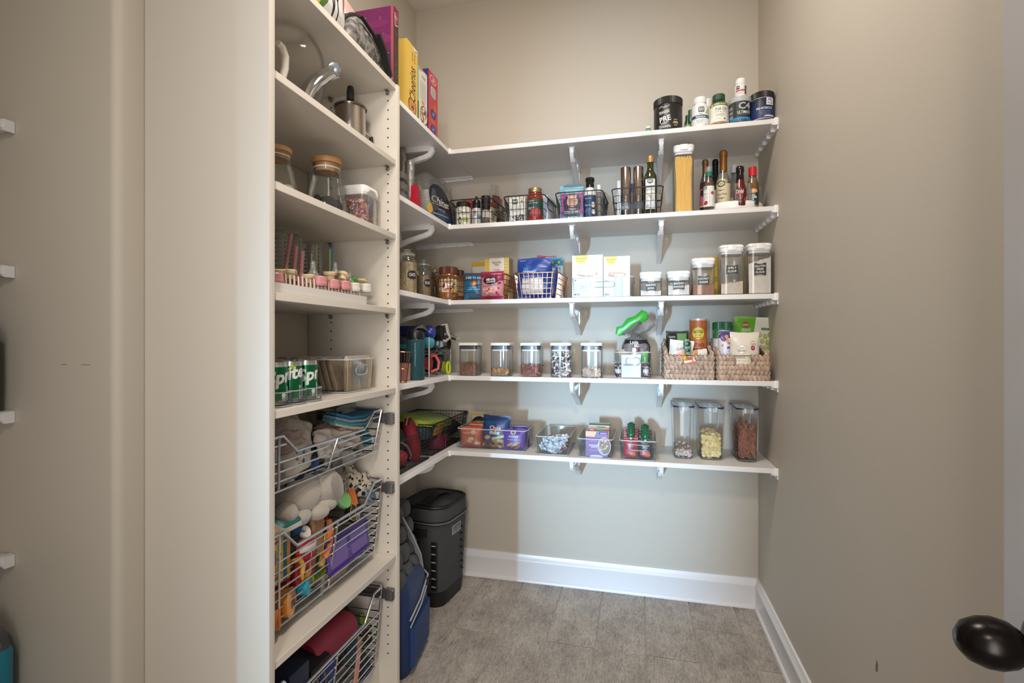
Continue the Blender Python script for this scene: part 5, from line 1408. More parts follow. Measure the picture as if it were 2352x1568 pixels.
def f(A, w=w, h=h):
    A.rect(-w/2, 0, w/2, h, '#67a02e'); A.poly([(w*.08, h), (w/2, h), (w/2, h*.28), (w*.2, h*.3), (w*.02, h*.55), (w*.0, h*.75)], '#dcdccf'); A.ell(-w*.20, h*.86, w*.10, h*.055, '#8d5a3c'); A.text("EARTH'S", -w*.2, h*.86, '#e9e2cc', w=w*.15, h=h*.03)
    A.text('ORGANIC', -w*.2, h*.775, '#e3edc8', w=w*.26, h=h*.045); A.text('Veggie', -w*.2, h*.71, '#f0f4e0', w=w*.30, h=h*.07, bold=.02); A.text('Crisps', -w*.2, h*.64, '#f0f4e0', w=w*.28, h=h*.06)
    A.rr(w*.30, h*.80, w*.2, h*.04, .002, '#3d4a36'); A.text('SEASONED', w*.30, h*.80, '#e9eadd', w=w*.15, h=h*.02)
    for x, y in ((.15, .7), (.3, .68), (.42, .71), (.22, .6), (.36, .58), (.30, .48), (.42, .5)): A.ell(w*x, h*y, w*.06, h*.045, '#a9ad5c'); A.ell(w*(x+.01), h*(y+.012), w*.035, h*.025, '#c6c67c')
    A.ell(w*.3, h*.36, w*.2, h*.06, '#c98a3c')
pouch('snack_pouch', 'large lime green veggie crisps bag at back of right woven basket', 'pouch', (c0, 2.352, ZW), w, h, .06, '#67a02e', f, seed=35, ry=.05)
c0, w, h = span_y(1677, 1744, 763, 2.24, ZW)
hh = h
def f(A, w=w, h=h):
    A.rect(-w/2, 0, w/2, h, '#ded6c8'); A.ell(-w*.12, h*.63, w*.155, h*.115, '#c58a55', 24); A.ell(-w*.12, h*.63, w*.145, h*.105, '#e3dccf', 24); A.text('Baby', -w*.12, h*.655, '#3c342c', w=w*.14, h=h*.035); A.text('Bellies', -w*.12, h*.605, '#3c342c', w=w*.22, h=h*.05)
    A.text('Tasty', w*.27, h*.80, '#8c5560', w=w*.14, h=h*.035); A.text('Textures', w*.27, h*.75, '#8c5560', w=w*.2, h=h*.035); A.ell(w*.26, h*.66, w*.075, h*.055, '#a83a4c'); A.text('7+', w*.26, h*.66, '#f0e2e2', w=w*.07, h=h*.04)
pouch('snack_pouch', 'cream baby snack pouch with banana sticks in right woven basket', 'pouch', (c0, 2.246, ZW), w, h, .045, '#ded6c8', f, seed=36, wr=.05)
c0, w, h = span_y(1679, 1729, 817, 2.212, ZW)
def f(A, w=w, h=h):
    A.rect(-w/2, 0, w/2, h, '#ded6c6'); A.text('Organic', -w*.06, h*.93, '#b3a184', w=w*.4, h=h*.07); A.text('Banana', -w*.12, h*.79, '#b39a72', w=w*.56, h=h*.13, bold=.02); A.text('Puff-My-Sticks', -w*.06, h*.61, '#b8a482', w=w*.66, h=h*.08); A.fine(-w*.1, h*.48, w*.5, 2, '#b8ad98', .006); A.ell(w*.36, h*.66, w*.09, h*.2, '#d3c6a8')
pouch('snack_pouch', 'cream banana sticks packet seen through the right basket opening', 'pouch', (c0, 2.217, ZW+.015), w, h-.015, .012, '#ded6c6', f, seed=37)

# ------------------------------------------------------------ lowest shelf: clear bins and tall cereal boxes
Z5 = ZS[4]
GBN = 'clear plastic bins on the lowest shelf'
def lowbin(lab, fl, fr_, rl, rr, back, rz=0, **k):
    a = at_z(*fl, Z5); b = at_z(*fr_, Z5)
    Yf = (a.y + b.y) / 2; w = abs(b.x - a.x)
    zr = (at_y(*rl, Yf-.006).z + at_y(*rr, Yf-.006).z)/2 - Z5
    W = abs(at_y(*rr, Yf-.006).x - at_y(*rl, Yf-.006).x)
    p = at_z(*back, Z5+zr)
    d = min(p.y, 2.528) - Yf + .006
    c = (a.x + b.x)/2
    clear_bin('storage_bin', lab, (c, Yf - .006 + d/2, Z5), W, d, zr, rz, flare=max(.004, (W-w)/2), group=GBN, **k)
    return c, W, Yf, zr
c5, w5, Y5, h5 = lowbin('wide clear bin of snack bags beside the black mesh baskets', (1053, 1031), (1206, 1037), (1054, 984), (1212, 990), (1231, 975), handle=False)
Z6 = Z5 + .005
def bag(lab, x0, x1, yt, Y, t, col, f, seed, zb=Z6, name='snack_bag', **k):
    c0, w, h = span_y(x0, x1, yt, Y - t/2, zb)
    pouch(name, lab, 'bag', (c0, Y, zb), w, h, t, col, lambda A: f(A, w, h), seed=seed, **k)
def f(A, w, h):
    A.rect(-w/2, 0, w/2, h, '#b8604c'); A.text('Simple Mills', -w*.16, h*.71, '#ecd6c8', w=w*.36, h=h*.06); A.ell(w*.16, h*.76, w*.11, h*.10, '#dcb79e'); A.ell(w*.16, h*.76, w*.06, h*.05, '#c69a80'); A.fine(-w*.14, h*.5, w*.4, 5, '#d99a86', h*.055)
    for x, y in ((.02, .33), (.08, .42), (.36, .2)): A.ell(w*x, h*y, w*.13, h*.09, '#a9765a'); A.ell(w*x, h*(y+.03), w*.13, h*.08, '#dcbc9c')
bag('coral cracker pouch at the front left of the snack bin', 1056, 1102, 981, Y5+.025, .035, '#b8604c', f, 40)
bag('coral cracker pouch standing behind the front one', 1076, 1108, 971, Y5+.065, .03, '#ab4f3c', lambda A, w, h: A.rect(-w/2, 0, w/2, h, '#ab4f3c').rect(-w/2, h*.9, w/2, h*.93, '#d9b2a0'), 41)
def f(A, w, h):
    A.rect(-w/2, 0, w/2, h, '#c4b493'); A.ell(-w*.06, h*.66, w*.34, h*.22, '#20222c'); A.text("PIRATE'S BOOTY", -w*.06, h*.72, '#dcd3bc', w=w*.52, h=h*.06, arc=.10); A.ell(-w*.06, h*.60, w*.2, h*.12, '#cfa84a'); A.rect(-w/2, h*.9, w/2, h*.97, '#b3a27e')
bag('tan snack bag with dark round emblem at the back of the snack bin', 1077, 1128, 947.5, Y5+.12, .05, '#c4b493', f, 42)
def f(A, w, h):
    A.rect(-w/2, 0, w/2, h, '#24497c'); A.poly([(-w/2, h*.80), (-w*.1, h*.84), (w*.2, h*.80), (w/2, h*.86), (w/2, h), (-w/2, h)], '#1c3a68'); A.text('Chex', -w*.0, h*.63, '#c43a34', w=w*.44, h=h*.13, bold=.05); A.text('Chex', w*.008, h*.635, '#ece4d8', w=w*.42, h=h*.12, bold=.0); A.text('mix', w*.0, h*.49, '#ece4d8', w=w*.38, h=h*.12, bold=.04)
    A.poly([(-w*.12, h*.33), (w*.42, h*.46), (w*.42, h*.37), (-w*.1, h*.24)], '#9fb28a'); A.text('SNACK MIX', w*.15, h*.35, '#eef0e2', w=w*.40, h=h*.045, rot=.28); A.ell(-w*.28, h*.32, w*.12, h*.06, '#c9975e', rot=.3); A.ell(w*.16, h*.22, w*.24, h*.07, '#b98a58'); A.rect(-w/2, 0, w/2, h*.12, '#7d4f38'); A.dots(22, -w*.46, h*.02, w*.46, h*.16, .009, ['#c49a68', '#8d5a3c', '#dcc09a'], 3)
bag('blue cereal snack mix bag in the middle of the snack bin', 1104, 1166, 956, Y5+.045, .05, '#24497c', f, 43, ry=.04, rx=-.05)
def f(A, w, h):
    A.rect(-w/2, 0, w/2, h, '#5a2f94'); A.ell(-w*.04, h*.83, w*.12, h*.09, '#d6c8dc'); A.ell(-w*.04, h*.83, w*.07, h*.055, '#8a6a4a'); A.text("Annie's", -w*.04, h*.655, '#e6dcae', w=w*.44, h=h*.10, shear=.2); A.text('Cheddar Bunnies', -w*.02, h*.50, '#d9cbe6', w=w*.56, h=h*.05)
    for x, y in ((-.2, .24), (.1, .30), (.12, .10), (-.04, .18)): A.ell(w*x, h*y, w*.15, h*.06, '#c98a3c', rot=.5); A.ell(w*(x+.10), h*(y+.06), w*.06, h*.05, '#c98a3c')
    A.ell(w*.36, h*.16, w*.04, h*.03, '#b9744e')
bag('purple cheddar cracker box-bag at the front right of the snack bin', 1154, 1206, 986, Y5+.03, .04, '#5a2f94', f, 44)
bag('second purple cracker bag behind the front purple one', 1176, 1214, 980, Y5+.085, .035, '#502a86', lambda A, w, h: A.rect(-w/2, 0, w/2, h, '#552d8c').rect(-w/2, h*.93, w/2, h*.96, '#8a6ab4'), 45)
c6, w6, Y6, h6 = lowbin('clear bin of silver and pink wrapped bars', (1233.7, 1043.5), (1303.8, 1047), (1229.5, 1001), (1306, 1005), (1321, 979), handle=False)
rg = random.Random(8)
SIL = mottled('foil_print', ['#1f3f6c', '#3a5f8c', '#dfe1e4', '#e9eaec', '#8fa3bb'], 170, .3, detail=3)
for k in range(16):
    o = thing('wrapped_bar', 'silver and blue foil wrapped snack bar heaped at the bin front', 'snack bar', (c6 + rg.uniform(-.030, .030), Y6+.028+.016*(k % 3), Z6+.014+.0115*(k//3)), rg.uniform(-.5, .5), 'foil bars in the second bin')
    o.rotation_euler = (rg.uniform(.2, 1.2), rg.uniform(-.5, .5), rg.uniform(-.5, .5))
    G().loft([(-.009, .052, .016, .004), (0, .066, .026, .004), (.009, .052, .016, .004)], 3).obj('bar_wrapper', SIL, o)
    for sx in (-1, 1): G().box((sx*.036, 0, 0), (.012, .024, .0015)).obj('crimped_end', SIL, o)
PNK = mottled('pink_print', ['#a03048', '#c04a60', '#d98a98'], 60, .35)
for k, (dy, dz, rz_) in enumerate(((.085, .040, .05), (.115, .052, -.06), (.15, .056, .1), (.09, .020, .0))):
    o = thing('wrapped_bar', ['lowest pink fruit bar lying behind the silver foil bars', 'pink fruit bar lying in the middle of the second bin', 'hindmost pink fruit bar in the second bin', 'pink fruit bar buried under the other pink bars'][k], 'snack bar', (c6+.008, Y6+dy, Z5+dz), rz_)
    G().loft([(-.008, .080, .03, .005), (0, .098, .036, .005), (.008, .080, .03, .005)], 3).obj('bar_wrapper', PNK, o)
    for sx in (-1, 1): G().box((sx*.054, 0, 0), (.014, .034, .0015)).obj('crimped_end', PNK, o)
    A = Art(); A.text('BAR', 0, 0, '#e9c9cf', w=.03, h=.008); A.build(o, lambda u, v, q: (u, v-.004, .0085+q))
c7, w7, Y7, h7 = lowbin('clear bin of upright meal boxes with a purple one in front', (1330.5, 1050.5), (1403.5, 1054), (1326, 1007), (1407.7, 1010), (1413, 983), handle=False)
c0, w, h = span_y(1345, 1396, 991, Y7+.012, Z6)
def f(A):
    A.rect(-w/2, 0, w/2, h, '#8a63a4'); A.poly([(-w/2, h*.80), (-w*.1, h*.78), (0, h), (-w/2, h)], '#d9b695'); A.poly([(-w*.06, h*.80), (w*.06, h*.76), (w*.1, h*.9), (w*.0, h*.95)], '#4a8a78'); A.rect(w*.1, h*.88, w/2, h, '#5c3384'); A.text('SNACK', w*.3, h*.93, '#ece2f2', w=w*.26, h=h*.05)
    A.ell(w*.34, h*.42, w*.30, h*.36, '#cfc8d2', 24); A.ell(w*.36, h*.42, w*.25, h*.31, '#8d7468', 24); A.dots(18, w*.16, h*.2, w*.46, h*.64, .006, ['#b9a08c', '#6a5040', '#d9cbb9', '#9c7c66'], 4)
    A.text('coconut', -w*.14, h*.45, '#efe8f2', w=w*.42, h=h*.08, bold=.02); A.text('curry', -w*.12, h*.36, '#efe8f2', w=w*.28, h=h*.075, bold=.02); A.text('good food', -w*.16, h*.62, '#cdb6dc', w=w*.3, h=h*.05); A.fine(-w*.1, h*.27, w*.5, 2, '#cdb6dc', .006); A.ell(-w*.02, h*.0, w*.3, h*.06, '#e3dce6')
carton('meal_box', 'purple coconut curry meal box at the front of its bin', 'box', (c0, Y7+.026, Z6), w, .022, h, '#8a63a4', f)
for k, (x0, x1, yt, dy, col, c2, lb) in enumerate(((1350, 1399, 983, .06, '#ddd6c9', '#a8442f', 'white and rust meal box second in the row'), (1352, 1400, 977, .095, '#8c3f33', '#cdbfae', 'rust coloured meal box third in the row'), (1353, 1401, 972, .13, '#c9ccc2', '#3d7a4e', 'meal box with green print, hindmost in the row'))):
    c0, w, h = span_y(x0, x1, yt, Y7+dy-.012, Z6)
    carton('meal_box', lb, 'box', (c0, Y7+dy, Z6), w, .022, h, col, lambda A, w=w, h=h, c2=c2: A.rect(-w/2, h*.9, w/2, h, c2).rect(-w*.1, h*.82, w*.3, h*.97, '#4f8a54').text('MEAL', -w*.3, h*.93, '#efe9dd', w=w*.2))
c8, w8, Y8, h8 = lowbin('clear bin packed with fruit pouches with green caps', (1427, 1056), (1504.5, 1059.6), (1423, 1011), (1508, 1014.7), (1515, 990))
GF = 'fruit puree pouches with green caps'
def fruit(A, w, h, k):
    A.rect(-w/2, 0, w/2, h, '#a3283a' if k % 2 == 0 else '#22282a'); A.ell(-w*.02, h*.28, w*.34, h*.22, '#c44a5c'); A.ell(w*.15, h*.18, w*.2, h*.12, '#d9824a'); A.poly([(-w*.1, h*.48), (w*.08, h*.46), (w*.0, h*.56)], '#4f8a54'); A.text('organic', 0, h*.70, '#efe6e2', w=w*.6, h=h*.08, shear=.2); A.text('fruit', 0, h*.60, '#efe6e2', w=w*.3, h=h*.06)
CAPM = G().lathe([(.010, 0), (.0155, .001), (.017, .005), (.017, .014), (.0155, .018), (.009, .0205), (.007, .024), (.001, .024)], 18).mesh('cap', mat('#1b6440', .18))
for k in range(10):
    col, row = k % 2, k // 2
    x = c8 + (-.030 if col == 0 else .030); y = Y8 + .032 + row*.030
    h = .084 - .005*col + .0055*row
    lab = f'fruit puree pouch with green cap, {["front", "second", "third", "fourth", "hindmost"][row]} in the {"left red" if col == 0 else "right dark"} row'
    o = pouch('fruit_pouch', lab, 'pouch', (x, y, Z6), .060, h, .028, '#a3283a' if col == 0 else '#252b2d', lambda A: fruit(A, .060, h, col), seed=50+k, group=GF)
    G().lathe([(.006, h-.006), (.006, h+.006)], 10).obj('spout', mat('#e3e3df', .4), o)
    link('cap', CAPM, o, (0, 0, h+.003))

def cereal(lab, bl, br, ytl, fill, rz=0):
    a = at_z(*bl, Z5); b = at_z(*br, Z5)
    w = abs(b.x-a.x); Yf = (a.y+b.y)/2; c = (a.x+b.x)/2
    p = at_y((bl[0]+br[0])/2, ytl, Yf-.005); h = p.z - Z5
    d = .20
    o = thing('cereal_container', lab, 'container', (c, Yf+d/2, Z5), rz, 'tall cereal containers with grey gasket lids')
    W = w*1.16
    cl = clear('#fefefe', .025, .16, .05)
    g = G()
    g.loft([(.001, w-.012, d-.03, .014), (.008, w, d-.016, .018), (h-.012, W, d, .020)], 5, cap=(1, 0), bow=.003)
    g.obj('body', cl, o)
    G().tube([(x, y, .006) for x, y in rrect(w-.004, d-.02, .018, 4)], .0016, 6, True).obj('base_edge', clear('#d9dfe2', .25, .4, .05), o)
    G().loft([(h-.010, W+.004, d+.004, .02), (h-.003, W+.006, d+.006, .021)], 5, cap=(0, 0)).obj('gasket', mat('#2a2f36', .4), o)
    G().loft([(h-.003, W+.006, d+.006, .021), (h+.001, W+.004, d+.004, .02), (h+.002, W-.012, d-.012, .016)], 5, cap=(0, 1)).obj('lid', clear('#e6e9ec', .16, .3, .08), o)
    for y, wd in ((-d/2-.005, W*.5), (d/2+.005, W*.5)):
        G().loft([(h-.024, wd*.9, .003, .0014, 0, y), (h-.004, wd, .004, .0019, 0, y)], 2).obj('latch', clear('#e6eaec', .25, .35, .05), o)
    for sx in (-1, 1):
        G().loft([(h-.024, .003, d*.3, .0014, sx*(W/2+.004), 0), (h-.004, .004, d*.33, .0019, sx*(W/2+.004), 0)], 2).obj('latch', clear('#e6eaec', .25, .35, .05), o)
    return (c, Yf+d/2, Z5+.009), w, d-.03, h
q, w, d, h = cereal('left tall cereal container with a few pale pieces at the bottom', (1551, 1055), (1591, 1054), 930.5, None)
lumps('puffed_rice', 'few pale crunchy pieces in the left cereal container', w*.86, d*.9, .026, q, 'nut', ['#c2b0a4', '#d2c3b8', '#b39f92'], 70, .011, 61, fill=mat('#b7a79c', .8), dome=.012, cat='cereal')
q, w, d, h = cereal('middle tall cereal container half full of round yellow corn puffs', (1612, 1057.7), (1658.6, 1057.7), 933.5, None)
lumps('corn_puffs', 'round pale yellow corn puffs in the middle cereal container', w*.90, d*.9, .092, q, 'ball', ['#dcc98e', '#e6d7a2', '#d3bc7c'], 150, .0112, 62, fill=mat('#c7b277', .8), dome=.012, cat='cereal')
q, w, d, h = cereal('right tall cereal container full of thin brown pretzel sticks', (1698, 1062.6), (1739, 1062.6), 936, None)
rg = random.Random(63); g = G()
for i in range(260):
    x, y = rg.uniform(-.44, .44)*w, rg.uniform(-.46, .46)*d
    if rg.random() < .55: y = -d*.46
    z = rg.uniform(.035, .125); L = rg.uniform(.028, .042)
    a, b2 = rg.gauss(0, .45), rg.gauss(0, .35)
    v = Vector((math.sin(a)*math.cos(b2), math.sin(b2)*.6, math.cos(a)*math.cos(b2)))
    p0, p1 = Vector((x, y, z)) - v*L, Vector((x, y, z)) + v*L
    for pp in (p0, p1):
        pp.x = max(-w*.46, min(w*.46, pp.x)); pp.y = max(-d*.48, min(d*.48, pp.y)); pp.z = max(.002, pp.z)
    g.tube([p0, p1], .0019, 5, mi=rg.randrange(3))
g.box((0, .01, .055), (w*.8, d*.8, .10), 0)
tag(g.obj('pretzel_sticks', [mat('#7a4632', .6), mat('#955c42', .6), mat('#a9705a', .6)], loc=q), 'thin reddish brown pretzel sticks in the right cereal container', 'pretzels', kind='stuff')
# ------------------------------------------------------------ left wall, top shelf: cereal boxes (their spines face the room)
def cereal_box(lab, x0, x1, yt, xs0, spine, front, Xf, fcol, scol, top=None):
    """spine between columns x0..x1 in the plane X = Xf; the wide left face starts at column xs0"""
    yc, w, h = span_x(x0, x1, yt, Xf, ZS[0])
    o = carton('cereal_box', lab, 'box', (Xf - .095, yc, ZS[0]), w, .19, h, scol, lambda A: spine(A, w, h), left=lambda A: front(A, h), rz=PI/2, top=top)
    return o
def fr1(A, h):
    A.rect(-.095, 0, .095, h, '#d6b34f'); A.ell(.0, h*.45, .06, .05, '#e6d9b4')
def sp1(A, w, h):
    A.rect(-w/2, 0, w/2, h, '#dcb852'); A.text('Cheerios', .002, h*.47, '#35261b', h=w*.56, w=h*.47, rot=PI/2, shear=.15)
    pts = [(16*math.sin(t)**3/34, (13*math.cos(t)-5*math.cos(2*t)-2*math.cos(3*t)-math.cos(4*t))/34) for t in [2*PI*i/30 for i in range(30)]]
    A.poly([(x*w*.78, h*.12+y*w*1.05) for x, y in pts], '#7a3d22'); A.poly([(x*w*.66, h*.12+y*w*.92) for x, y in pts], '#c48a4e'); A.dots(26, -w*.2, h*.075, w*.2, h*.155, w*.045, ['#7a3d22', '#e0b878'], 3)
    A.text('WHOLE GRAIN', w*.02, h*.84, '#5d4522', w=h*.13, h=w*.09, rot=PI/2); A.text('GLUTEN FREE', w*.22, h*.84, '#5d4522', w=h*.13, h=w*.09, rot=PI/2)
    A.poly([(w*.1, h*.97), (w*.46, h*.93), (w*.46, h*.985), (w*.1, h)], '#e6e6ea'); A.poly([(w*.2, h*.96), (w*.4, h*.945), (w*.4, h*.97)], '#394a8c')
XF = XS - .022
cereal_box('yellow toasted oat cereal box on the left top shelf', 934, 959, 103, 924, sp1, fr1, XF, '#d8b656', '#dcb852')
def sp2(A, w, h):
    A.rect(-w/2, 0, w/2, h, '#dcd6c8'); A.text('GLUTEN', w*.05, h*.89, '#3f5a45', w=w*.5, h=h*.02); A.text('FREE', w*.05, h*.86, '#3f5a45', w=w*.4, h=h*.025)
    for i in range(20): A.rect(-w*.36, h*(.78-.016*i), w*.3, h*(.786-.016*i), '#b3aca0')
    A.poly([(-w/2, h*.93), (w*.3, h), (w/2, h*.97), (w/2, h), (-w/2, h)], '#b9967a'); A.ell(w*.1, h*.22, w*.46, h*.17, '#5d3a28'); A.ell(w*.1, h*.23, w*.40, h*.14, '#e3dccf'); A.dots(26, -w*.24, h*.12, w*.42, h*.33, w*.10, ['#a87850', '#c69a6c', '#7d5236'], 5); A.ell(w*.0, h*.43, w*.2, h*.035, '#cf9a4c')
def fr2(A, h):
    A.rect(-.095, 0, .095, h, '#7fb8ae'); A.rect(-.095, 0, .095, h*.4, '#2f6a4f'); A.ell(0, h*.2, .05, .04, '#d9745a'); A.ell(.0, h*.6, .05, .03, '#e6e2d4')
cereal_box('white and mint granola cereal box between the yellow and red boxes', 962, 981, 162, 958, sp2, fr2, XF, '#7fb8ae', '#dcd6c8')
def sp3(A, w, h):
    A.rect(-w/2, 0, w/2, h, '#c03840'); A.ell(w*.0, h*.90, w*.34, h*.065, '#d9cfca'); A.ell(w*.0, h*.90, w*.29, h*.055, '#c03840'); A.text('Post', 0, h*.90, '#eee4e0', w=h*.07, h=w*.3, rot=PI/2)
    A.rr(0, h*.70, w*.62, h*.18, w*.1, '#2d3a6c'); A.rr(0, h*.70, w*.54, h*.165, w*.1, '#cfc6bc')
    for i in range(7): A.rect(-w*.2, h*(.63+.02*i), w*.2, h*(.638+.02*i), '#7d756e')
    for y, c in ((.36, '#2c2c66'), (.12, '#2c2c66')): A.ell(w*.02, h*y, w*.30, h*.07, c); A.ell(w*.04, h*y, w*.20, h*.045, '#4a52a0'); A.poly([(-w*.1, h*(y-.03)), (w*.0, h*y), (-w*.05, h*y), (w*.15, h*(y+.03)), (w*.02, h*(y+.005)), (w*.08, h*(y+.005))], '#e3dfe9')
    A.text('FRUITY', w*.2, h*.48, '#e9c64a', w=h*.10, h=w*.14, rot=PI/2); A.fine(0, h*.25, w*.5, 2, '#e0b5a8', .006)
def fr3(A, h):
    A.rect(-.095, 0, .095, h, '#2d2c6a')
cereal_box('red cereal box with blue back, rightmost on the left top shelf', 984, 1005, 170, 981, sp3, fr3, XF+.004, '#2d2c6a', '#c03840')
yc, w, h = span_x(922, 928, 118, -.90, ZS[0])
carton('cereal_box', 'white and orange box half hidden left of the yellow cereal box', 'box', (-.99, yc-.014, ZS[0]), .05, .18, h, '#d8d0c0', lambda A: A.rect(-.025, h*.6, .025, h*.8, '#d9893c').fine(0, h*.5, .03, 10, '#7d7468', .012), rz=PI/2)

# ------------------------------------------------------------ left wall, second shelf: foil, red wedge, bagged cups
FOIL = mottled('foil', ['#8f8c88', '#e2e0dd', '#a9a5a1', '#f0eeec'], 120, .22, detail=6, bump=.8)
FOIL.node_tree.nodes['Principled BSDF'].inputs['Metallic'].default_value = .75
zl = ZS[1]
def shadowed(px, X): return at_x(px, 700, X).y
def stack(lab, x0, x1, yt, Xc, n=11):
    c, r = cyl_atx(x0, x1, Xc); H = top_of((x0+x1)/2, yt, c) - zl
    o = thing('foil_pan_stack', lab, 'foil pans', (c.x, c.y, zl))
    pr = []
    for i in range(n):
        z = H*i/n; pr += [(r*(1.0 if i % 2 else .95), z), (r*(1.03 if i % 2 else .98), z+H/n*.6)]
    G().lathe(pr + [(r*.9, H), (r*.3, H*1.005)], 22).obj('pans', FOIL, o)
    G().lathe([(r*1.06, 0), (r*1.08, H*.5), (r*1.06, H*.97), (r*.7, H*1.03)], 14, cap=(0, 0)).obj('wrap', WRAP, o)
stack('tall stack of wrapped foil cups next to the cabinet side', 930, 952, 372, -.93)
stack('second wrapped foil stack behind, taller and reaching to the shelf above', 914, 936, 318, -1.02)
yc, w, _ = span_x(918, 932, 400, -.885, zl)
o = thing('label_tray', 'grey slotted metal tray at the cabinet end of the second left shelf', 'tray', (-.885, yc-.01, zl))
for k in range(3): G().box((-.03, 0, .022+.040*k), (.09, .05, .026), b=.003).obj('slat', mat('#8d8a86', .35, .6), o)
G().box((-.06, .0, .065), (.004, .05, .13)).obj('back_plate', mat('#77736f', .4, .5), o)
yc, w, h = span_x(947, 962, 427, -.875, zl)
o = thing('red_wedge', 'bright red folded plastic wedge between foil stack and cup bag', 'wedge', (-.875, yc, zl), PI/2)
G().prism([(-w*.46, 0), (w*.5, 0), (w*.05, h), (-w*.25, h)], -.012, .012, 'y').obj('wedge_body', mat('#b01c30', .35), o)
G().box((w*.02, -.013, h*.04), (w*.96, .003, h*.08)).obj('foot_edge', mat('#8f1626', .4), o)
# clear bag of cups with a dark round label
yc, w, h = span_x(957, 1022, 410, -.93, zl)
o = thing('cup_bag', 'clear plastic bag of white cups with a dark blue round label', 'bag', (-.93, yc, zl), PI/2)
g = G()
vs = []
sec = [(0, w*.86, .12, .03), (h*.3, w*.95, .14, .04), (h*.6, w*.96, .13, .04), (h*.85, w*.85, .10, .035), (h, w*.62, .05, .02), (h*1.04, w*.5, .02, .008)]
g.loft(sec, 5)
g.obj('bag_film', clear('#f2f2f0', .06, .30, .10, .6, 55), o)
g = G()
for k in range(2):
    for i in range(10): g.lathe([(.038, .006+i*.014), (.044, .016+i*.014), (.044, .019+i*.014)], 20, M=Matrix.Translation((-.045+.09*k, 0, 0)))
g.obj('cups', mat('#b9b2aa', .5), o)
A = Art(.0008)
A.ell(-w*.10, h*.30, w*.42, h*.34, '#1d1f2c', 28, rot=-.5); A.ell(-w*.04, h*.12, w*.30, h*.13, '#243f63'); A.text('Chinet', -w*.18, h*.42, '#e9e6e2', w=w*.5, h=h*.13, shear=.15); A.line([(-w*.42, h*.32), (w*.0, h*.35)], .003, '#d9d6d2'); A.text('COMFORT', -w*.2, h*.25, '#8f95a3', w=w*.3, h=h*.05); A.line([(-w*.4, h*.13), (w*.05, h*.17)], .0025, '#c9ccd4'); A.ell(-w*.46, h*.2, w*.06, h*.1, '#c9a24c')
A.ell(w*.34, h*.02, w*.16, h*.07, '#1d1f2c')
A.build(o, lambda u, v, q: (u, -.0745 + .022*(2*u/w)**2 - q, max(v, .002)), (.012, .012), 'round_label', .3)
g = G(); g.tube([(w*.3, -.055, h*.2), (w*.42, -.04, h*.7), (w*.5, -.03, h*1.0)], .004, 6); g.obj('bag_fold', WRAP, o)

# ------------------------------------------------------------ left wall, third shelf: oat and flax jars
zj = ZS[2]
def clipjar(lab, x0, x1, yt, Xc, fill, frac, word):
    c, r = cyl_atx(x0, x1, Xc)
    H = top_of((x0+x1)/2, yt, c - c.normalized()*r) - zj
    o = thing('glass_jar', lab, 'jar', (c.x, c.y, zj), face(c), 'glass jars on the left middle shelf')
    pr = [(r*.92, 0), (r, .006), (r, H*.70), (r*.94, H*.755), (r*.74, H*.80), (r*.72, H*.83), (r*.80, H*.835), (r*.80, H*.86)]
    G().lathe(pr, 26, cap=(1, 0)).obj('body', GLASS, o)
    G().lathe([(r*.62, H*.845), (r*.80, H*.865), (r*.82, H*.90), (r*.60, H*.925), (r*.30, H*.935), (r*.28, H*.955), (r*.40, H*.975), (r*.34, H*.995), (r*.1, H)], 24).obj('stopper', clear('#f2f6f2', .10, .4, .03), o)
    G().lathe([(r*.80, H*.857), (r*.82, H*.866)], 24, cap=(0, 0)).obj('seal', mat('#d9d9d5', .5), o)
    rf = rfun(pr)
    G().lathe([(rf(.006+(H*frac-.006)*i/8)*.955, .006+(H*frac-.006)*i/8) for i in range(9)] + [(r*.2, H*frac+.006)], 24).obj('contents', fill, o)
    A = Art(.0004); cw, ch = r*1.05, H*.17
    A.poly([(math.copysign(abs(math.cos(a))**.5, math.cos(a))*cw/2*(1+.06*math.cos(4*a)), H*.42 + math.copysign(abs(math.sin(a))**.5, math.sin(a))*ch/2*(1+.08*math.cos(4*a))) for a in [2*PI*i/40 for i in range(40)]], '#1f2023')
    A.text(word, 0, H*.425, '#e6e4e0', w=cw*.7, h=ch*.42)
    p = A.build(o, on_cyl(lambda v: r), (.006, None), 'chalk_label'); p.rotation_euler = (0, 0, .55)
OATS = mottled('rolled_oats', ['#7d5f3e', '#c4a880', '#dcc8a4', '#e6d6b6'], 300, .9, detail=1, bump=.8)
FLAXM = mottled('ground_flax', ['#8a6c56', '#a88a72', '#b99c84'], 260, .9, bump=.5)
clipjar('glass jar of rolled oats with stopper, at the cabinet edge', 913, 958, 569, -.905, OATS, .70, 'OATS')
clipjar('glass jar of brown ground flax beside the oat jar', 957, 990.5, 594, -.965, FLAXM, .60, 'FLAX')
c, r = cyl_atx(984, 1004, -1.05)
H = top_of(993, 612, c) - zj
o = lathed('honey_jar', 'jar with yellow cap behind the flax jar', 'jar', (c.x, c.y, zj), [(r*.9, 0), (r, .006), (r, H*.72), (r*.7, H*.82)], clear('#b78d52', .3, .3))
cap(o, r*.62, H*.82, H, '#d6ae3a', 'cap', 24)
c, r = cyl_atx(989, 1009, -.995)
H = top_of(999, 618, c) - zj
o = lathed('preserving_jar', 'clear ribbed jar with a brown bottom between flax and peanut butter', 'jar', (c.x, c.y, zj), [(r*.9, 0), (r, .005), (r, H*.8), (r*.8, H*.9)], GLASS)
G().lathe([(r*.93, .004), (r*.93, H*.2)], 18).obj('contents', mat('#4a2f22', .6), o)
G().lathe([(r*.82, H*.9), (r*.84, H*.985), (r*.7, H)], 20).obj('lid', clear('#c9c4bb', .3, .4), o)

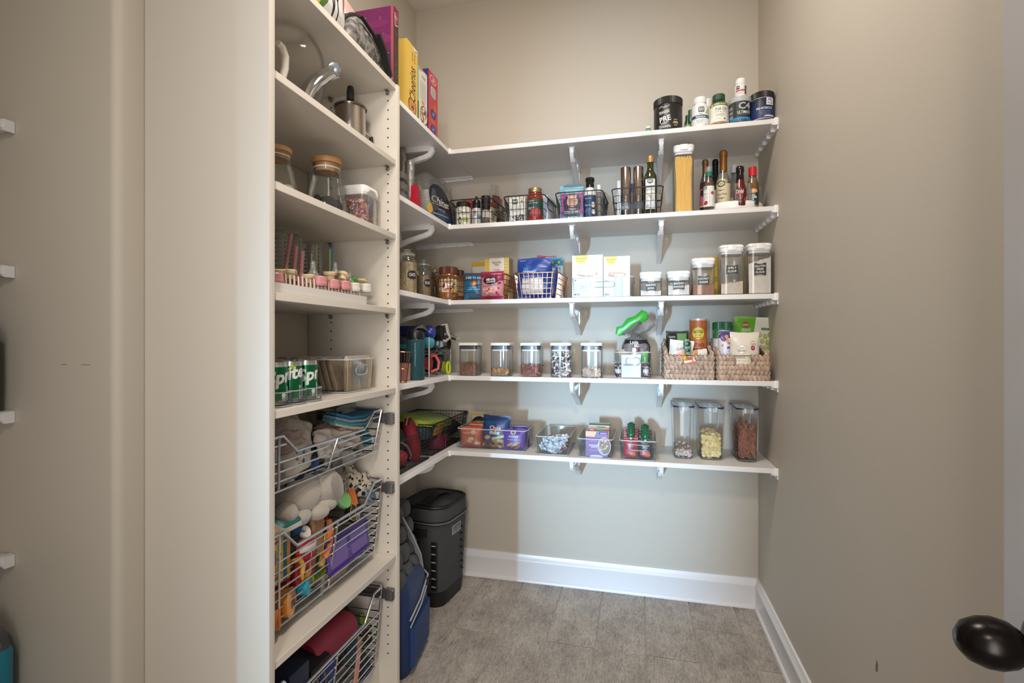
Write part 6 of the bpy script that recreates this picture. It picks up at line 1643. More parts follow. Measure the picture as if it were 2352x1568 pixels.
# ------------------------------------------------------------ left wall, fourth shelf: drinking bottles and a wire bottle rack
zq = ZS[3]
c, r = cyl_atx(933, 976, -.885)
H = top_of(955, 755, c - c.normalized()*r) - zq
o = thing('water_bottle', 'teal see-through water bottle with black lid and straw', 'bottle', (c.x, c.y, zq), face(c))
pr = [(r*.9, 0), (r*.98, .005), (r*.98, H*.77), (r*.92, H*.80), (r*.86, H*.81)]
TEAL = clear('#6cabb6', .16, .22, .04)
G().lathe(pr, 28, cap=(1, 0)).obj('body', TEAL, o)
G().lathe([(r*.80, H*.785), (r*.93, H*.80), (r*.97, H*.83), (r*.97, H*.94), (r*.88, H*.97), (r*.4, H*.985)], 28).obj('lid', mat('#121314', .35), o)
g = G().tube([(-r*.2, 0, H*.985), (r*.3, 0, H*1.04), (r*.85, 0, H*1.03), (r*1.25, 0, H*.97)], [.006, .010, .011, .009], 9); g.obj('spout', mat('#161718', .4), o)
g = G().tube([(r*.45, 0, H*.78), (-r*.1, 0, H*.35), (-r*.55, 0, H*.06)], .0045, 8); g.obj('straw', mat('#4f8d9c', .4), o)
G().lathe([(r*.1, .004), (r*.9, .004), (r*.9, .012)], 24).obj('base_plug', mat('#2b5d6b', .3), o)
# rack
ya, yb = shadowed(978, -.90), shadowed(1028, -.90)
zr = at_x(1000, 812, -.89).z
WIREM = mat('#a9a6a2', .3, .9)
o = thing('bottle_rack', 'grey wire rack with two tiers holding bottles on their sides', 'rack', (0, 0, 0))
ztop = at_x(1020, 775, -.89).z
for X in (-.885, -1.11):
    g = G().tube([(X, ya, zq+.003), (X, ya, ztop), (X, ya+.004, ztop)], .003, 7).tube([(X, yb, zq+.003), (X, yb, ztop)], .003, 7); g.obj('uprights', WIREM, o)
    for zz in (zr, zq+.006):
        n = 3; P = []
        for k in range(n):
            for j in range(9):
                a = PI*j/8; wv = (yb-ya)/n
                P.append((X, ya + wv*k + wv/2 - math.cos(a)*wv/2, zz+.022 - math.sin(a)*.020))
        G().tube(P, .0022, 6).obj('wavy_wire', WIREM, o)
    G().tube([(X, ya, zr-.002), (X, yb, zr-.002)], .0026, 6).obj('cross_wire', WIREM, o)
for Y in (ya, yb):
    G().tube([(-.885, Y, zr), (-1.11, Y, zr)], .0026, 6).obj('side_wire', WIREM, o)
def lying(lab, px, py, r, L, Xf, body, parts, name='water_bottle', metal=0):
    p = at_x(px, py, Xf)
    o = thing(name, lab, 'bottle', p, rot=(0, PI/2, 0))   # local z points along +x, mouth to the room
    G().lathe([(r*.9, -L), (r, -L+.006), (r, -.035), (r*.8, -.012), (r*.78, 0)], 26).obj('body', body, o)
    parts(o, r)
    return o
ST2 = mat('#a8a39d', .2, 1)
def pa(o, r):
    G().lathe([(r*.86, -.004), (r*1.02, 0), (r*1.02, .026), (r*.8, .032)], 26).obj('lid', mat('#18191b', .4), o)
    g = G().tube([(-r*1.0, 0, .018), (-r*1.15, 0, .042), (-.0, 0, .050), (r*.55, 0, .062), (r*1.0, 0, .040), (r*.8, 0, .018)], 0, flat=(.017, .008)); g.obj('carry_loop', mat('#bdb4a6', .45), o)
    g = G().tube([(r*.2, .0, .03), (r*.45, .010, .062), (r*.72, .012, .085)], [.011, .010, .009], 9); g.obj('spout', mat('#1c1d1f', .4), o)
    g = G().tube([(r*.72, .012, .085), (r*.80, .014, .105)], [.0075, .007], 9); g.obj('mouthpiece', clear('#cfc9c0', .4, .3), o)
lying('steel bottle lying on the rack with black lid and beige loop', 1006, 765, .036, .19, -.90, ST2, pa)
def pb(o, r):
    G().lathe([(r*.84, -.006), (r*.84, .024)], 24, cap=(1, 0)).obj('threaded_neck', ST2, o)
    for k in range(3): G().lathe([(r*.84, .004+k*.006), (r*.90, .0065+k*.006), (r*.84, .009+k*.006)], 24, cap=(0, 0)).obj('thread', ST2, o)
    G().lathe([(.001, .015), (r*.78, .015), (r*.80, .024)], 24, cap=(0, 0)).obj('dark_inside', mat('#14110f', .8), o)
lying('open steel bottle lying on the rack, mouth to the room', 1021, 790, .031, .19, -.905, ST2, pb)
def pc(o, r):
    G().lathe([(r*.9, -.01), (r, 0), (r, .02), (r*.7, .034), (r*.3, .038)], 24).obj('lid', mat('#20308c', .3), o)
lying('cobalt blue bottle lid end on the top of the rack', 981, 763, .030, .19, -.91, mat('#1e2a70', .3), pc)
def pd(o, r):
    G().lathe([(r*.9, -.012), (r, 0), (r*.98, .012), (r*.6, .026), (.001, .030)], 24).obj('lid', mat('#3f9aa6', .35), o)
lying('bottle with round teal lid lying in the upper tier of the rack', 983, 786, .030, .19, -.905, mat('#59646c', .3), pd)
def pe(o, r):
    G().lathe([(r*.9, -.012), (r, 0), (r, .012), (r*.8, .018)], 20).obj('lid', mat('#6d7478', .3, .5), o)
    G().box((0, 0, .024), (r*1.3, r*.5, .014), b=.002).obj('latch', mat('#8fa3c9', .4), o)
lying('small grey bottle with blue-white latch in the upper tier', 1003, 790, .022, .17, -.905, mat('#5c5a58', .3, .4), pe)
def pf(o, r):
    G().lathe([(r*.9, -.012), (r, 0), (r, .01)], 24).obj('lid', mat('#a82c30', .35), o)
    g = G().tube([(-r*1.05, .0, .008), (-r*1.15, .004, .034), (-r*.2, .012, .046), (r*.8, .012, .042), (r*1.2, .004, .012)], 0, flat=(.020, .010)); g.obj('carry_loop', mat('#c4383a', .35), o)
lying('red-lidded bottle with loop lying in the lower tier of the rack', 984, 834, .030, .19, -.905, mat('#8f2529', .4), pf)
def pg(o, r):
    G().lathe([(r*.9, -.012), (r, 0), (r, .012), (r*.6, .018)], 24).obj('lid', mat('#15181c', .35), o)
lying('dark navy bottle lying in the lower tier between red and lime lids', 1004, 836, .033, .19, -.91, mat('#15202f', .25), pg)
def ph(o, r):
    G().lathe([(r*.9, -.012), (r, 0), (r, .008)], 24).obj('lid', mat('#a7b83a', .4), o)
    g = G(); P = [(.022*math.cos(a)*1.25+.004, .010*math.sin(a)*1.1, .026+.004*math.sin(a)) for a in [2*PI*i/18 for i in range(18)]]
    g.tube(P, .0052, 8, True); g.obj('carry_loop', mat('#c3d22e', .35), o)
lying('bottle with lime green oval loop at the right of the lower tier', 1018, 842, .026, .18, -.90, mat('#2d4a5c', .3), ph)
def pi_(o, r):
    G().lathe([(r*.92, -.004), (r*.92, .014), (r*.6, .02)], 20).obj('lid', mat('#8d8a88', .3, .6), o)
lying('grey metal bottle at the back right of the lower tier', 1016, 818, .021, .16, -.94, mat('#4d5a66', .3), pi_)
# bottles standing left of the teal one
c, r = cyl_atx(906, 938, -1.0)
H = top_of(930, 772, c) - zq
o = lathed('water_bottle', 'dark navy bottle with teal band behind the teal water bottle', 'bottle', (c.x, c.y+.012, zq), [(r*.9, 0), (r, .005), (r, H*.72), (r*.9, H*.78)], mat('#16213c', .3))
G().lathe([(r*1.0, H*.70), (r*1.02, H*.72), (r*1.02, H*.80), (r*.96, H*.81)], 24).obj('band', mat('#2f8a9a', .35), o)
G().lathe([(r*.9, H*.80), (r*.95, H*.83), (r*.8, H*.96), (r*.3, H)], 24).obj('lid', mat('#2a2c36', .4), o)
yc, w, h = span_x(913, 944, 752, -1.06, zq)
o = carton('utensil_box', 'low grey carton with dark zigzag top behind the bottles', 'box', (-1.06, yc+.02, zq+.0), .14, .08, h-.012, '#c9c4bc', lambda A: A.poly([(-.06+.012*i, h*.80+.01*(i % 2)) for i in range(11)] + [(.06, h*.70), (-.06, h*.70)], '#2b2828'), rz=PI/2)
# copper cup basket at the cabinet edge
o = thing('cup_holder', 'pink copper wire cup holder with a rose mug beside the cabinet', 'holder', (-.872, shadowed(925, -.872), zq))
rr_ = .024; hh = at_x(925, 808, -.872).z - zq
g = G()
for k in range(14):
    a = 2*PI*k/14; g.tube([(rr_*1.15*math.cos(a), rr_*1.15*math.sin(a), hh), (rr_*.62*math.cos(a), rr_*.62*math.sin(a), .004)], .0013, 5)
g.obj('wires', COP, o)
for z_, k_ in ((hh, 1.17), (.004, .64), (hh*.45, .88)): G().tube([(rr_*k_*math.cos(2*PI*i/24), rr_*k_*math.sin(2*PI*i/24), z_) for i in range(24)], .0022, 6, True).obj('ring', COP, o)
c = at_x(932, 838, -.915)
o = thing('mug', 'dusty rose mug with curved handle behind the copper holder', 'mug', (c.x, c.y-.016, zq), 0)
G().lathe([(.022, 0), (.026, .004), (.028, .07), (.0265, .07), (.024, .006)], 22).obj('body', mat('#b9867c', .4), o)
G().tube([(.0, .026, .062), (.0, .042, .056), (.0, .048, .038), (.0, .040, .020), (.0, .026, .014)], .005, 8).obj('handle', mat('#c48f84', .4), o)

# ------------------------------------------------------------ left wall, lowest shelf: black mesh baskets, lunch box, bags
zm = ZS[4]
MESHM = mat('#1d1b1b', .5, .3)
def meshbasket(lab, y0, y1, Xf, Xb, h):
    o = thing('mesh_basket', lab, 'basket', ((Xf+Xb)/2, (y0+y1)/2, zm), 0, 'black wire mesh baskets')
    w, d = Xf-Xb, y1-y0; k = .90
    def P(sx, sy, f): q = k+(1-k)*f; return (sx*w/2*q, sy*d/2*q, h*f+.003)
    G().tube([P(-1,-1,1), P(1,-1,1), P(1,1,1), P(-1,1,1)], .0032, 7, True).obj('rim', MESHM, o)
    G().tube([P(-1,-1,0), P(1,-1,0), P(1,1,0), P(-1,1,0)], .0022, 6, True).obj('base_ring', MESHM, o)
    g = G()
    for f in [i/8 for i in range(1, 8)]: g.tube([P(-1,-1,f), P(1,-1,f), P(1,1,f), P(-1,1,f)], .0011, 4, True)
    g.obj('side_wires', MESHM, o)
    g = G(); ny, nx = int(d/.011), int(w/.016)
    for i in range(ny+1):
        s = i/ny*2-1; a, b = P(1, s, 1), P(1, s, 0); c_, d_ = P(-1, s, 0), P(-1, s, 1); g.tube([a, b, c_, d_], .0010, 4)
    for i in range(nx+1):
        s = i/nx*2-1; g.tube([P(s,-1,1), P(s,-1,0), P(s,1,0), P(s,1,1)], .0010, 4)
    g.obj('upright_wires', MESHM, o)
    for sy in (-1, 1):
        x = w*.5; G().box((x+.002, sy*d*.46, h-.002), (.012, .022, .012), b=.002).obj('corner_hook', MESHM, o)
y0, ym = at_x(905, 1050, -.86).y, at_x(994, 1000, -.86).y
hb = at_x(994, 983, -.86).z - zm
meshbasket('near black wire mesh basket holding red bag and grey gear', y0-.04, ym, -.855, -1.14, hb)
yf = at_x(1048, 1000, -.87).y
meshbasket('far black wire mesh basket in the corner holding the lunch box', ym+.006, 2.50, -.862, -1.14, at_x(1000, 975, -.865).z - zm)
# lunch box
zb_ = at_x(985, 990, -.93).z
ya, yb = at_x(921, 950, -.99).y, at_x(1036, 960, -.99).y
o = thing('lunch_box', 'lime green lidded lunch box with blue base lying across the baskets', 'lunch box', (-.990, 2.245, .815), rot=(-.12, .20, .03))
L = .41
G().loft([(-.035, .13, L*.86, .05), (-.006, .155, L*.93, .06), (.026, .165, L*.96, .06)], 6).obj('base', mat('#4f8ea6', .4), o)
G().loft([(.026, .172, L*.98, .065), (.036, .176, L, .065), (.050, .168, L*.97, .06), (.058, .13, L*.86, .05)], 6).obj('lid', mat('#93ad45', .38), o)
G().loft([(.024, .177, L*1.0, .066), (.030, .180, L*1.01, .066), (.034, .177, L*1.0, .066)], 6, cap=(0, 0)).obj('lid_edge', mat('#d3c04a', .4), o)
G().loft([(-.012, .010, L*.24, .004, .088, -L*.14), (.042, .012, L*.26, .005, .090, -L*.14)], 3).obj('clasp', mat('#d9a83c', .38), o)
def soft(name, lab, cat, loc, r, col, seed, amp=.18, fr=2.2, rot=(0, 0, 0), bump=.5, n=24, rough=.8, group=None, part='fabric', m=None):
    o = thing(name, lab, cat, loc, rot=rot, group=group)
    G().ball((0, 0, 0), r, n, 0, None, seed, amp, fr).obj(part, m or mat(col, rough, bump=bump, bscale=70), o, ang=180)
    return o
p = at_x(968, 1010, -.90)
o = thing('red_pouch', 'red zipped fabric pouch standing open in the near mesh basket', 'pouch', (p.x-.03, p.y, zm+.012), rot=(.15, -.2, .35))
G().loft([(0, .05, .13, .02), (.06, .07, .15, .03), (.12, .055, .14, .026), (.155, .03, .11, .014)], 5).obj('fabric', mat('#9c1f33', .65, bump=.4, bscale=50), o)
G().tube([(.0, -.055, .158), (.004, 0, .168), (.0, .055, .158)], .003, 6).obj('zip', mat('#caa48e', .4), o)
p = at_x(935, 1000, -.93)
o = soft('gear_bag', 'dark grey rounded bag at the cabinet edge of the near mesh basket', 'bag', (p.x-.05, p.y-.045, zm+.085), (.06, .07, .075), '#33363c', 70, .12)
G().tube([(.066, -.05, .02), (.076, -.01, -.005), (.074, .03, -.045), (.06, .055, -.07)], .004, 7).obj('white_piping', mat('#b9babb', .5), o)
p = at_x(930, 1078, -.90)
o = soft('small_pouch', 'small pink red pouch at the bottom of the near mesh basket', 'pouch', (p.x-.02, p.y-.02, zm+.040), (.035, .045, .030), '#b8414f', 71, .2)
p = at_x(1012, 1022, -.90)
o = thing('magenta_pouch', 'magenta folded fabric pouch in the far mesh basket', 'pouch', (p.x-.02, p.y, zm+.006), rot=(0, 0, .3))
g = G().loft([(0, .07, .10, .02), (.03, .08, .105, .03), (.055, .05, .075, .02), (.075, .012, .05, .005, .004, .01)], 5); g.obj('fabric', mat('#86214c', .6, bump=.5, bscale=60), o)
g = G().prism([(-.01, 0), (.016, .006), (.003, .06)], .040, .044, 'x'); g.obj('side_fold', mat('#a42a5c', .6), o)
p = at_x(1040, 985, -.98)
soft('dark_cloth', 'black crumpled cloth deep in the far mesh basket', 'cloth', (p.x, 2.42, zm+.07), (.10, .07, .055), '#16161b', 72, .2)
p = at_x(1022, 1010, -1.0)
soft('patterned_pouch', 'small dark brown and red pouch under the lunch box', 'pouch', (-.97, 2.30, zm+.036), (.09, .06, .030), '#2c1a1a', 73, .2, m=mottled('dark_floral', ['#1a1214', '#2a1a1a', '#7a3a38', '#1a1214'], 60))

# ------------------------------------------------------------ floor: backpack cooler and soft cooler bag
DG = mat('#3e4044', .72, bump=.35, bscale=260, name='cooler_fabric')
BK = mat('#121213', .5)
a = at_z(960, 1402, 0)
cx, cy = -.957, 2.305
H = .475
wD, wL = .285, .242
o = thing('cooler_backpack', 'tall charcoal backpack cooler with zipped lid standing on the floor', 'cooler', (cx, cy, 0), R(-7))
G().loft([(0, wL*.80, wD*.86, .05), (.03, wL*.86, wD*.94, .07), (.07, wL*.88, wD*.96, .07)], 6).obj('base', BK, o)
G().loft([(.05, wL*.86, wD*.94, .07), (.10, wL*.89, wD*.97, .075), (H*.5, wL*.95, wD*1.0, .08), (H*.84, wL*1.0, wD*1.02, .08)], 6).obj('body', DG, o)
G().loft([(H*.80, wL*1.005, wD*1.025, .08), (H*.805, wL*1.03, wD*1.05, .08), (H*.835, wL*1.03, wD*1.05, .08), (H*.84, wL*1.005, wD*1.025, .08)], 6, cap=(0, 0)).obj('zipper_tape', mat('#1b1b1d', .6), o)
g = G(); q = rrect(wL*1.035, wD*1.055, .08, 10)
g.tube([(x, y, H*.82) for x, y in q], .0028, 5, True); g.obj('zipper_teeth', mat('#8d8d8f', .4, .5), o)
G().loft([(H*.84, wL*1.005, wD*1.03, .08), (H*.94, wL*1.01, wD*1.03, .08), (H*.965, wL*.99, wD*1.0, .08), (H*.97, wL*.88, wD*.88, .06)], 6).obj('lid', DG, o)
q = rrect(wL*.96, wD*.97, .075, 8)
G().tube([(x, y, H*.968) for x, y in q], .009, 8, True).obj('lid_piping', BK, o)
g = G().tube([(0, -wD*.36, H*.975), (0, -wD*.2, H*1.0), (0, 0, H*1.02), (0, wD*.2, H*1.0), (0, wD*.36, H*.975)], 0, flat=(.045, .007)); g.obj('top_handle', BK, o)
for sy in (-1, 1): G().box((0, sy*wD*.34, H*.975), (.075, .045, .006), b=.002).obj('handle_tab', BK, o)
g = G().tube([(-wL*.16, -wD*.505, H*.73), (wL*.0, -wD*.56, H*.73), (wL*.16, -wD*.51, H*.73)], 0, flat=(.008, .034)); g.obj('front_strap', BK, o)
for x in (-.060, .075):
    g = G().box((x, -wD*.503, H*.42), (.030, .010, H*.46), b=.002); g.obj('webbing', BK, o)
    for k in range(6):
        G().box((x, -wD*.512-.004, H*(.23+.078*k)), (.020, .004, .003)).obj('loop_stitch', mat('#b5b5b5', .6), o)
A = Art(.0008); A.rr(.0, H*.71, .092, .044, .004, '#8b8c8e'); A.text('YETI', 0, H*.71, '#2a2b2d', w=.068, h=.026, bold=.02)
A.build(o, lambda u, v, q: (wL*.491+q, u-.01, v), None, 'logo_patch')
g = G()
for k in range(7): g.tube([(wL*.49, wD*.14, H*(.70-.07*k)), (wL*.515, wD*.16, H*(.685-.07*k)), (wL*.49, wD*.14, H*(.67-.07*k))], .005, 6)
g.obj('side_loops', BK, o)
# soft cooler bag in front, blue and grey
NB = mat('#18305c', .55, bump=.4, bscale=50)
GRY = mat('#4c4e52', .75, bump=.4, bscale=120)
o = thing('cooler_bag', 'blue soft cooler bag with quilted grey top beside the backpack cooler', 'cooler', (-.955, 1.80, 0), R(8))
G().loft([(0, .25, .28, .05), (.03, .27, .30, .06), (.20, .275, .30, .06), (.262, .262, .29, .06)], 6).obj('body', NB, o)
G().loft([(.262, .262, .292, .06), (.30, .255, .28, .06), (.335, .20, .22, .05)], 6).obj('lid', mat('#172b55', .5, bump=.3, bscale=40), o)
for k in range(4):
    z_ = .30 + .068*k
    for i in range(3):
        G().loft([(-.036, .07, .060, .02), (-.026, .10, .078, .026), (.0, .112, .086, .028), (.026, .10, .078, .026), (.036, .07, .060, .02)], 4, 0, Matrix.Translation((.050-.016*k, -.085+.088*i+.010*k, z_+.025)) @ Matrix.Rotation(-.15, 4, 'Y')).obj('quilt_pad', GRY, o)
g = G().tube([(.108, .115, .29), (.102, .10, .36), (.080, .06, .45), (.05, .03, .53)], 0, flat=(.026, .006)); g.obj('grey_strap', mat('#9b9c9e', .6), o)
g = G().tube([(.139, -.13, .215), (.140, 0, .232), (.136, .12, .27), (.10, .148, .285)], .0035, 6).tube([(.140, -.13, .19), (.141, 0, .207), (.138, .11, .245)], .003, 6); g.obj('piping', mat('#a9abaf', .5), o)
G().loft([(.03, .02, .22, .008, .135, 0), (.18, .024, .23, .01, .136, 0)], 4).obj('front_pocket', mat('#1b3a72', .55, bump=.5, bscale=30), o)
G().box((.142, .09, .255), (.006, .010, .03), b=.001).obj('zip_pull', mat('#15161a', .4), o)

# ------------------------------------------------------------ door with its knob, right foreground
XD = .43
ye = at_x(2304, 700, XD).y
d = thing('door', 'pale grey open door with black egg-shaped knob at the right edge', 'door', (XD, ye, 0))
DOORM = mat('#c3c1c3', .38)
G().box((.0175, -.38, 1.06), (.035, .76, 2.04), b=.002).obj('door_leaf', DOORM, d)
KN = mat('#1a1513', .26, .7, name='oil_bronze')
kp = Vector((.373, .678, .889)) - Vector((XD, ye, 0))
ky, kz = kp.y, kp.z
k = link('knob', G().lathe([(.0, -.034), (.012, -.032), (.021, -.024), (.0265, -.010), (.0275, .002), (.0245, .015), (.018, .024), (.0115, .029), (.0105, .033), (.0125, .036), (.0125, .040)], 36).mesh('knob', KN), d, (kp.x+.010, ky, kz), (0, PI/2, 0))
link('spindle', G().lathe([(.0125, 0), (.012, .006), (.016, .012)], 24).mesh('spindle', KN), k, (0, 0, .036))
link('rosette', G().lathe([(.012, -.012), (.019, -.011), (.026, -.005), (.031, -.002), (.032, 0)], 36).mesh('rosette', KN), d, (-.0005, ky, kz), (0, PI/2, 0))

# ------------------------------------------------------------ niche: black case and shrink-wrapped water bottles
o = thing('black_case', 'black rounded case standing on the third niche shelf at picture edge', 'case', (-1.572, .800, NSH[2]))
G().loft([(0, .20, .16, .04), (.02, .22, .172, .05), (.19, .22, .172, .05), (.225, .18, .14, .05), (.232, .12, .09, .04)], 6).obj('shell', mat('#121213', .45), o)
G().loft([(.11, .223, .175, .05), (.116, .223, .175, .05)], 6, cap=(0, 0)).obj('seam', mat('#2a2a2b', .5), o)
BOT = clear('#dfe6ea', .12, .4, .05)
CAPW = G().lathe([(.015, 0), (.015, .013), (.0125, .0145), (.001, .0145)], 16).mesh('bottle_cap', mat('#dcdfe2', .4))
BOTM = G().lathe([(.026, 0), (.0315, .006), (.0315, .13), (.030, .15), (.016, .182), (.0125, .190), (.0125, .205)], 18).mesh('bottle', BOT)
for lev, lb in ((0, 'lower pack of bottled water in teal wrap on the niche floor'), (1, 'upper pack of bottled water in torn teal wrap, lower left corner')):
    ztop_ = .575
    z0 = ztop_ - .222*(2-lev)
    o = thing('water_pack', lb, 'water pack', (-1.545, .752, max(z0, 0)+0), 0)
    if lev == 0: o.location.z = ztop_-.222*2
    for i in range(3):
        for j in range(4):
            x, y = -.068+.068*i, -.10+.066*j
            b_ = link('water_bottle', BOTM, o, (x, y, .002)); link('bottle_cap', CAPW, b_, (0, 0, .204))
    G().loft([(0, .215, .275, .02), (.004, .222, .282, .03), (.14, .222, .282, .03), (.150, .216, .276, .03)], 5, cap=(1, 0)).obj('teal_wrap', mat('#1f7f9c', .25), o)
    G().loft([(.150, .216, .276, .03), (.19, .200, .26, .03), (.222, .15, .2, .03)], 5, cap=(0, 1)).obj('clear_wrap', WRAP, o)
    A = Art(.0006); A.ell(.045, .09, .032, .026, '#b9bfc4'); A.fine(.045, .105, .04, 8, '#3c4a55', .0045, .0016); A.text('WATER', -.03, .09, '#d3dbe0', w=.05)
    p_ = A.build(o, lambda u, v, q: (.111+q, u-.06, v), None, 'wrap_print')
# the lower pack stands on a low crate so that nothing floats
zc_ = .575-.444
o = thing('step_stool', 'low white stool under the packs of bottled water', 'stool', (-1.545, .752, 0))
G().box((0, 0, zc_-.012), (.24, .30, .022), b=.003).obj('seat', WHT, o)
for sx in (-1, 1):
    for sy in (-1, 1): G().box((sx*.1, sy*.13, (zc_-.023)/2), (.03, .03, zc_-.023), b=.002).obj('leg', WHT, o)
# ------------------------------------------------------------ on top of the cabinet
ZA = ZCB[0]
def ax(px, py, X): return at_x(px, py, X)
XT = XC - .02
y0, y1 = ax(742, 30, XT).y, ax(806, 30, XT).y
def f(A):
    w, h = y1-y0+.03, .27
    A.rect(-w/2, 0, w/2, h, '#d9d7d6'); A.poly([(-w/2, .0), (-w*.30, .0), (-w*.16, .05), (-w*.24, h), (-w/2, h)], '#4e7a35'); A.poly([(-w/2, .0), (-w*.36, 0), (-w*.28, .06), (-w*.34, h*.6), (-w/2, h*.6)], '#d6b43a')
    A.line([(w*.02, .028), (w*.10, .016), (w*.15, .03), (w*.09, .075), (w*.16, .13), (w*.05, .14), (-w*.02, .10), (w*.02, .028)], .005, '#2a2628'); A.line([(w*.02, .028), (-w*.06, .075), (-w*.04, .14)], .005, '#2a2628'); A.line([(w*.09, .075), (w*.02, .09)], .005, '#2a2628')
    A.poly([(w*.30, .06), (w*.37, .09), (w*.36, .15), (w*.28, .14)], '#a04a3a')
pouch('chips_bag', 'white bag with black script and green edge on top of the cabinet', 'bag', (XT-.03, (y0+y1)/2-.01, ZA), y1-y0+.03, .27, .05, '#d9d7d6', f, rz=PI/2, seed=80, wr=.05, ry=.0)
# striped zip pouch
yc, w, h = span_x(792, 850, 4, XC-.15, ZA)
STR = striped('pink_stripes', '#d9a394', '#ead2c8', 95, 0, .7)
STR.node_tree.nodes['Principled BSDF'].inputs['Sheen Weight'].default_value = .3
o = thing('zip_pouch', 'pink and white striped zip pouch leaning on the cabinet top', 'pouch', (XC-.17, yc-.01, ZA), rot=(-.10, -.05, PI/2+.15))
G().loft([(0, w*.9, .07, .02), (h*.25, w*1.02, .085, .03), (h*.5, w*.95, .085, .03), (h*.60, w*.84, .075, .028), (h*.70, w*.80, .075, .028), (h*.92, w*.74, .06, .022), (h*.99, w*.66, .035, .012)], 5).obj('fabric', STR, o)
g = G().tube([(-w*.42, -.036, h*.60), (-w*.1, -.044, h*.60), (w*.42, -.038, h*.68)], 0, flat=(.004, .008)); g.obj('zip_tape', mat('#ecdcd6', .6), o)
g = G().tube([(-w*.12, -.046, h*.63), (-w*.12, -.050, h*.58), (-w*.11, -.050, h*.44)], 0, flat=(.007, .003)); g.obj('zip_pull', mat('#b9b0a6', .3, .8), o)
g = G().tube([(w*.02, -.043, h*.63), (w*.30, -.040, h*.675)], 0, flat=(.003, .010)); g.obj('open_gap', mat('#33211f', .9), o)
# black mesh bag
yc, w, h = span_x(797, 898, 60, XC-.04, ZA)
p = ax(848, 110, XC-.04)
o = thing('mesh_bag', 'black and grey mesh travel bag with curved piping on the cabinet top', 'bag', (XC-.075, p.y-.01, ZA), rot=(0, 0, PI/2))
n = 18; hh = top_of(848, 74, (XC-.07, ax(848, 74, XC-.07).y)) - ZA
arc = [(-w*.54 + w*1.08*i/n, hh*math.sin(PI*i/n)**.7 + .001) for i in range(n+1)]
MESHG = mottled('grey_mesh', ['#2b2928', '#8f8a84', '#3a3836', '#a8a39c'], 22, .5, detail=4, bump=.8)
g = G(); vs = []; fs = []
for i, (x, z) in enumerate(arc):
    for j in range(9):
        q = j/8; vs.append((x*(1-.04*math.sin(q*PI)), -.035*math.sin(PI*q)**.6-.012, max(.002, z*q)))
for i in range(n):
    for j in range(8):
        a = i*9+j; fs.append((a, a+9, a+10, a+1))
g.add(vs, fs); g.add([(x, -y, z) for x, y, z in vs], [f_[::-1] for f_ in fs]); g.obj('mesh_panels', MESHG, o, ang=80)
g = G().tube([(x, s*.012, z) for s in (-1,) for x, z in arc], .0075, 7); g.obj('piping', mat('#161414', .6), o)
g = G().tube([(x, .012, z) for x, z in arc], .0075, 7); g.obj('piping', mat('#161414', .6), o)
g = G().tube([(-w*.22, -.048, hh*.80), (w*.02, -.054, hh*.66), (w*.12, -.056, hh*.60)], 0, flat=(.012, .004)).tube([(w*.06, -.058, hh*.72), (w*.20, -.060, hh*.50), (w*.40, -.050, hh*.14)], 0, flat=(.026, .010)); g.obj('strap', mat('#1a1817', .8), o)
g = G().tube([(w*.46, -.046, hh*.10), (w*.50, -.05, hh*.16), (w*.54, -.048, hh*.14)], .004, 6); g.obj('buckle', mat('#a8a49e', .3, .8), o)
# purple film-print cereal box
yA, yB = ax(904, 100, XT).y, 1.652
wS = yB - yA
h = top_of(905, 12, (XT, yA)) - ZA
def spf(A):
    A.rect(-wS/2, 0, wS/2, h, '#3a2f2a'); A.rect(-wS/2, h*.90, wS/2, h, '#6d1f45'); A.poly([(-wS*.3, h*.93), (wS*.3, h*.97), (wS*.34, h*.82), (-wS*.2, h*.78)], '#8a3a4c'); A.line([(-wS*.32, h*.93), (-wS*.22, h*.77), (wS*.36, h*.80)], .003, '#d9c4bc'); A.text('SPACE', 0, h*.88, '#dccac4', w=wS*.5, h=h*.03, rot=-.2)
    for i in range(9): A.line([(-wS*.3+.01*(i % 3), h*(.7-.07*i)), (wS*.2, h*(.66-.06*i))], .004, ['#5a4638', '#4a3a30', '#6a5442'][i % 3])
def lff(A):
    A.rect(-.095, 0, .095, h, '#6d2058'); A.rect(-.095, 0, .095, h*.45, '#4a2848'); A.dots(40, -.09, h*.4, .09, h*.98, .0016, ['#d9a0c4', '#e6c9dc'], 5)
    A.ell(.03, h*.80, .05, h*.05, '#75255f'); A.ell(.05, h*.6, .04, h*.06, '#7a2a60'); A.ell(.0, h*.52, .05, h*.04, '#5c2050'); A.poly([(-.088, h*.90), (-.012, h*.90), (-.020, h*.62), (-.050, h*.50), (-.080, h*.62)], '#b9a79a'); A.poly([(-.083, h*.84), (-.017, h*.84), (-.024, h*.63), (-.050, h*.53), (-.076, h*.63)], '#2a2530'); A.rect(-.086, h*.84, -.014, h*.895, '#b9a79a'); A.text('GUARDIANS', -.050, h*.868, '#3a3034', w=.064, h=h*.035)
    for i in range(6): A.line([(-.075+.010*i, h*(.80-.01*i)), (-.062+.008*i, h*(.62-.01*(i % 3)))], .003, ['#c9704a', '#b39a8c'][i % 2])
    A.rect(.085, 0, .095, h, '#a8505c')
carton('cereal_box', 'purple starry cereal box with shield print standing on the cabinet top', 'box', (XT-.095, (yA+yB)/2, ZA), wS, .19, h, '#6d2058', spf, left=lff, rz=PI/2, top='#b02a4a')

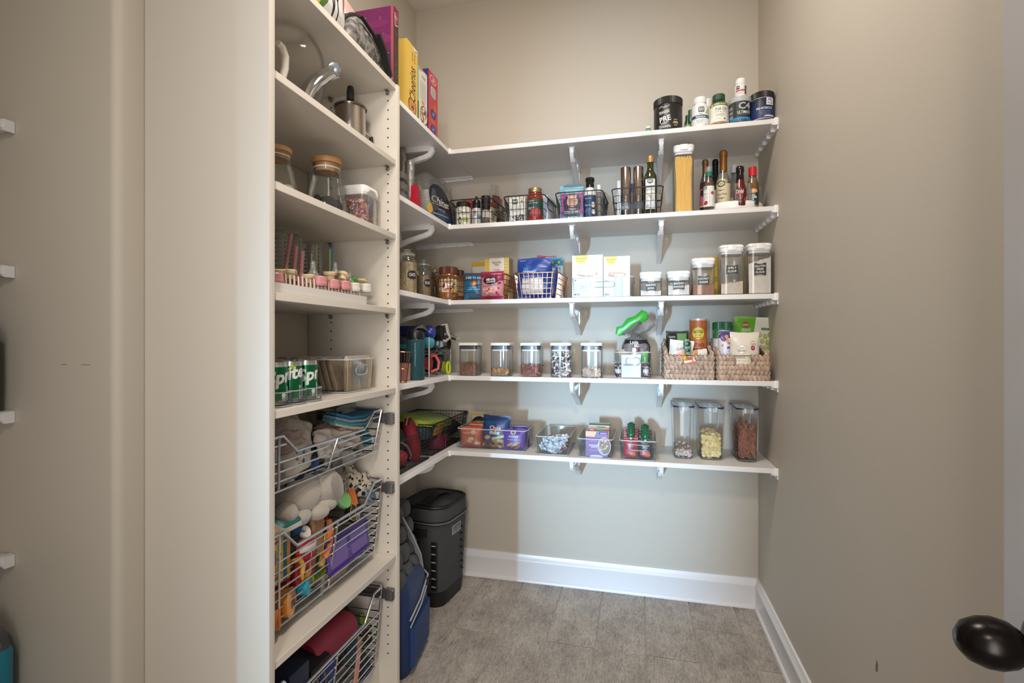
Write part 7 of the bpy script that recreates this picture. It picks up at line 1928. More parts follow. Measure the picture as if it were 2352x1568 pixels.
# ------------------------------------------------------------ cabinet shelf with glass vessel and steel pot
ZBc = ZCB[1]
CHR = mat('#c9ccd2', .07, 1, name='chrome')
c = ax(664, 150, -.955)
h = ax(690, 85, -.95).z - ZBc
o = thing('glass_vessel', 'round clear glass vessel with polished chrome lever lid', 'vessel', (c.x, c.y, ZBc))
r = .098
pr = [(r*.45, 0), (r*.60, .003), (r*.84, h*.18), (r*.98, h*.40), (r, h*.55), (r*.92, h*.75), (r*.68, h*.91), (r*.35, h*.985), (.002, h)]
G().lathe(pr, 36).obj('bowl', clear('#fefefe', .01, .12, .03), o)
p0 = [ax(x, y, X_)-o.location for x, y, X_ in ((694, 222, -.86), (706, 196, -.856), (722, 176, -.853), (740, 163, -.85), (757, 156, -.85), (772, 155, -.85))]
g = G().tube(p0, 0, flat=(.030, .012)); g.obj('lever', CHR, o)
p1 = [q+Vector((.006, .004, -.014)) for q in p0]
g = G().tube(p1[:-1], [.010, .014, .016, .016, .013], 10); g.obj('lever_body', CHR, o)
g = G().lathe([(.002, 0), (.0165, 0), (.018, .004), (.016, .008), (.012, .009), (.002, .007)], 22, M=Matrix.Translation(ax(767, 158, -.836)-o.location) @ Vector((.84, -1.25, -.8)).to_track_quat('Z', 'Y').to_matrix().to_4x4()); g.obj('pivot_disc', mat('#b9bec4', .2, .9), o)
p2 = [ax(x, y, -.846)-o.location for x, y in ((718, 214), (731, 198), (748, 187), (776, 177))]
G().tube(p2, 0, flat=(.010, .004)).obj('lower_edge', CHR, o)
p3_ = [ax(x, y, -.90)-o.location for x, y in ((638, 98), (648, 108), (655, 130), (654, 158), (648, 182))]
G().tube(p3_, [.008, .009, .010, .010, .009], 10).obj('side_handle', mat('#d6d0c6', .25), o)
# fondue style pot
c = ax(805, 280, -.93)
rr_ = 36*math.hypot(c.x, c.y)*math.cos(math.atan2(-c.x, c.y)-YAW)/F
zl_ = top_of(806, 246, c) ; h = zl_ - ZBc
o = thing('steel_pot', 'brushed steel lidded pot with upright black handle', 'pot', (c.x, c.y, ZBc))
SS = mat('#b0a89f', .24, 1)
G().lathe([(rr_*.80, 0), (rr_*.88, .006), (rr_*.95, h*.5), (rr_*.93, h*.97), (rr_*.90, h*.97)], 32).obj('body', SS, o)
G().lathe([(rr_*1.02, h*.95), (rr_*1.04, h*.97), (rr_*1.02, h*.985), (rr_*.8, h*1.03), (rr_*.3, h*1.06), (.001, h*1.065)], 32).obj('lid', mat('#8f877f', .22, 1), o)
zt = top_of(803, 196, c) - ZBc
G().lathe([(.008, h*1.05), (.0085, h*1.2), (.0125, zt-.05), (.0125, zt-.02), (.010, zt-.006), (.003, zt)], 16).obj('lid_handle', mat('#151313', .35), o)
G().lathe([(.0105, zt-.006), (.006, zt-.001), (.001, zt+.001)], 16).obj('handle_tip', SS, o)
g = G().tube([(rr_*.5, rr_*.75, h*.55), (rr_*.62, rr_*1.25, h*.53), (rr_*.66, rr_*1.42, h*.50)], .005, 7); g.obj('side_arm', SS, o)
g = G().tube([(rr_*.66, rr_*1.42, h*.51), (rr_*.66, rr_*1.44, h*.36), (rr_*.66, rr_*1.44, h*.05)], [.007, .0075, .0085], 10); g.obj('side_handle', mat('#151313', .35), o)

# ------------------------------------------------------------ cabinet shelf with wood-lidded jars and lollipops
ZCc = ZCB[2]
def woodjar(lab, px, half, yl, lidhalf, Xc, cookies):
    c = ax(px, 420, Xc); k = math.hypot(c.x, c.y)*math.cos(math.atan2(-c.x, c.y)-YAW)/F
    r, rl = half*k, lidhalf*k
    H = top_of(px, yl, c - c.normalized()*rl if 0 else c) - ZCc
    o = thing('cookie_jar', lab, 'jar', (c.x, c.y, ZCc), 0, 'glass jars with wooden lids')
    G().lathe([(r*.9, 0), (r, .008), (r*.99, H*.22), (r*.90, H*.46), (r*.74, H*.66), (rl*.88, H*.78), (rl*.88, H*.86), (rl*.96, H*.89)], 32, cap=(1, 0)).obj('body', GLASS, o)
    WOOD = mottled('beech_lid', ['#a9784c', '#b98a5c', '#c49a6c'], 40, .5, stretch=(1, .15, 1))
    G().lathe([(rl*.82, H*.77), (rl*.85, H*.80), (rl*.85, H*.90), (rl*1.0, H*.905), (rl*1.0, H*.985), (rl*.95, H)], 30).obj('lid', WOOD, o)
    G().lathe([(rl*.87, H*.82), (rl*.90, H*.835), (rl*.87, H*.85)], 28, cap=(0, 0)).obj('seal', mat('#dcd9d2', .4), o)
    return o, c, r
o, c, r = woodjar('glass jar with wooden lid and dark round cookies inside', 751, 44, 366, 33, -.925, True)
rg = random.Random(3)
for k in range(9):
    a = 2*PI*k/8; q = r*.56 if k < 8 else 0
    t = thing('chocolate_cookie', 'dark chocolate cookie stacked inside the wood-lidded jar', 'cookie', (c.x+q*math.cos(a), c.y+q*math.sin(a), ZCc+.032+.008*(k % 3)), group='dark cookies in the glass jar', rot=(0, 1.0+.35*(k % 2), a))
    G().lathe([(.001, -.007), (.024, -.007), (.026, -.003), (.026, .003), (.024, .007), (.001, .007)], 16).obj('wafer', mat('#231c18', .6, bump=.3, bscale=300), t)
o, c2, r2 = woodjar('glass jar with wooden lid at the left edge of its shelf', 634, 46, 340, 34, -.925, False)
for k in range(5):
    t = thing('white_candy', 'round white candy in the left wood-lidded jar', 'candy', (c2.x+.030*math.cos(k*1.3+.3), c2.y+.030*math.sin(k*1.3+.3), ZCc+.028), group='white candies in the left jar')
    G().ball((0, 0, 0), (.017, .017, .014), 12).obj('candy_body', mat('#dcd8d0', .4), t)
# lollipop container
pa_ = ax(837, 480, -.852); yl0 = pa_.y
wx = .105; yr = ax(871, 480, -.852).y
d_ = yr-yl0
zt = ax(837, 428, -.852).z
h = zt - ZCc + .012
o = canister('lollipop_container', 'clear square container of wrapped lollipops with white lid', (-.852-wx/2, (yl0+yr)/2, ZCc), wx, d_, h-.012, 0, lh=0)
G().loft([(h-.034, wx+.002, d_+.002, .018), (h-.014, wx+.005, d_+.005, .02), (h-.003, wx-.002, d_-.002, .02), (h, wx-.02, d_-.02, .016)], 5).obj('lid', WHT, o)
rg = random.Random(12)
cols = ['#9c3f4c', '#b0584f', '#5d3a52', '#c4794f', '#8f4a6a', '#d9a39c', '#7d2f42', '#cdb9a8']
for k in range(84):
    ix = k % 2
    if k < 42: x, y, z = wx*.38*rg.uniform(-1, 1), -d_*.36, .014+ (h-.060)*rg.random()
    else: x, y, z = wx*.36, d_*.36*rg.uniform(-1, 1), .014 + (h-.075)*rg.random()
    t = thing('lollipop', 'wrapped round lollipop with white stick inside the square container', 'lollipop', (-.852-wx/2+x, (yl0+yr)/2+y, ZCc+z), group='lollipops in the square container', rot=(rg.uniform(-1.2, 1.2), rg.uniform(-1.2, 1.2), rg.uniform(0, 6)))
    if k < len(cols): pass
    G().ball((0, 0, 0), (.0115, .0115, .0105), 9, 0, None, k, .15, 4).obj('candy_ball', mottled('lolly_%d' % (k % 8), [cols[k % 8], cols[(k+3) % 8], '#d9cfca'], 130, .25), t)
    L = .045 if abs(z) > .0 else .03
    b_ = t.rotation_euler.to_matrix() @ Vector((0, 0, L)); end = Vector((x, y, z)) + b_
    if abs(end.x) > wx*.45 or abs(end.y) > d_*.45 or not (.004 < end.z < h-.045): t.rotation_euler = (rg.uniform(-.15, .15), rg.uniform(-.15, .15), 0) if z < h-.10 else (PI+rg.uniform(-.2, .2), 0, 0)
    G().lathe([(.0013, .010), (.0013, L)], 6).obj('stick', mat('#e2ddd6', .5), t)

# ------------------------------------------------------------ cabinet shelf with the bottle drying rack
ZD = ZCB[3]
XD0 = -.832
yA, yB = 1.012, ax(848, 690, XD0).y
wt = .25
o = thing('drying_rack', 'white bottle drying rack tray with rows of upright prongs', 'rack', (XD0-wt/2, (yA+yB)/2, ZD))
Ly = yB-yA; ht = .026
g = G().loft([(0, wt-.01, Ly-.01, .02), (.004, wt, Ly, .022), (ht, wt+.004, Ly+.004, .024)], 5, cap=(1, 0)).loft([(.004, wt-.006, Ly-.006, .02), (ht, wt-.002, Ly-.002, .022)], 5, cap=(1, 0), flip=True); g.obj('tray', mat('#dedad6', .35), o)
G().box((wt*.47, 0, .006), (.008, Ly*.9, .010)).obj('inner_ledge', mat('#d2cfd2', .3), o)
g = G(); zp = ax(720, 640, XD0-.03).z - ZD
nj = 26
for i in range(6):
    for j in range(nj):
        x, y = -wt*.40+wt*.80*i/5, -Ly*.46+Ly*.92*j/(nj-1)
        g.tube([(x, y, .004), (x+.001, y, zp*.6), (x, y, zp*(.94+.06*((i*7+j*3) % 5)/4))], [.0036, .0030, .0022], 6)
g.obj('prongs', mat('#d9c4b0', .4), o, kind='stuff')
zr = ZD + zp
BCL = clear('#e0e2dc', .12, .3, .05)
for i, (x0, x1, yt, Xc) in enumerate(((626, 661, 528, -.985), (657, 695, 539, -.985), (694, 741, 556, -.985))):
    c, r = cyl_atx(x0, x1, Xc); H = top_of((x0+x1)/2, yt, c) - (ZD+.012)
    o = thing('baby_bottle', ['left clear baby bottle upside down, partly hidden by cabinet side', 'second clear baby bottle with dark measuring dots, upside down', 'third clear baby bottle with a green tube inside, upside down'][i], 'bottle', (c.x, c.y, ZD+.012), face(c))
    G().lathe([(r*.80, 0), (r*.86, .012), (r, .02), (r, H*.92), (r*.94, H*.975), (r*.7, H)], 24).obj('body', BCL, o)
    A = Art(.0004)
    for k in range(11):
        z = H*(.20+.065*k)
        A.ell(-r*.75, z, .0032, .0024, '#20282c', 8); A.ell(r*.65, z+.004, .0024, .0018, '#2a3236', 7); A.rect(-r*.55, z-.0005, r*.2, z+.0006, '#4a5458'); A.rect(-r*.40, z+.006, r*.0, z+.0068, '#6a7478')
    A.build(o, on_cyl(lambda v: r), (.005, None), 'measuring_scale')
for i, (x, y0_, y1_, col, lb) in enumerate(((726, 562, 640, '#a9b84a', 'lime green silicone tube inside the third baby bottle'), (735, 566, 640, '#27303c', 'dark curved brush wire inside the third baby bottle'), (757, 572, 640, '#8fae4c', 'pale green straw standing in the drying rack'), (761, 563, 640, '#2f6a9a', 'blue straw standing in the drying rack'))):
    q0, q1 = ax(x, y1_, -.965), ax(x+ (3 if i == 1 else 1), y0_, -.965)
    o = thing('straw', lb, 'straw', (q0.x, q0.y, ZD+.012))
    G().tube([(0, 0, 0), ((q1-q0).x*.5, (q1-q0).y*.5+(.006 if i == 1 else 0), (q1.z-ZD-.012)*.55), ((q1-q0).x, (q1-q0).y, q1.z-ZD-.012)], .0032 if i != 1 else .0022, 8).obj('tube', mat(col, .35), o)
PKC = clear('#c98f92', .55, .3, .1)
for i, (xt, yt, xb, yb) in enumerate(((669, 537, 655, 622), (681, 565, 675, 624), (696, 577, 691, 632))):
    q0, q1 = ax(xb, yb, -.895), ax(xt, yt, -.895)
    o = thing('pink_funnel', ['tall pink tube funnel, longest of three in the drying rack', 'middle pink tube funnel in the drying rack', 'shortest pink tube funnel in the drying rack'][i], 'funnel', tuple(q0))
    v = q1-q0
    G().tube([v*0, v*.5, v], .0052, 9).obj('tube', PKC, o)
    G().tube([v*-.02+Vector((0, 0, -.024)), Vector((0, 0, -.012)), v*.12], [.016, .012, .0055], 14).obj('cone', PKC, o)
CRM = mat('#dcc9a0', .4)
for i, (px, py, tl) in enumerate(((664, 628, 0), (637, 627, .1), (758, 631, .12), (786, 635, -.5), (830, 645, -.18), (706, 638, .1))):
    q = ax(px, py, -.885)
    o = thing('collar_ring', ['cream ring cap in front of the pink funnels', 'cream ring cap at the left end of the drying rack', 'cream ring cap lying on the pink collars', 'tilted cream ring cap on the third pink collar', 'cream disc resting on the white collars', 'cream ring cap under the clear nipple'][i], 'bottle ring', tuple(q), rot=(tl, tl*.4, 0))
    if i == 4: G().lathe([(.012, -.004), (.018, -.003), (.020, .002), (.017, .004)], 22).obj('ring', CRM, o)
    else:
        G().lathe([(.012, -.014), (.0135, -.002), (.013, .0)], 20).obj('neck', CRM, o)
        G().lathe([(.018, -.001), (.0195, .002), (.0195, .008), (.017, .010), (.004, .010)], 24).obj('ring', CRM, o)
    G().lathe([(.002, 0), (.002, .001)], 8, M=Matrix.Translation((.0195, 0, .004)) @ Matrix.Rotation(PI/2, 4, 'Y')).obj('vent_dot', mat('#6a5334', .6), o)
PKS = mat('#cf8c8e', .35); WHS = mat('#d9d5cc', .35)
for i, (px, py, col, lb) in enumerate(((733, 646, PKS, 'pink screw collar, left of three in the rack'), (763, 653, PKS, 'pink screw collar in the middle of three'), (789, 656, PKS, 'pink screw collar, right of three in the rack'), (631, 640, PKS, 'pink screw collar at the cabinet side'), (812, 660, WHS, 'white screw collar beside the pink ones'), (838, 662, WHS, 'white screw collar, rightmost in the rack'))):
    q = ax(px, py, -.860)
    o = thing('screw_collar', lb, 'collar', tuple(q - Vector((0, 0, .013))))
    r = .0205
    n = 40; g = G()
    vs = []
    for z in (0, .024): vs += [((r if j % 2 else r*.965)*math.cos(2*PI*j/n), (r if j % 2 else r*.965)*math.sin(2*PI*j/n), z) for j in range(n)]
    g.add(vs, [(j, (j+1) % n, n+(j+1) % n, n+j) for j in range(n)]); g.lathe([(r*.97, .024), (r*.9, .0265), (r*.62, .0265), (r*.6, .02)], 24); g.obj('ribbed_ring', col, o)
    G().lathe([(r*1.01, .003), (r*1.03, .005), (r*1.03, .010), (r*1.01, .012)], 28, cap=(0, 0)).obj('band', col, o)
for i, (px, py) in enumerate(((719, 634), (770, 628), (803, 648))):
    q = ax(px, py, -.885)
    o = thing('bottle_nipple', ['clear silicone nipple left of the cream rings', 'clear silicone nipple behind the cream rings', 'clear silicone nipple before the green one'][i], 'nipple', tuple(q))
    s_ = 1.0 if i == 0 else .8
    G().lathe([(.017*s_, 0), (.0165*s_, .004), (.012*s_, .010*s_), (.0075*s_, .020*s_), (.0065*s_, .030*s_), (.0075*s_, .036*s_), (.005*s_, .042*s_), (.001, .0435*s_)], 20).obj('teat', clear('#ecebe6', .18, .45, .05), o)
q = ax(812, 641, -.89)
o = thing('green_valve', 'bright green silicone valve behind the clear nipple', 'valve', tuple(q))
G().ball((0, 0, 0), (.011, .013, .009), 14).obj('valve_body', mat('#3f9a3a', .35), o); G().lathe([(.012, -.010), (.014, -.008), (.012, -.006)], 16).obj('flange', mat('#3f9a3a', .35), o)

# ------------------------------------------------------------ cabinet shelf with cans and napkin bin
ZE = ZCB[4]
CANG = mat('#0f6a40', .22, .55, name='green_can'); ALU = mat('#c4c6c6', .22, 1)
rc, hc = .0285, .104
cpr = [(rc*.82, 0), (rc*.90, .003), (rc, .010), (rc, hc-.012), (rc*.92, hc-.003), (rc*.93, hc), (rc*.86, hc-.003)]
def can(lab, x, y, turn):
    o = thing('drink_can', lab, 'can', (x, y, ZE+.006), face((x, y))+turn, 'green soda cans in clear trays')
    G().lathe(cpr[2:4], 28, cap=(0, 0)).obj('body', CANG, o)
    G().lathe(cpr[:3], 28, cap=(1, 0)).obj('base', ALU, o)
    g = G().lathe(cpr[3:], 28, cap=(0, 1)); g.obj('top', ALU, o)
    G().box((0, .004, hc-.001), (.012, .02, .001), b=.0003).obj('pull_tab', ALU, o)
    A = Art(.0003)
    A.text('Sprite', 0, hc*.64, '#d9d9d6', w=.110, h=.044, bold=.035, shear=.25, rot=.18)
    A.poly([(.018, hc*.90), (.030, hc*.86), (.024, hc*.80), (.014, hc*.84)], '#c9cf4a'); A.ell(.021, hc*.85, .004, .004, '#8fae3a')
    for k in range(3): A.rect(-.052+.05*k, hc*.10, -.048+.05*k, hc*.42, '#cfd8d2')
    A.text('RECYCLE ME', .040, hc*.25, '#cfd8d2', w=.034, h=.006, rot=PI/2); A.ell(-.012, hc*.22, .006, .006, '#d9e0da'); A.text('90', -.012, hc*.13, '#cfd8d2', w=.012)
    A.build(o, on_cyl(lambda v: rc), (.004, None), 'can_print', .3)
q3 = ax(726, 870, -.868); yc3 = None
ys = [ax(px, 870, -.862).y for px in (637, 672, 708)]
xs_ = [-.868, -.932, -.996]
wd = ['left', 'middle', 'right']; dp = ['front', 'second', 'third']
for i, y in enumerate(ys):
    o = thing('can_tray', f'clear low front can tray, {wd[i]} one of three', 'tray', (-.94, y, ZE), 0, 'clear can trays')
    cl_ = clear('#fbfcfc', .03, .2, .05)
    x0, x1 = -.115, .108
    g = G(); hw = .031
    q = [(hw, x1-.03)] ; P = [(x0, -hw), (x1-.02, -hw), (x1-.006, -hw*.8), (x1, -hw*.4), (x1, hw*.4), (x1-.006, hw*.8), (x1-.02, hw), (x0, hw)]
    vs = [(a, b, z) for z in (.001, .036) for a, b in P]
    n = len(P); g.add(vs, [(j, (j+1) % n, n+(j+1) % n, n+j) for j in range(n)] + [tuple(range(n-1, -1, -1))]); g.obj('tray_wall', cl_, o)
    G().tube([(a, b, .036) for a, b in P], .0017, 6, True).obj('rim', clear('#dfe5e6', .35, .45, .05), o)
    G().tube([(a, b, .003) for a, b in P], .0017, 6, True).obj('base_edge', clear('#dfe5e6', .35, .45, .05), o)
    for k, x in enumerate(xs_):
        can(f'green soda can, {dp[k]} in the {wd[i]} tray', x, y, (1.15, -.55, 1.10)[i] if k == 0 else random.Random(i*5+k).uniform(-2, 2))
# napkin bin
pa_ = ax(798, 860, -.86); yl0 = pa_.y; yr = ax(862, 860, -.86).y
zt = ax(862, 822, -.86).z
xb = -1.115
wB = yr-yl0; hB = zt-ZE
clear_bin('storage_bin', 'clear bin of wrapped party napkins beside the soda cans', ((-.86+xb)/2, (yl0+yr)/2, ZE), wB, -.86-xb, hB, PI/2, tint='#f3efe8')
NAP = [mottled('napkin_grey', ['#7d6f62', '#a3968a', '#8d8074'], 25, .35), striped('napkin_lines', '#8a7d72', '#b5aaa0', 160, 0, .4)]
for k in range(9):
    x = -.895 - .022*k
    o = thing('napkin_pack', f'shiny grey wrapped napkin pack, {["foremost", "second", "third", "fourth", "fifth", "sixth", "seventh", "eighth", "hindmost"][k]} in the clear bin', 'napkins', (x-.012, (yl0+yr)/2-.004, ZE+.005), rot=(0, -.28, 0), group='wrapped napkin packs in the bin')
    G().loft([(.002, .012, wB*.80, .004), (.05, .016, wB*.84, .006), (.095, .015, wB*.84, .006), (.108, .008, wB*.80, .003)], 3).obj('wrapper', NAP[k % 2], o)
    G().tube([(.008, -wB*.42, .006), (.0095, -wB*.425, .05), (.008, -wB*.42, .10)], .0022, 5).obj('film_seam', clear('#e2ddd6', .4, .5, .1), o)
o = thing('napkin_pouch', 'striped pouch with pale blue label at the front of the napkin bin', 'napkins', (-.878, (yl0+yr)/2+.003, ZE+.005), PI/2)
wp = wB*.84; hp = hB*1.06
G().loft([(0, wp, .012, .004), (hp*.5, wp, .018, .006), (hp*.96, wp*.98, .012, .004), (hp, wp*.96, .004, .0015)], 3).obj('striped_wrap', striped('beige_lines', '#8d7f72', '#cfc6ba', 210, 0, .5, .35), o)
A = Art(); A.poly([(-wp*.30, hp*.20), (wp*.06, hp*.30), (wp*.06, hp*.92), (-wp*.30, hp*.95)], '#b9c6d6'); A.ell(-wp*.1, hp*.40, wp*.16, hp*.18, '#a9bacd'); A.text('hey', -wp*.08, hp*.50, '#7f95b0', w=wp*.18, h=hp*.1, shear=.3); A.ell(wp*.2, hp*.4, wp*.1, hp*.15, '#cbb9a2'); A.text('napkins', wp*.16, hp*.78, '#6a5a4a', w=wp*.28, h=hp*.05, rot=.2)
A.build(o, on_flat(.0098), None, 'front_print')

# ------------------------------------------------------------ pull-out wire baskets
WIR = mat('#d6d7db', .25, 1, name='chrome_wire')
def pullout(lab, zt, zb, zd, nh, XF_=-.852, yl=1.018, yr=1.585, tap=.030):
    """front rim is high at both ends and dips in the middle; zt rim, zd dip, zb bottom; nh level wires"""
    XB_ = -1.13
    o = thing('pullout_basket', lab, 'basket', (0, 0, 0), 0, 'pull-out wire baskets of the cabinet')
    L = yr-yl; R_ = .0042
    ydip0, ydip1 = yl+.10, yr-.075
    rimf = [(XF_, yl, zt), (XF_, yl+.062, zt), (XF_, ydip0+.015, zd), (XF_, ydip1-.045, zd), (XF_, ydip1+.015, zt), (XF_, yr-.012, zt)]
    G().tube(rimf + [(XF_-.01, yr, zt), (XB_, yr, zt), (XB_, yl, zt), (XF_-.01, yl, zt)], R_, 8, True).obj('rim', WIR, o)
    fx = lambda z: XF_ - tap*(zt-z)/(zt-zb)*.6
    sy = lambda z, y: y + (-1 if y > (yl+yr)/2 else 1)*tap*(zt-z)/(zt-zb)*.7
    def ztop(y):
        for (a, b) in zip(rimf, rimf[1:]):
            if a[1] <= y <= b[1]: return a[2] + (b[2]-a[2])*(y-a[1])/max(1e-6, b[1]-a[1])
        return zt
    for y in (yl+.045, (yl+yr)/2+.01, yr-.014):
        z1 = ztop(y); yb_ = sy(zb, y)
        G().tube([(XF_+.003, y, z1), (fx(zb)+.003, yb_, zb+.012), (fx(zb)-.008, yb_, zb), (XB_+.02, yb_, zb), (XB_, y, zt)], .0032, 7).obj('upright_wire', WIR, o)
    for k in range(nh):
        z = zb + .004 + (zd-.022-zb)*k/(max(1, nh-1)) if nh > 1 else zb
        y0_, y1_ = sy(z, yl), sy(z, yr)
        G().tube([(fx(z), y0_, z), (fx(z), y1_, z), (XB_+.01, y1_, z), (XB_+.01, y0_, z)], .0026, 6, True).obj('level_wire', WIR, o)
    for z in [zd + (zt-zd)*.55]:
        G().tube([(XF_-.001, ydip1+.005, z), (XF_-.001, yr-.010, z), (XB_, yr-.004, z)], .0024, 6).obj('level_wire', WIR, o)
        G().tube([(XF_-.001, yl+.075, z), (XF_-.001, yl+.006, z), (XB_, yl+.004, z)], .0024, 6).obj('level_wire', WIR, o)
    for k in range(9):
        x = fx(zb) - .012 - (.25)*k/8
        G().tube([(x, sy(zb, yl), zb), (x, sy(zb, yr), zb)], .0022, 6).obj('bottom_wire', WIR, o)
    for y in (yr+.010, yl-.008):
        g = G().box((-.965, y, zt-.032), (.30, .010, .032), b=.002); g.obj('slide_rail', mat('#77757a', .3, .8), o)
    g = G().box((-.832, yr+.012, zt-.032), (.030, .018, .040), b=.002); g.obj('slide_block', mat('#7d7a78', .35, .7), o)
    for k in range(4): G().box((-.8165, yr+.006, zt-.044+.008*k), (.002, .008, .003)).obj('slot', mat('#2e2c2b', .6), o)
    return o
pullout('uppermost chrome pull-out basket full of cloths and bibs', .990, .846, .942, 4)
pullout('middle chrome pull-out basket full of toys and plates', .752, .508, .700, 8)
pullout('lowest chrome pull-out basket with roller and pouches', .384, .112, .318, 8)

def drape(name, lab, cat, px, py, X, size, rot, col, seed, amp=.13, drop=.5, m=None, fr=1.9, fine=.012, n=26, group=None, fold=0, part='cloth', thick=True):
    """a crumpled piece of cloth: sheet with folds whose edges fall; size = (along y, up/down reach), laid facing the room"""
    c = ax(px, py, X)
    o = thing(name, lab, cat, tuple(c), rot=rot, group=group)
    a, b = size; vs = []; fs = []
    for j in range(n+1):
        for i in range(n+1):
            u, v = i/n*2-1, j/n*2-1
            rd = max(abs(u)**2.5, abs(v)**2.5); rr = (u*u+v*v)
            w = 1 - .12*noise.noise(Vector((u*1.3+seed, v*1.3, 3)))
            x, y = u*a/2*w*(1-.10*rr), v*b/2*w*(1-.10*rr)
            z = -drop*.5*min(a, b)*rr*.6 + amp*min(a, b)*noise.noise(Vector((u*fr+seed*3.7, v*fr, seed))) + fine*min(a, b)*noise.noise(Vector((u*fr*3.1+seed, v*fr*3.1, 9)))
            if fold: z += fold*min(a, b)*.12*math.sin(v*6+u*2+seed)
            vs.append((x, y, z))
    k = len(vs)
    for j in range(n):
        for i in range(n):
            p = j*(n+1)+i; fs.append((p, p+1, p+n+2, p+n+1))
    g = G().add(vs, fs)
    t = .012*min(a, b)/.12
    g.add([(x*.99, y*.99, z-t) for x, y, z in vs], [f_[::-1] for f_ in fs])
    B = [i for i in range(n+1)] + [(n+1)*(j+1)+n for j in range(n)] + [n*(n+1)+n-1-i for i in range(n)] + [(n+1)*(n-1-j) for j in range(n-1)]
    g.f += [(B[(i+1) % len(B)], B[i], B[i]+k, B[(i+1) % len(B)]+k) for i in range(len(B))]; g.m += [0]*len(B)
    g.obj(part, m or mat(col, .85, bump=.3, bscale=160, sheen=.2), o, ang=120)
    return o
# cloth is laid to face the room: local x runs along the shelf, local y up, local z to the room
def fac(tilt=.5, yaw=0, roll=0): 
    return (Matrix.Rotation(yaw, 3, 'Z') @ Matrix(((0, 0, 1), (1, 0, 0), (0, 1, 0))) @ Matrix.Rotation(roll, 3, 'Z') @ Matrix.Rotation(-tilt, 3, 'X')).to_euler()
QUILT = mottled('quilted', ['#aaa198', '#bdb5ac', '#c2bab2'], 110, .9, vor=True, bump=.25)
drape('muslin_cloth', 'beige quilted cloth draped over the left end of the top wire basket', 'cloth', 676, 978, -.93, (.19, .13), fac(.7), '#b9b1a8', 1, m=QUILT)
drape('burp_cloth', 'smooth dusty brown cloth folded in the middle of the top basket', 'cloth', 792, 984, -.925, (.24, .085), fac(.6, 0, -.10), '#9a7768', 2, .06, .7)
drape('knit_blanket', 'grey-green rolled fabric at the top right of the top basket', 'cloth', 818, 940, -.96, (.17, .07), fac(.75, 0, -.05), '#9aa3a2', 3, .22, .6, fold=1)
o = thing('striped_towel', 'blue and teal striped towel folded under the rolled fabric', 'towel', tuple(ax(800, 956, -.95)), rot=(.0, 0, PI/2))
for k, (dz, cc, ww) in enumerate(((.012, '#2d6f94', .20), (.002, '#1f4d78', .22), (-.008, '#3f98a4', .23), (-.018, '#cfc6ba', .21))):
    P = [(-ww/2, 0, dz+.012), (-ww*.3, -.022, dz-.004), (0, -.028, dz-.008-.003*k), (ww*.3, -.022, dz-.002), (ww/2, -.004, dz+.010)]
    G().tube(P, 0, flat=(.07, .009)).obj('fold', striped('towel_fold', '#2a5f88', '#b9c4c9', 190, 0, .9) if k == 1 else mat(cc, .9, bump=.4, bscale=200), o)
drape('white_bib', 'cream bib with small blue animal prints at the front left', 'bib', 690, 1046, -.885, (.13, .085), fac(.45, 0, .12), '#cfc6b9', 5, .05, .5)
A = Art(.004)
for (u, v, c_) in ((.012, .010, '#2f5a8c'), (.004, .004, '#2f5a8c'), (-.02, .012, '#3a3536'), (-.012, -.016, '#3a3536'), (.03, -.008, '#8a7f78'), (-.03, -.004, '#6a6258')): A.ell(u, v, .005, .004, c_).ell(u+.005, v+.004, .003, .003, c_)
A.build(bpy.context.scene.objects[-1] if False else [o_ for o_ in C.objects if o_.name.startswith('white_bib')][0], lambda u, v, q: (u, v, .008+q), None, 'animal_print')
drape('white_bib', 'pale ruffled bib right of the centre wire of the top basket', 'bib', 768, 1014, -.895, (.14, .10), fac(.35, 0, -.2), '#c4b9ae', 6, .18, .4)
drape('ruffled_cloth', 'white lacy ruffled cloth with pink hem at the right front', 'cloth', 805, 1002, -.895, (.13, .07), fac(.4, 0, -.25), '#c9bdb2', 7, .26, .4, fold=1)
drape('teal_cloth', 'bright teal edged cloth at the right end of the top basket', 'cloth', 850, 1000, -.91, (.06, .07), fac(.3), '#2a7f98', 8, .1)
drape('mauve_cloth', 'pinkish taupe gathered cloth below the quilted one', 'cloth', 668, 1010, -.895, (.13, .06), fac(.4, 0, .1), '#a08d86', 9, .26, .4, fold=1)
drape('grey_cloth', 'pale grey sagging cloth at the bottom right of the top basket', 'cloth', 790, 1052, -.905, (.19, .06), fac(.1, 0, -.15), '#a9a8a0', 10, .1, .4)
drape('taupe_cloth', 'light taupe cloth at the bottom left of the top basket', 'cloth', 668, 1078, -.895, (.12, .07), fac(.2, 0, .1), '#a49a92', 11, .2, .4)
drape('navy_cloth', 'dark navy cloth showing through the bottom of the top basket', 'cloth', 688, 1092, -.91, (.10, .06), fac(.0, 0, .2), '#1b1d33', 12, .2, .4)
drape('blue_cloth', 'small royal blue cloth corner between the bib and centre wire', 'cloth', 728, 1063, -.905, (.045, .045), fac(.1), '#274a80', 13, .2)
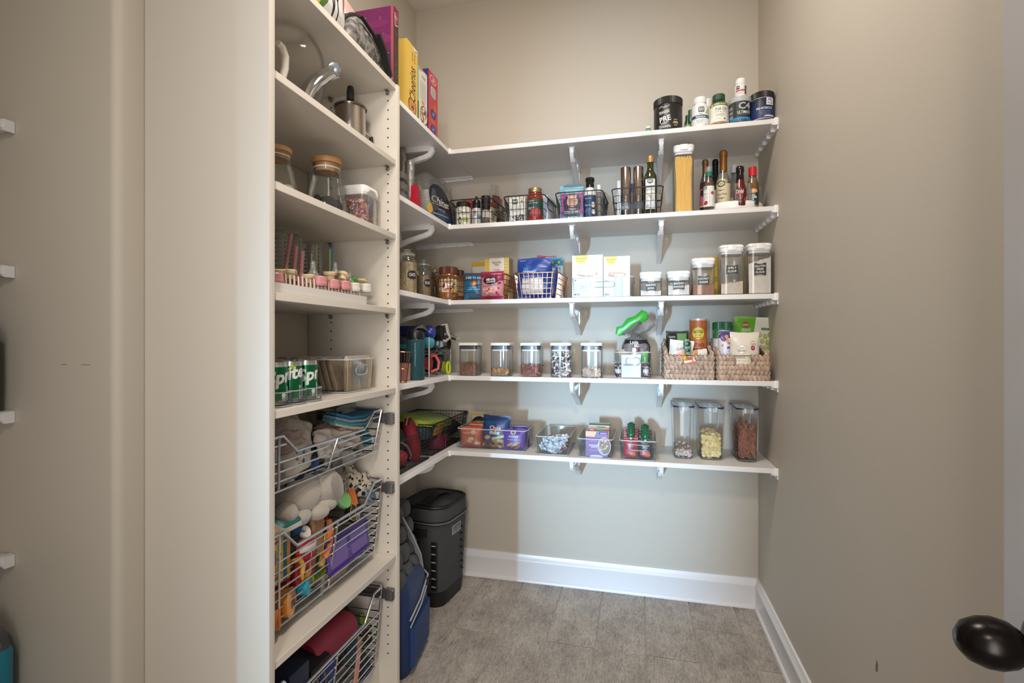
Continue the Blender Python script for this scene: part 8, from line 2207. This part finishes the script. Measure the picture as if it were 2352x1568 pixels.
# ---- middle basket
def blob(name, lab, cat, px, py, X, r, col, seed, amp=.14, rot=(0, 0, 0), m=None, n=22, fr=2.4, rough=.8, part='body'):
    c = ax(px, py, X)
    o = thing(name, lab, cat, tuple(c), rot=rot)
    G().ball((0, 0, 0), r, n, 0, None, seed, amp, fr).obj(part, m or mat(col, rough, bump=.3, bscale=120, sheen=.3), o, ang=180)
    return o
PLU = mat('#aaa196', .95, bump=.5, bscale=220, sheen=.6)
c = ax(690, 1135, -.93)
o = thing('plush_toy', 'grey plush animal with drooping ear lying in the middle basket', 'plush toy', tuple(c))
g = G().ball((0, -.01, 0), (.055, .095, .062), 24, 0, None, 3, .10, 2.5).ball((.025, .075, .005), (.05, .06, .052), 22, 0, None, 4, .07, 2.5); g.obj('body', PLU, o, ang=180)
g = G()
for (x, y, z, a, b, c_) in ((.03, -.05, -.045, .03, .045, .026), (.045, .055, -.040, .028, .045, .022), (.03, -.10, -.02, .03, .035, .03), (.05, .015, -.05, .025, .035, .022)): g.ball((x, y, z), (a, b, c_), 16, 0, None, x*99, .1)
g.obj('legs', PLU, o, ang=180)
G().ball((0, 0, 0), (.010, .026, .044), 20, 0, Matrix.Translation((.070, .075, .005)) @ Matrix.Rotation(.3, 4, 'X'), 7, .08).obj('ear', mat('#8d867e', .95, sheen=.5), o, ang=180)
G().ball((.035, .128, .045), (.010, .026, .034), 20).obj('ear', mat('#6f6a64', .95), o)
DAL = None
def dalm():
    m = bpy.data.materials.new('spotted_fleece'); m.use_nodes = True
    nt = m.node_tree; N = nt.nodes; L = nt.links; b = N['Principled BSDF']; b.inputs['Roughness'].default_value = .9
    tc = N.new('ShaderNodeTexCoord'); v = N.new('ShaderNodeTexVoronoi'); v.inputs['Scale'].default_value = 58; v.inputs['Randomness'].default_value = .85
    nz = N.new('ShaderNodeTexNoise'); nz.inputs['Scale'].default_value = 40; mx0 = N.new('ShaderNodeMix'); mx0.data_type = 'VECTOR'; mx0.inputs[0].default_value = .025
    L.new(tc.outputs['Object'], mx0.inputs[4]); L.new(tc.outputs['Object'], nz.inputs['Vector']); L.new(nz.outputs['Color'], mx0.inputs[5]); L.new(mx0.outputs[1], v.inputs['Vector'])
    lt = N.new('ShaderNodeMath'); lt.operation = 'LESS_THAN'; lt.inputs[1].default_value = .36
    L.new(v.outputs['Distance'], lt.inputs[0]); mx = N.new('ShaderNodeMix'); mx.data_type = 'RGBA'; mx.inputs[6].default_value = lin('#cdc4b6'); mx.inputs[7].default_value = lin('#1d1b1b')
    L.new(lt.outputs[0], mx.inputs[0]); L.new(mx.outputs[2], b.inputs['Base Color']); return m
DAL = dalm()
drape('spotted_fleece', 'white fleece with black dalmatian spots heaped at the back of the basket', 'cloth', 800, 1098, -.975, (.20, .13), fac(.6), '#ccc', 21, .22, .6, m=DAL) if 0 else drape('spotted_fleece', 'white fleece with black dalmatian spots heaped at the back of the basket', 'cloth', 802, 1088, -.925, (.21, .14), fac(.6), '#cccccc', 21, .22, .7, m=DAL)
drape('spotted_fleece', 'second fold of black spotted white fleece at the right end', 'cloth', 856, 1102, -.90, (.15, .085), fac(.45, 0, -.1), '#cccccc', 22, .2, .6, m=DAL)
c = ax(770, 1120, -.93)
o = thing('plastic_bag', 'clear plastic bag of baby plates in the middle basket', 'bag', tuple(c), rot=(0, 0, 0))
G().ball((-.01, 0, 0), (.03, .085, .06), 22, 0, None, 5, .22, 4).obj('film', WRAP, o, ang=180)
def disc(name, lab, cat, px, py, X, r, col, tilt, h=.012, rim=True, yaw=0, m=None):
    c = ax(px, py, X)
    o = thing(name, lab, cat, tuple(c), rot=fac(tilt, yaw))
    mm = m or mat(col, .35)
    G().lathe([(r*.86, -h*.5), (r*.98, -h*.2), (r, h*.25), (r*.96, h*.5), (r*.86, h*.38), (r*.3, h*.30), (.001, h*.30)], 30).obj('disc', mm, o)
    if rim: G().tube([(r*.93*math.cos(2*PI*i/30), r*.93*math.sin(2*PI*i/30), h*.48) for i in range(30)], r*.05, 6, True).obj('rim', mm, o)
    return o
disc('baby_plate', 'light green plastic lid facing out in the middle basket', 'lid', 787, 1147, -.90, .031, '#77b46c', .55)
disc('baby_plate', 'grey-blue silicone suction plate at the right of the middle basket', 'lid', 849, 1135, -.90, .028, '#6f8a99', .35)
g_ = [o_ for o_ in C.objects if o_.name.startswith('baby_plate.001')][0]
G().ball((-.004, .006, .010), (.006, .006, .007), 12).ball((.002, -.014, .008), (.004, .004, .003), 8).obj('knob', mat('#63808f', .35), g_)
c = ax(806, 1142, -.915)
o = thing('bath_toy', 'orange shell shaped bath toy behind the green lid', 'toy', tuple(c), rot=fac(.3, 0, .2))
G().prism([(-.015, -.03), (.012, -.03), (.022, .012), (.012, .026), (.004, .020), (-.006, .028), (-.018, .018)], -.008, .008, 'z').obj('toy_body', mat('#d9783a', .4), o)
# modelling dough carton
yA_, yB_ = 1.022, ax(670, 1250, -.875).y
zt_ = ax(655, 1212, -.875).z
h = zt_ - .612
def f(A, w=yB_-yA_, h=h):
    A.rect(-w/2, 0, w/2, h, '#cfa93a'); A.rect(w*.28, 0, w*.40, h, '#17605f'); A.rect(w*.40, 0, w/2, h, '#d08a3c')
    for k in range(3):
        y = h*(.80-.33*k); A.rect(-w/2, y-h*.13, w*.26, y+h*.12, '#d8b844'); A.ell(-w*.10, y, w*.34, h*.075, '#8f2430', rot=.25); A.text('Play-Doh', -w*.10, y, '#ece4da', w=w*.54, h=h*.07, rot=.25, bold=.02)
    A.fine(w*.45, h*.8, w*.08, 14, '#b5403a', h*.04)
carton('dough_box', 'yellow modelling dough box with red oval logos, left in middle basket', 'box', (-.905, (yA_+yB_)/2, .612), yB_-yA_, .05, h, '#cfa93a', f, rz=PI/2+.0)
c = ax(652, 1197, -.90)
o = thing('wipes_pack', 'teal and white packet lying on the dough box', 'packet', tuple(c), rot=(0, .5, 0))
G().loft([(-.012, .06, .075, .012), (0, .07, .09, .016), (.010, .06, .08, .012)], 4).obj('packet_body', mat('#d3cdc6', .4), o)
G().loft([(.010, .058, .078, .012), (.016, .045, .06, .010)], 4).obj('teal_top', mat('#17625f', .4), o)
def cup(name, lab, px, py, X, r, L, col, tilt, yaw=0, roll=0, m=None, cat='cup', lip=True, taper=.8, open_=True):
    c = ax(px, py, X)
    o = thing(name, lab, cat, tuple(c), rot=fac(tilt, yaw, roll))
    mm = m or mat(col, .3)
    pr = [(r*taper*.9, -L), (r*taper, -L+.003), (r, -.003), (r, 0)]
    if open_: pr += [(r*.92, 0), (r*.90, -.004), (r*taper*.88, -L*.92), (.001, -L*.92)]
    else: pr += [(r*.9, .003), (.001, .003)]
    G().lathe(pr, 26).obj('body', mm, o)
    if lip: G().tube([(r*1.0*math.cos(2*PI*i/26), r*math.sin(2*PI*i/26), 0) for i in range(26)], r*.055, 6, True).obj('lip', mm, o)
    return o
cup('toy_cup', 'blue toy cup tipped sideways beside the dough box', 690, 1204, -.895, .022, .05, '#24598f', .6, .5, .0)
disc('crescent_lid', 'white crescent lid in front of the blue toy cup', 'lid', 700, 1222, -.885, .017, '#cfc8bf', .5)  # a small white crescent lid, not a saucer
c0 = ax(694, 1280, -.895)
def f(A, w=.075, h=.115): A.rect(-w/2, 0, w/2, h, '#a82328'); A.rect(-w/2, h*.9, w/2, h, '#d9d0c8'); A.line([(-w*.1, h*.9), (-w*.05, h*.1)], .002, '#e3d9d3'); A.poly([(-w*.5, h*.15), (-w*.1, h*.55), (w*.05, h*.5), (-w*.05, h*.1)], '#d39a3c')
pouch('snack_pack', 'red film bag with white seam beside the dough box', 'bag', (c0.x, c0.y, c0.z-.075), .085, .135, .04, '#a82328', f, rz=PI/2, ry=.0, rx=.12, seed=90, wr=.16, rough=.25)
c = ax(680, 1310, -.872)
o = thing('yellow_tongs', 'yellow curved plastic toy handle over the red bag', 'toy', tuple(c), rot=fac(.1))
G().tube([(-.012, .028, 0), (.012, .026, .004), (.022, .005, .006), (.016, -.018, .004), (.022, -.032, 0)], [.006, .007, .007, .006, .004], 9).obj('handle', mat('#dba234', .35), o)
c = ax(728, 1222, -.89)
o = thing('toast_toy', 'toast shaped tan wooden plate standing in the middle basket', 'toy', tuple(c), rot=fac(.25, 0, -.45))
P = [(-.022, -.058), (.022, -.058), (.026, .01), (.034, .028), (.022, .052), (0, .060), (-.022, .052), (-.034, .028), (-.026, .01)]
def sm_(P, it=2):
    for _ in range(it):
        P = [q for (a, b) in zip(P, P[1:]+P[:1]) for q in ((a[0]*.75+b[0]*.25, a[1]*.75+b[1]*.25), (a[0]*.25+b[0]*.75, a[1]*.25+b[1]*.75))]
    return P
P = sm_(P); G().prism(P, -.006, .004, 'z').obj('crust', mat('#c49a6c', .6), o)
G().prism([(x*.86, y*.9) for x, y in P], .004, .006, 'z').obj('crumb_face', mottled('toast', ['#9a7350', '#b38c66'], 300, .8), o)
c = ax(752, 1235, -.88)
o = thing('toy_tool', 'orange toy tongs leaning right of the toast plate', 'toy', tuple(c), rot=fac(.2, 0, -.6))
G().tube([(0, -.055, 0), (.004, -.02, .004), (0, .02, .006), (-.006, .05, 0)], [.010, .012, .011, .008], 10).obj('arm', mat('#d9793a', .35), o)
G().tube([(.016, -.05, -.004), (.018, -.01, 0), (.012, .03, 0)], [.008, .009, .007], 10).obj('arm', mat('#d98a4a', .35), o)
c = ax(742, 1262, -.885)
o = thing('toy_banana', 'yellow toy stick behind the basket wires below the tongs', 'toy', tuple(c), rot=fac(.2, 0, -.55))
G().tube([(0, -.045, 0), (.004, 0, .004), (0, .045, 0)], [.009, .013, .008], 10).obj('toy_body', mat('#cfa838', .4), o)
cup('red_bowl', 'coral red round bowl behind the toast plate', 730, 1176, -.935, .034, .03, '#b9403f', .75, 0, 0)
c = ax(812, 1180, -.90)
o = thing('card_box', 'black game box with yellow edges and barcode in the middle basket', 'box', tuple(c), rot=fac(.15, 0, -.55))
G().box((0, 0, 0), (.085, .05, .02), b=.001).obj('box_body', mat('#1c1a1c', .5), o)
A = Art(); A.line([(-.041, -.024), (-.041, .024), (-.008, .024), (-.008, -.024), (-.041, -.024)], .004, '#cf9a2c'); A.rect(.0, -.02, .026, .004, '#c9c4bd')
for k in range(8): A.rect(.003+.0026*k, -.018, .0042+.0026*k, -.001, '#2b2a2a')
A.fine(.02, .018, .03, 3, '#7d7a76', .005); A.build(o, lambda u, v, q: (u, v, .0102+q), None, 'front_print')
# purple divided tray
c = ax(798, 1250, -.868)
o = thing('lunch_tray', 'purple divided plastic tray standing across the middle basket', 'tray', tuple(c), rot=fac(.12, 0, .03))
PUR = mat('#46287e', .32)
G().loft([(-.012, .20, .075, .012), (0, .225, .098, .014), (.004, .228, .100, .014)], 4).obj('tray_body', PUR, o)
g = G()
for (x, y, w_, h_) in ((-.055, 0, .095, .075), (.055, .018, .095, .036), (.055, -.022, .095, .034)): g.loft([(.0035, w_, h_, .008), (.0065, w_-.006, h_-.006, .006)], 3, 0, Matrix.Translation((x, y, 0)))
g.obj('compartments', mat('#6a4a96', .3), o)
for y in (.047, -.047): G().box((0, y, .006), (.226, .006, .008), b=.002).obj('tray_rib', PUR, o)
cup('purple_cup', 'purple toy cup below the divided tray', 770, 1288, -.880, .016, .035, '#4d2f86', .1, .2)
cup('red_cup', 'red toy cup below the divided tray at the right', 800, 1280, -.882, .022, .04, '#b3282c', .15, .25)
cup('dark_cup', 'dark violet toy cup at the far right under the tray', 830, 1262, -.90, .018, .03, '#2d1f4c', .1, .2)
cup('yellow_cup', 'olive yellow toy cup lying at the bottom of the middle basket', 715, 1325, -.895, .024, .05, '#a8a02e', .0, .9)
drape('green_pouch', 'green grass patterned pouch under the purple tray', 'pouch', 736, 1296, -.893, (.05, .07), fac(.1, 0, -.5), '#4a7a34', 31, .08, .2, m=mottled('grass_print', ['#27401f', '#4f8a3a', '#6aa04a'], 120))
cup('lime_bottle', 'lime green toy bottle lying behind the cyan cup', 752, 1312, -.905, .018, .07, '#a9b23a', .0, 1.2, open_=False)
cup('cyan_cup', 'bright cyan dough pot lid facing out at the bottom of the basket', 708, 1346, -.868, .0225, .05, '#1d93ab', .05, .35, open_=False)
o = cup('orange_pot', 'orange modelling dough pot lying at the bottom left of the basket', 669, 1382, -.870, .035, .085, '#dc9440', .05, .35, open_=False, taper=.98)
A = Art(.0006)
for k in range(16): A.rect(-.016+.0021*k, -.014, -.0152+.0021*k+(k % 3)*.0004, .006, '#3a2a1c')
A.build(o, lambda u, v, q: (u+.004, v, .0032+q), None, 'barcode')
cup('orange_pot', 'second orange dough pot half hidden at the basket corner', 642, 1418, -.868, .028, .06, '#c9722e', .0, .6, open_=False, taper=.98)
cup('red_pot', 'red dough pot behind the orange pots', 664, 1350, -.895, .030, .05, '#a8342c', .1, .5, open_=False)
c0 = ax(690, 1325, -.892)
pouch('choco_bag', 'brown and tan printed bag under the red film bag', 'bag', (c0.x, c0.y, c0.z-.035), .055, .065, .02, '#a87a4c', lambda A: A.text('HOT', 0, .035, '#3a2418', w=.03, rot=-1.0), rz=PI/2, seed=93)
drape('tan_book', 'tan paper board on the bottom wires at the right', 'card', 778, 1318, -.895, (.12, .03), fac(.3, 0, .25), '#b59c74', 33, .03, .1)
drape('pattern_card', 'black and white patterned card standing by the centre wire', 'card', 742, 1345, -.885, (.018, .06), fac(.0, 0, -.2), '#c9c0b2', 34, .03, .1, m=mottled('pattern_card', ['#2b2724', '#cbbfa8', '#d9d0c0'], 120))
# ---- lowest basket
c = ax(752, 1470, -.93)
o = thing('foam_roller', 'dusty red foam roller lying in the lowest basket', 'roller', tuple(c), rot=(PI/2-.02, 0, -.05))
G().lathe([(.040, -.10), (.046, -.094), (.046, .094), (.041, .10), (.001, .10)], 30).obj('foam', mat('#9c3248', .55, bump=.3, bscale=300), o)
c0 = ax(838, 1452, -.935)
def f(A, w=.115, h=.125):
    A.rect(-w/2, 0, w/2, h, '#c9b03c'); A.poly([(-w/2, 0), (-w*.12, 0), (-w*.05, h), (-w/2, h)], '#3f6f34'); A.poly([(-w*.2, 0), (-w*.0, 0), (w*.05, h), (-w*.15, h)], '#8fa03a'); A.poly([(w*.12, 0), (w/2, 0), (w/2, h), (w*.22, h)], '#b3282c'); A.ell(0, h*.38, w*.34, w*.34, '#d9d2c4', 26); A.ell(0, h*.38, w*.27, w*.27, '#241f1f', 26); A.dots(30, -w*.3, h*.3, w*.2, h*.7, .006, ['#7a4a2c', '#a8703c', '#d9d0c0', '#3f2a1c'], 4)
    for k in range(18): A.ell(w*.305*math.cos(k*.349), h*.38+w*.305*math.sin(k*.349), .0035, .0035, '#2b2624', 6)
pouch('coffee_pouch', 'green, yellow and red pouch with round emblem in the lowest basket', 'pouch', (c0.x, c0.y, c0.z-.055), .115, .125, .04, '#7d8a34', f, rz=.8, seed=95)
c = ax(650, 1556, -.90)
o = thing('navy_box', 'dark navy box corner at the left of the lowest basket', 'box', tuple(ax(650, 1530, -.905)-Vector((0, 0, .068))), rot=(0, 0, 0))
G().box((0, 0, 0), (.10, .08, .14), b=.002).obj('box_body', mat('#14233f', .5), o)
o = thing('black_box', 'black box with white line emblem beside the navy box', 'box', tuple(ax(694, 1502, -.935)-Vector((0, 0, .080))), rot=(0, .25, 0))
G().box((0, 0, 0), (.09, .09, .16), b=.002).obj('box_body', mat('#1b1b1e', .5), o)
A = Art(.0004)
for q in (.026, .020): A.line([(q*math.cos(2*PI*i/20), .03+q*math.sin(2*PI*i/20)*1.2) for i in range(21)], .0016, '#cfcac2')
A.line([(-.012, .02), (0, .045), (.012, .02), (-.014, .036), (.014, .036), (-.012, .02)], .0015, '#cfcac2'); A.ell(0, .056, .009, .006, '#8d8882')
A.build(o, lambda u, v, q: (.0452+q, u, v), None, 'emblem')
c = ax(770, 1440, -1.0)
blob('dark_bag', 'black rounded bag behind the foam roller', 'bag', 770, 1440, -1.02, (.05, .10, .06), '#1d1c1d', 41)
drape('black_gear', 'black cloth in the middle of the lowest basket', 'cloth', 770, 1515, -.90, (.15, .10), fac(.3), '#17161a', 42, .2)
drape('blue_gear', 'royal blue fabric piece low in the lowest basket', 'cloth', 760, 1548, -.875, (.10, .08), fac(.2, 0, .3), '#1d3f8c', 43, .15)
drape('teal_gear', 'dark teal knitted cloth in the lowest basket', 'cloth', 815, 1492, -.90, (.07, .06), fac(.2, 0, .6), '#2a4a4c', 44, .2)
c = ax(818, 1525, -.868)
o = thing('pink_strap', 'flat rose coloured strap crossing the lowest basket', 'strap', tuple(c), rot=fac(.1, 0, -.45))
G().tube([(0, -.08, 0), (.004, -.03, .004), (-.004, .03, .006), (.004, .075, 0)], 0, flat=(.022, .004)).obj('strap_band', mat('#c98f80', .5), o)
drape('charcoal_gear', 'charcoal padded gear with white lettering patch at the right', 'bag', 845, 1535, -.885, (.08, .10), fac(.1), '#33353b', 45, .12)
A = Art(.005); A.text('GEAR', 0, -.02, '#b9bcc0', w=.04, rot=.8); A.build([o_ for o_ in C.objects if o_.name.startswith('charcoal_gear')][0], lambda u, v, q: (u, v, .006+q), None, 'lettering')
c = ax(730, 1560, -.89)
o = thing('metal_lid', 'round grey ribbed lid near the dip of the lowest basket', 'lid', tuple(c), rot=fac(.5))
for k in range(4): G().tube([(.036*(1-.16*k)*math.cos(2*PI*i/26), .036*(1-.16*k)*math.sin(2*PI*i/26), .004*k) for i in range(26)], .004, 7, True).obj('ring', mat('#6a6866', .4, .5), o)
# small scuffs on walls
A = Art(.0003)
A.rect(0, 0, .018, .0012, '#5b5044').rect(.062, .0004, .09, .0014, '#6a5f52')
A.build(bpy.data.objects['wall_left'], lambda u, v, q: (-1.33+u, NY-q, at_y(178, 838, NY).z+v), None, 'scuff_mark')
q_ = at_x(2011, 1528, XR)
A = Art(.0003); A.poly([(0, 0), (.010, .002), (.013, .022), (.006, .030), (.001, .012)], '#6d6356')
A.build(bpy.data.objects['wall_right'], lambda u, v, q: (XR-q, q_.y-u, q_.z+v-.012), None, 'scuff_mark')
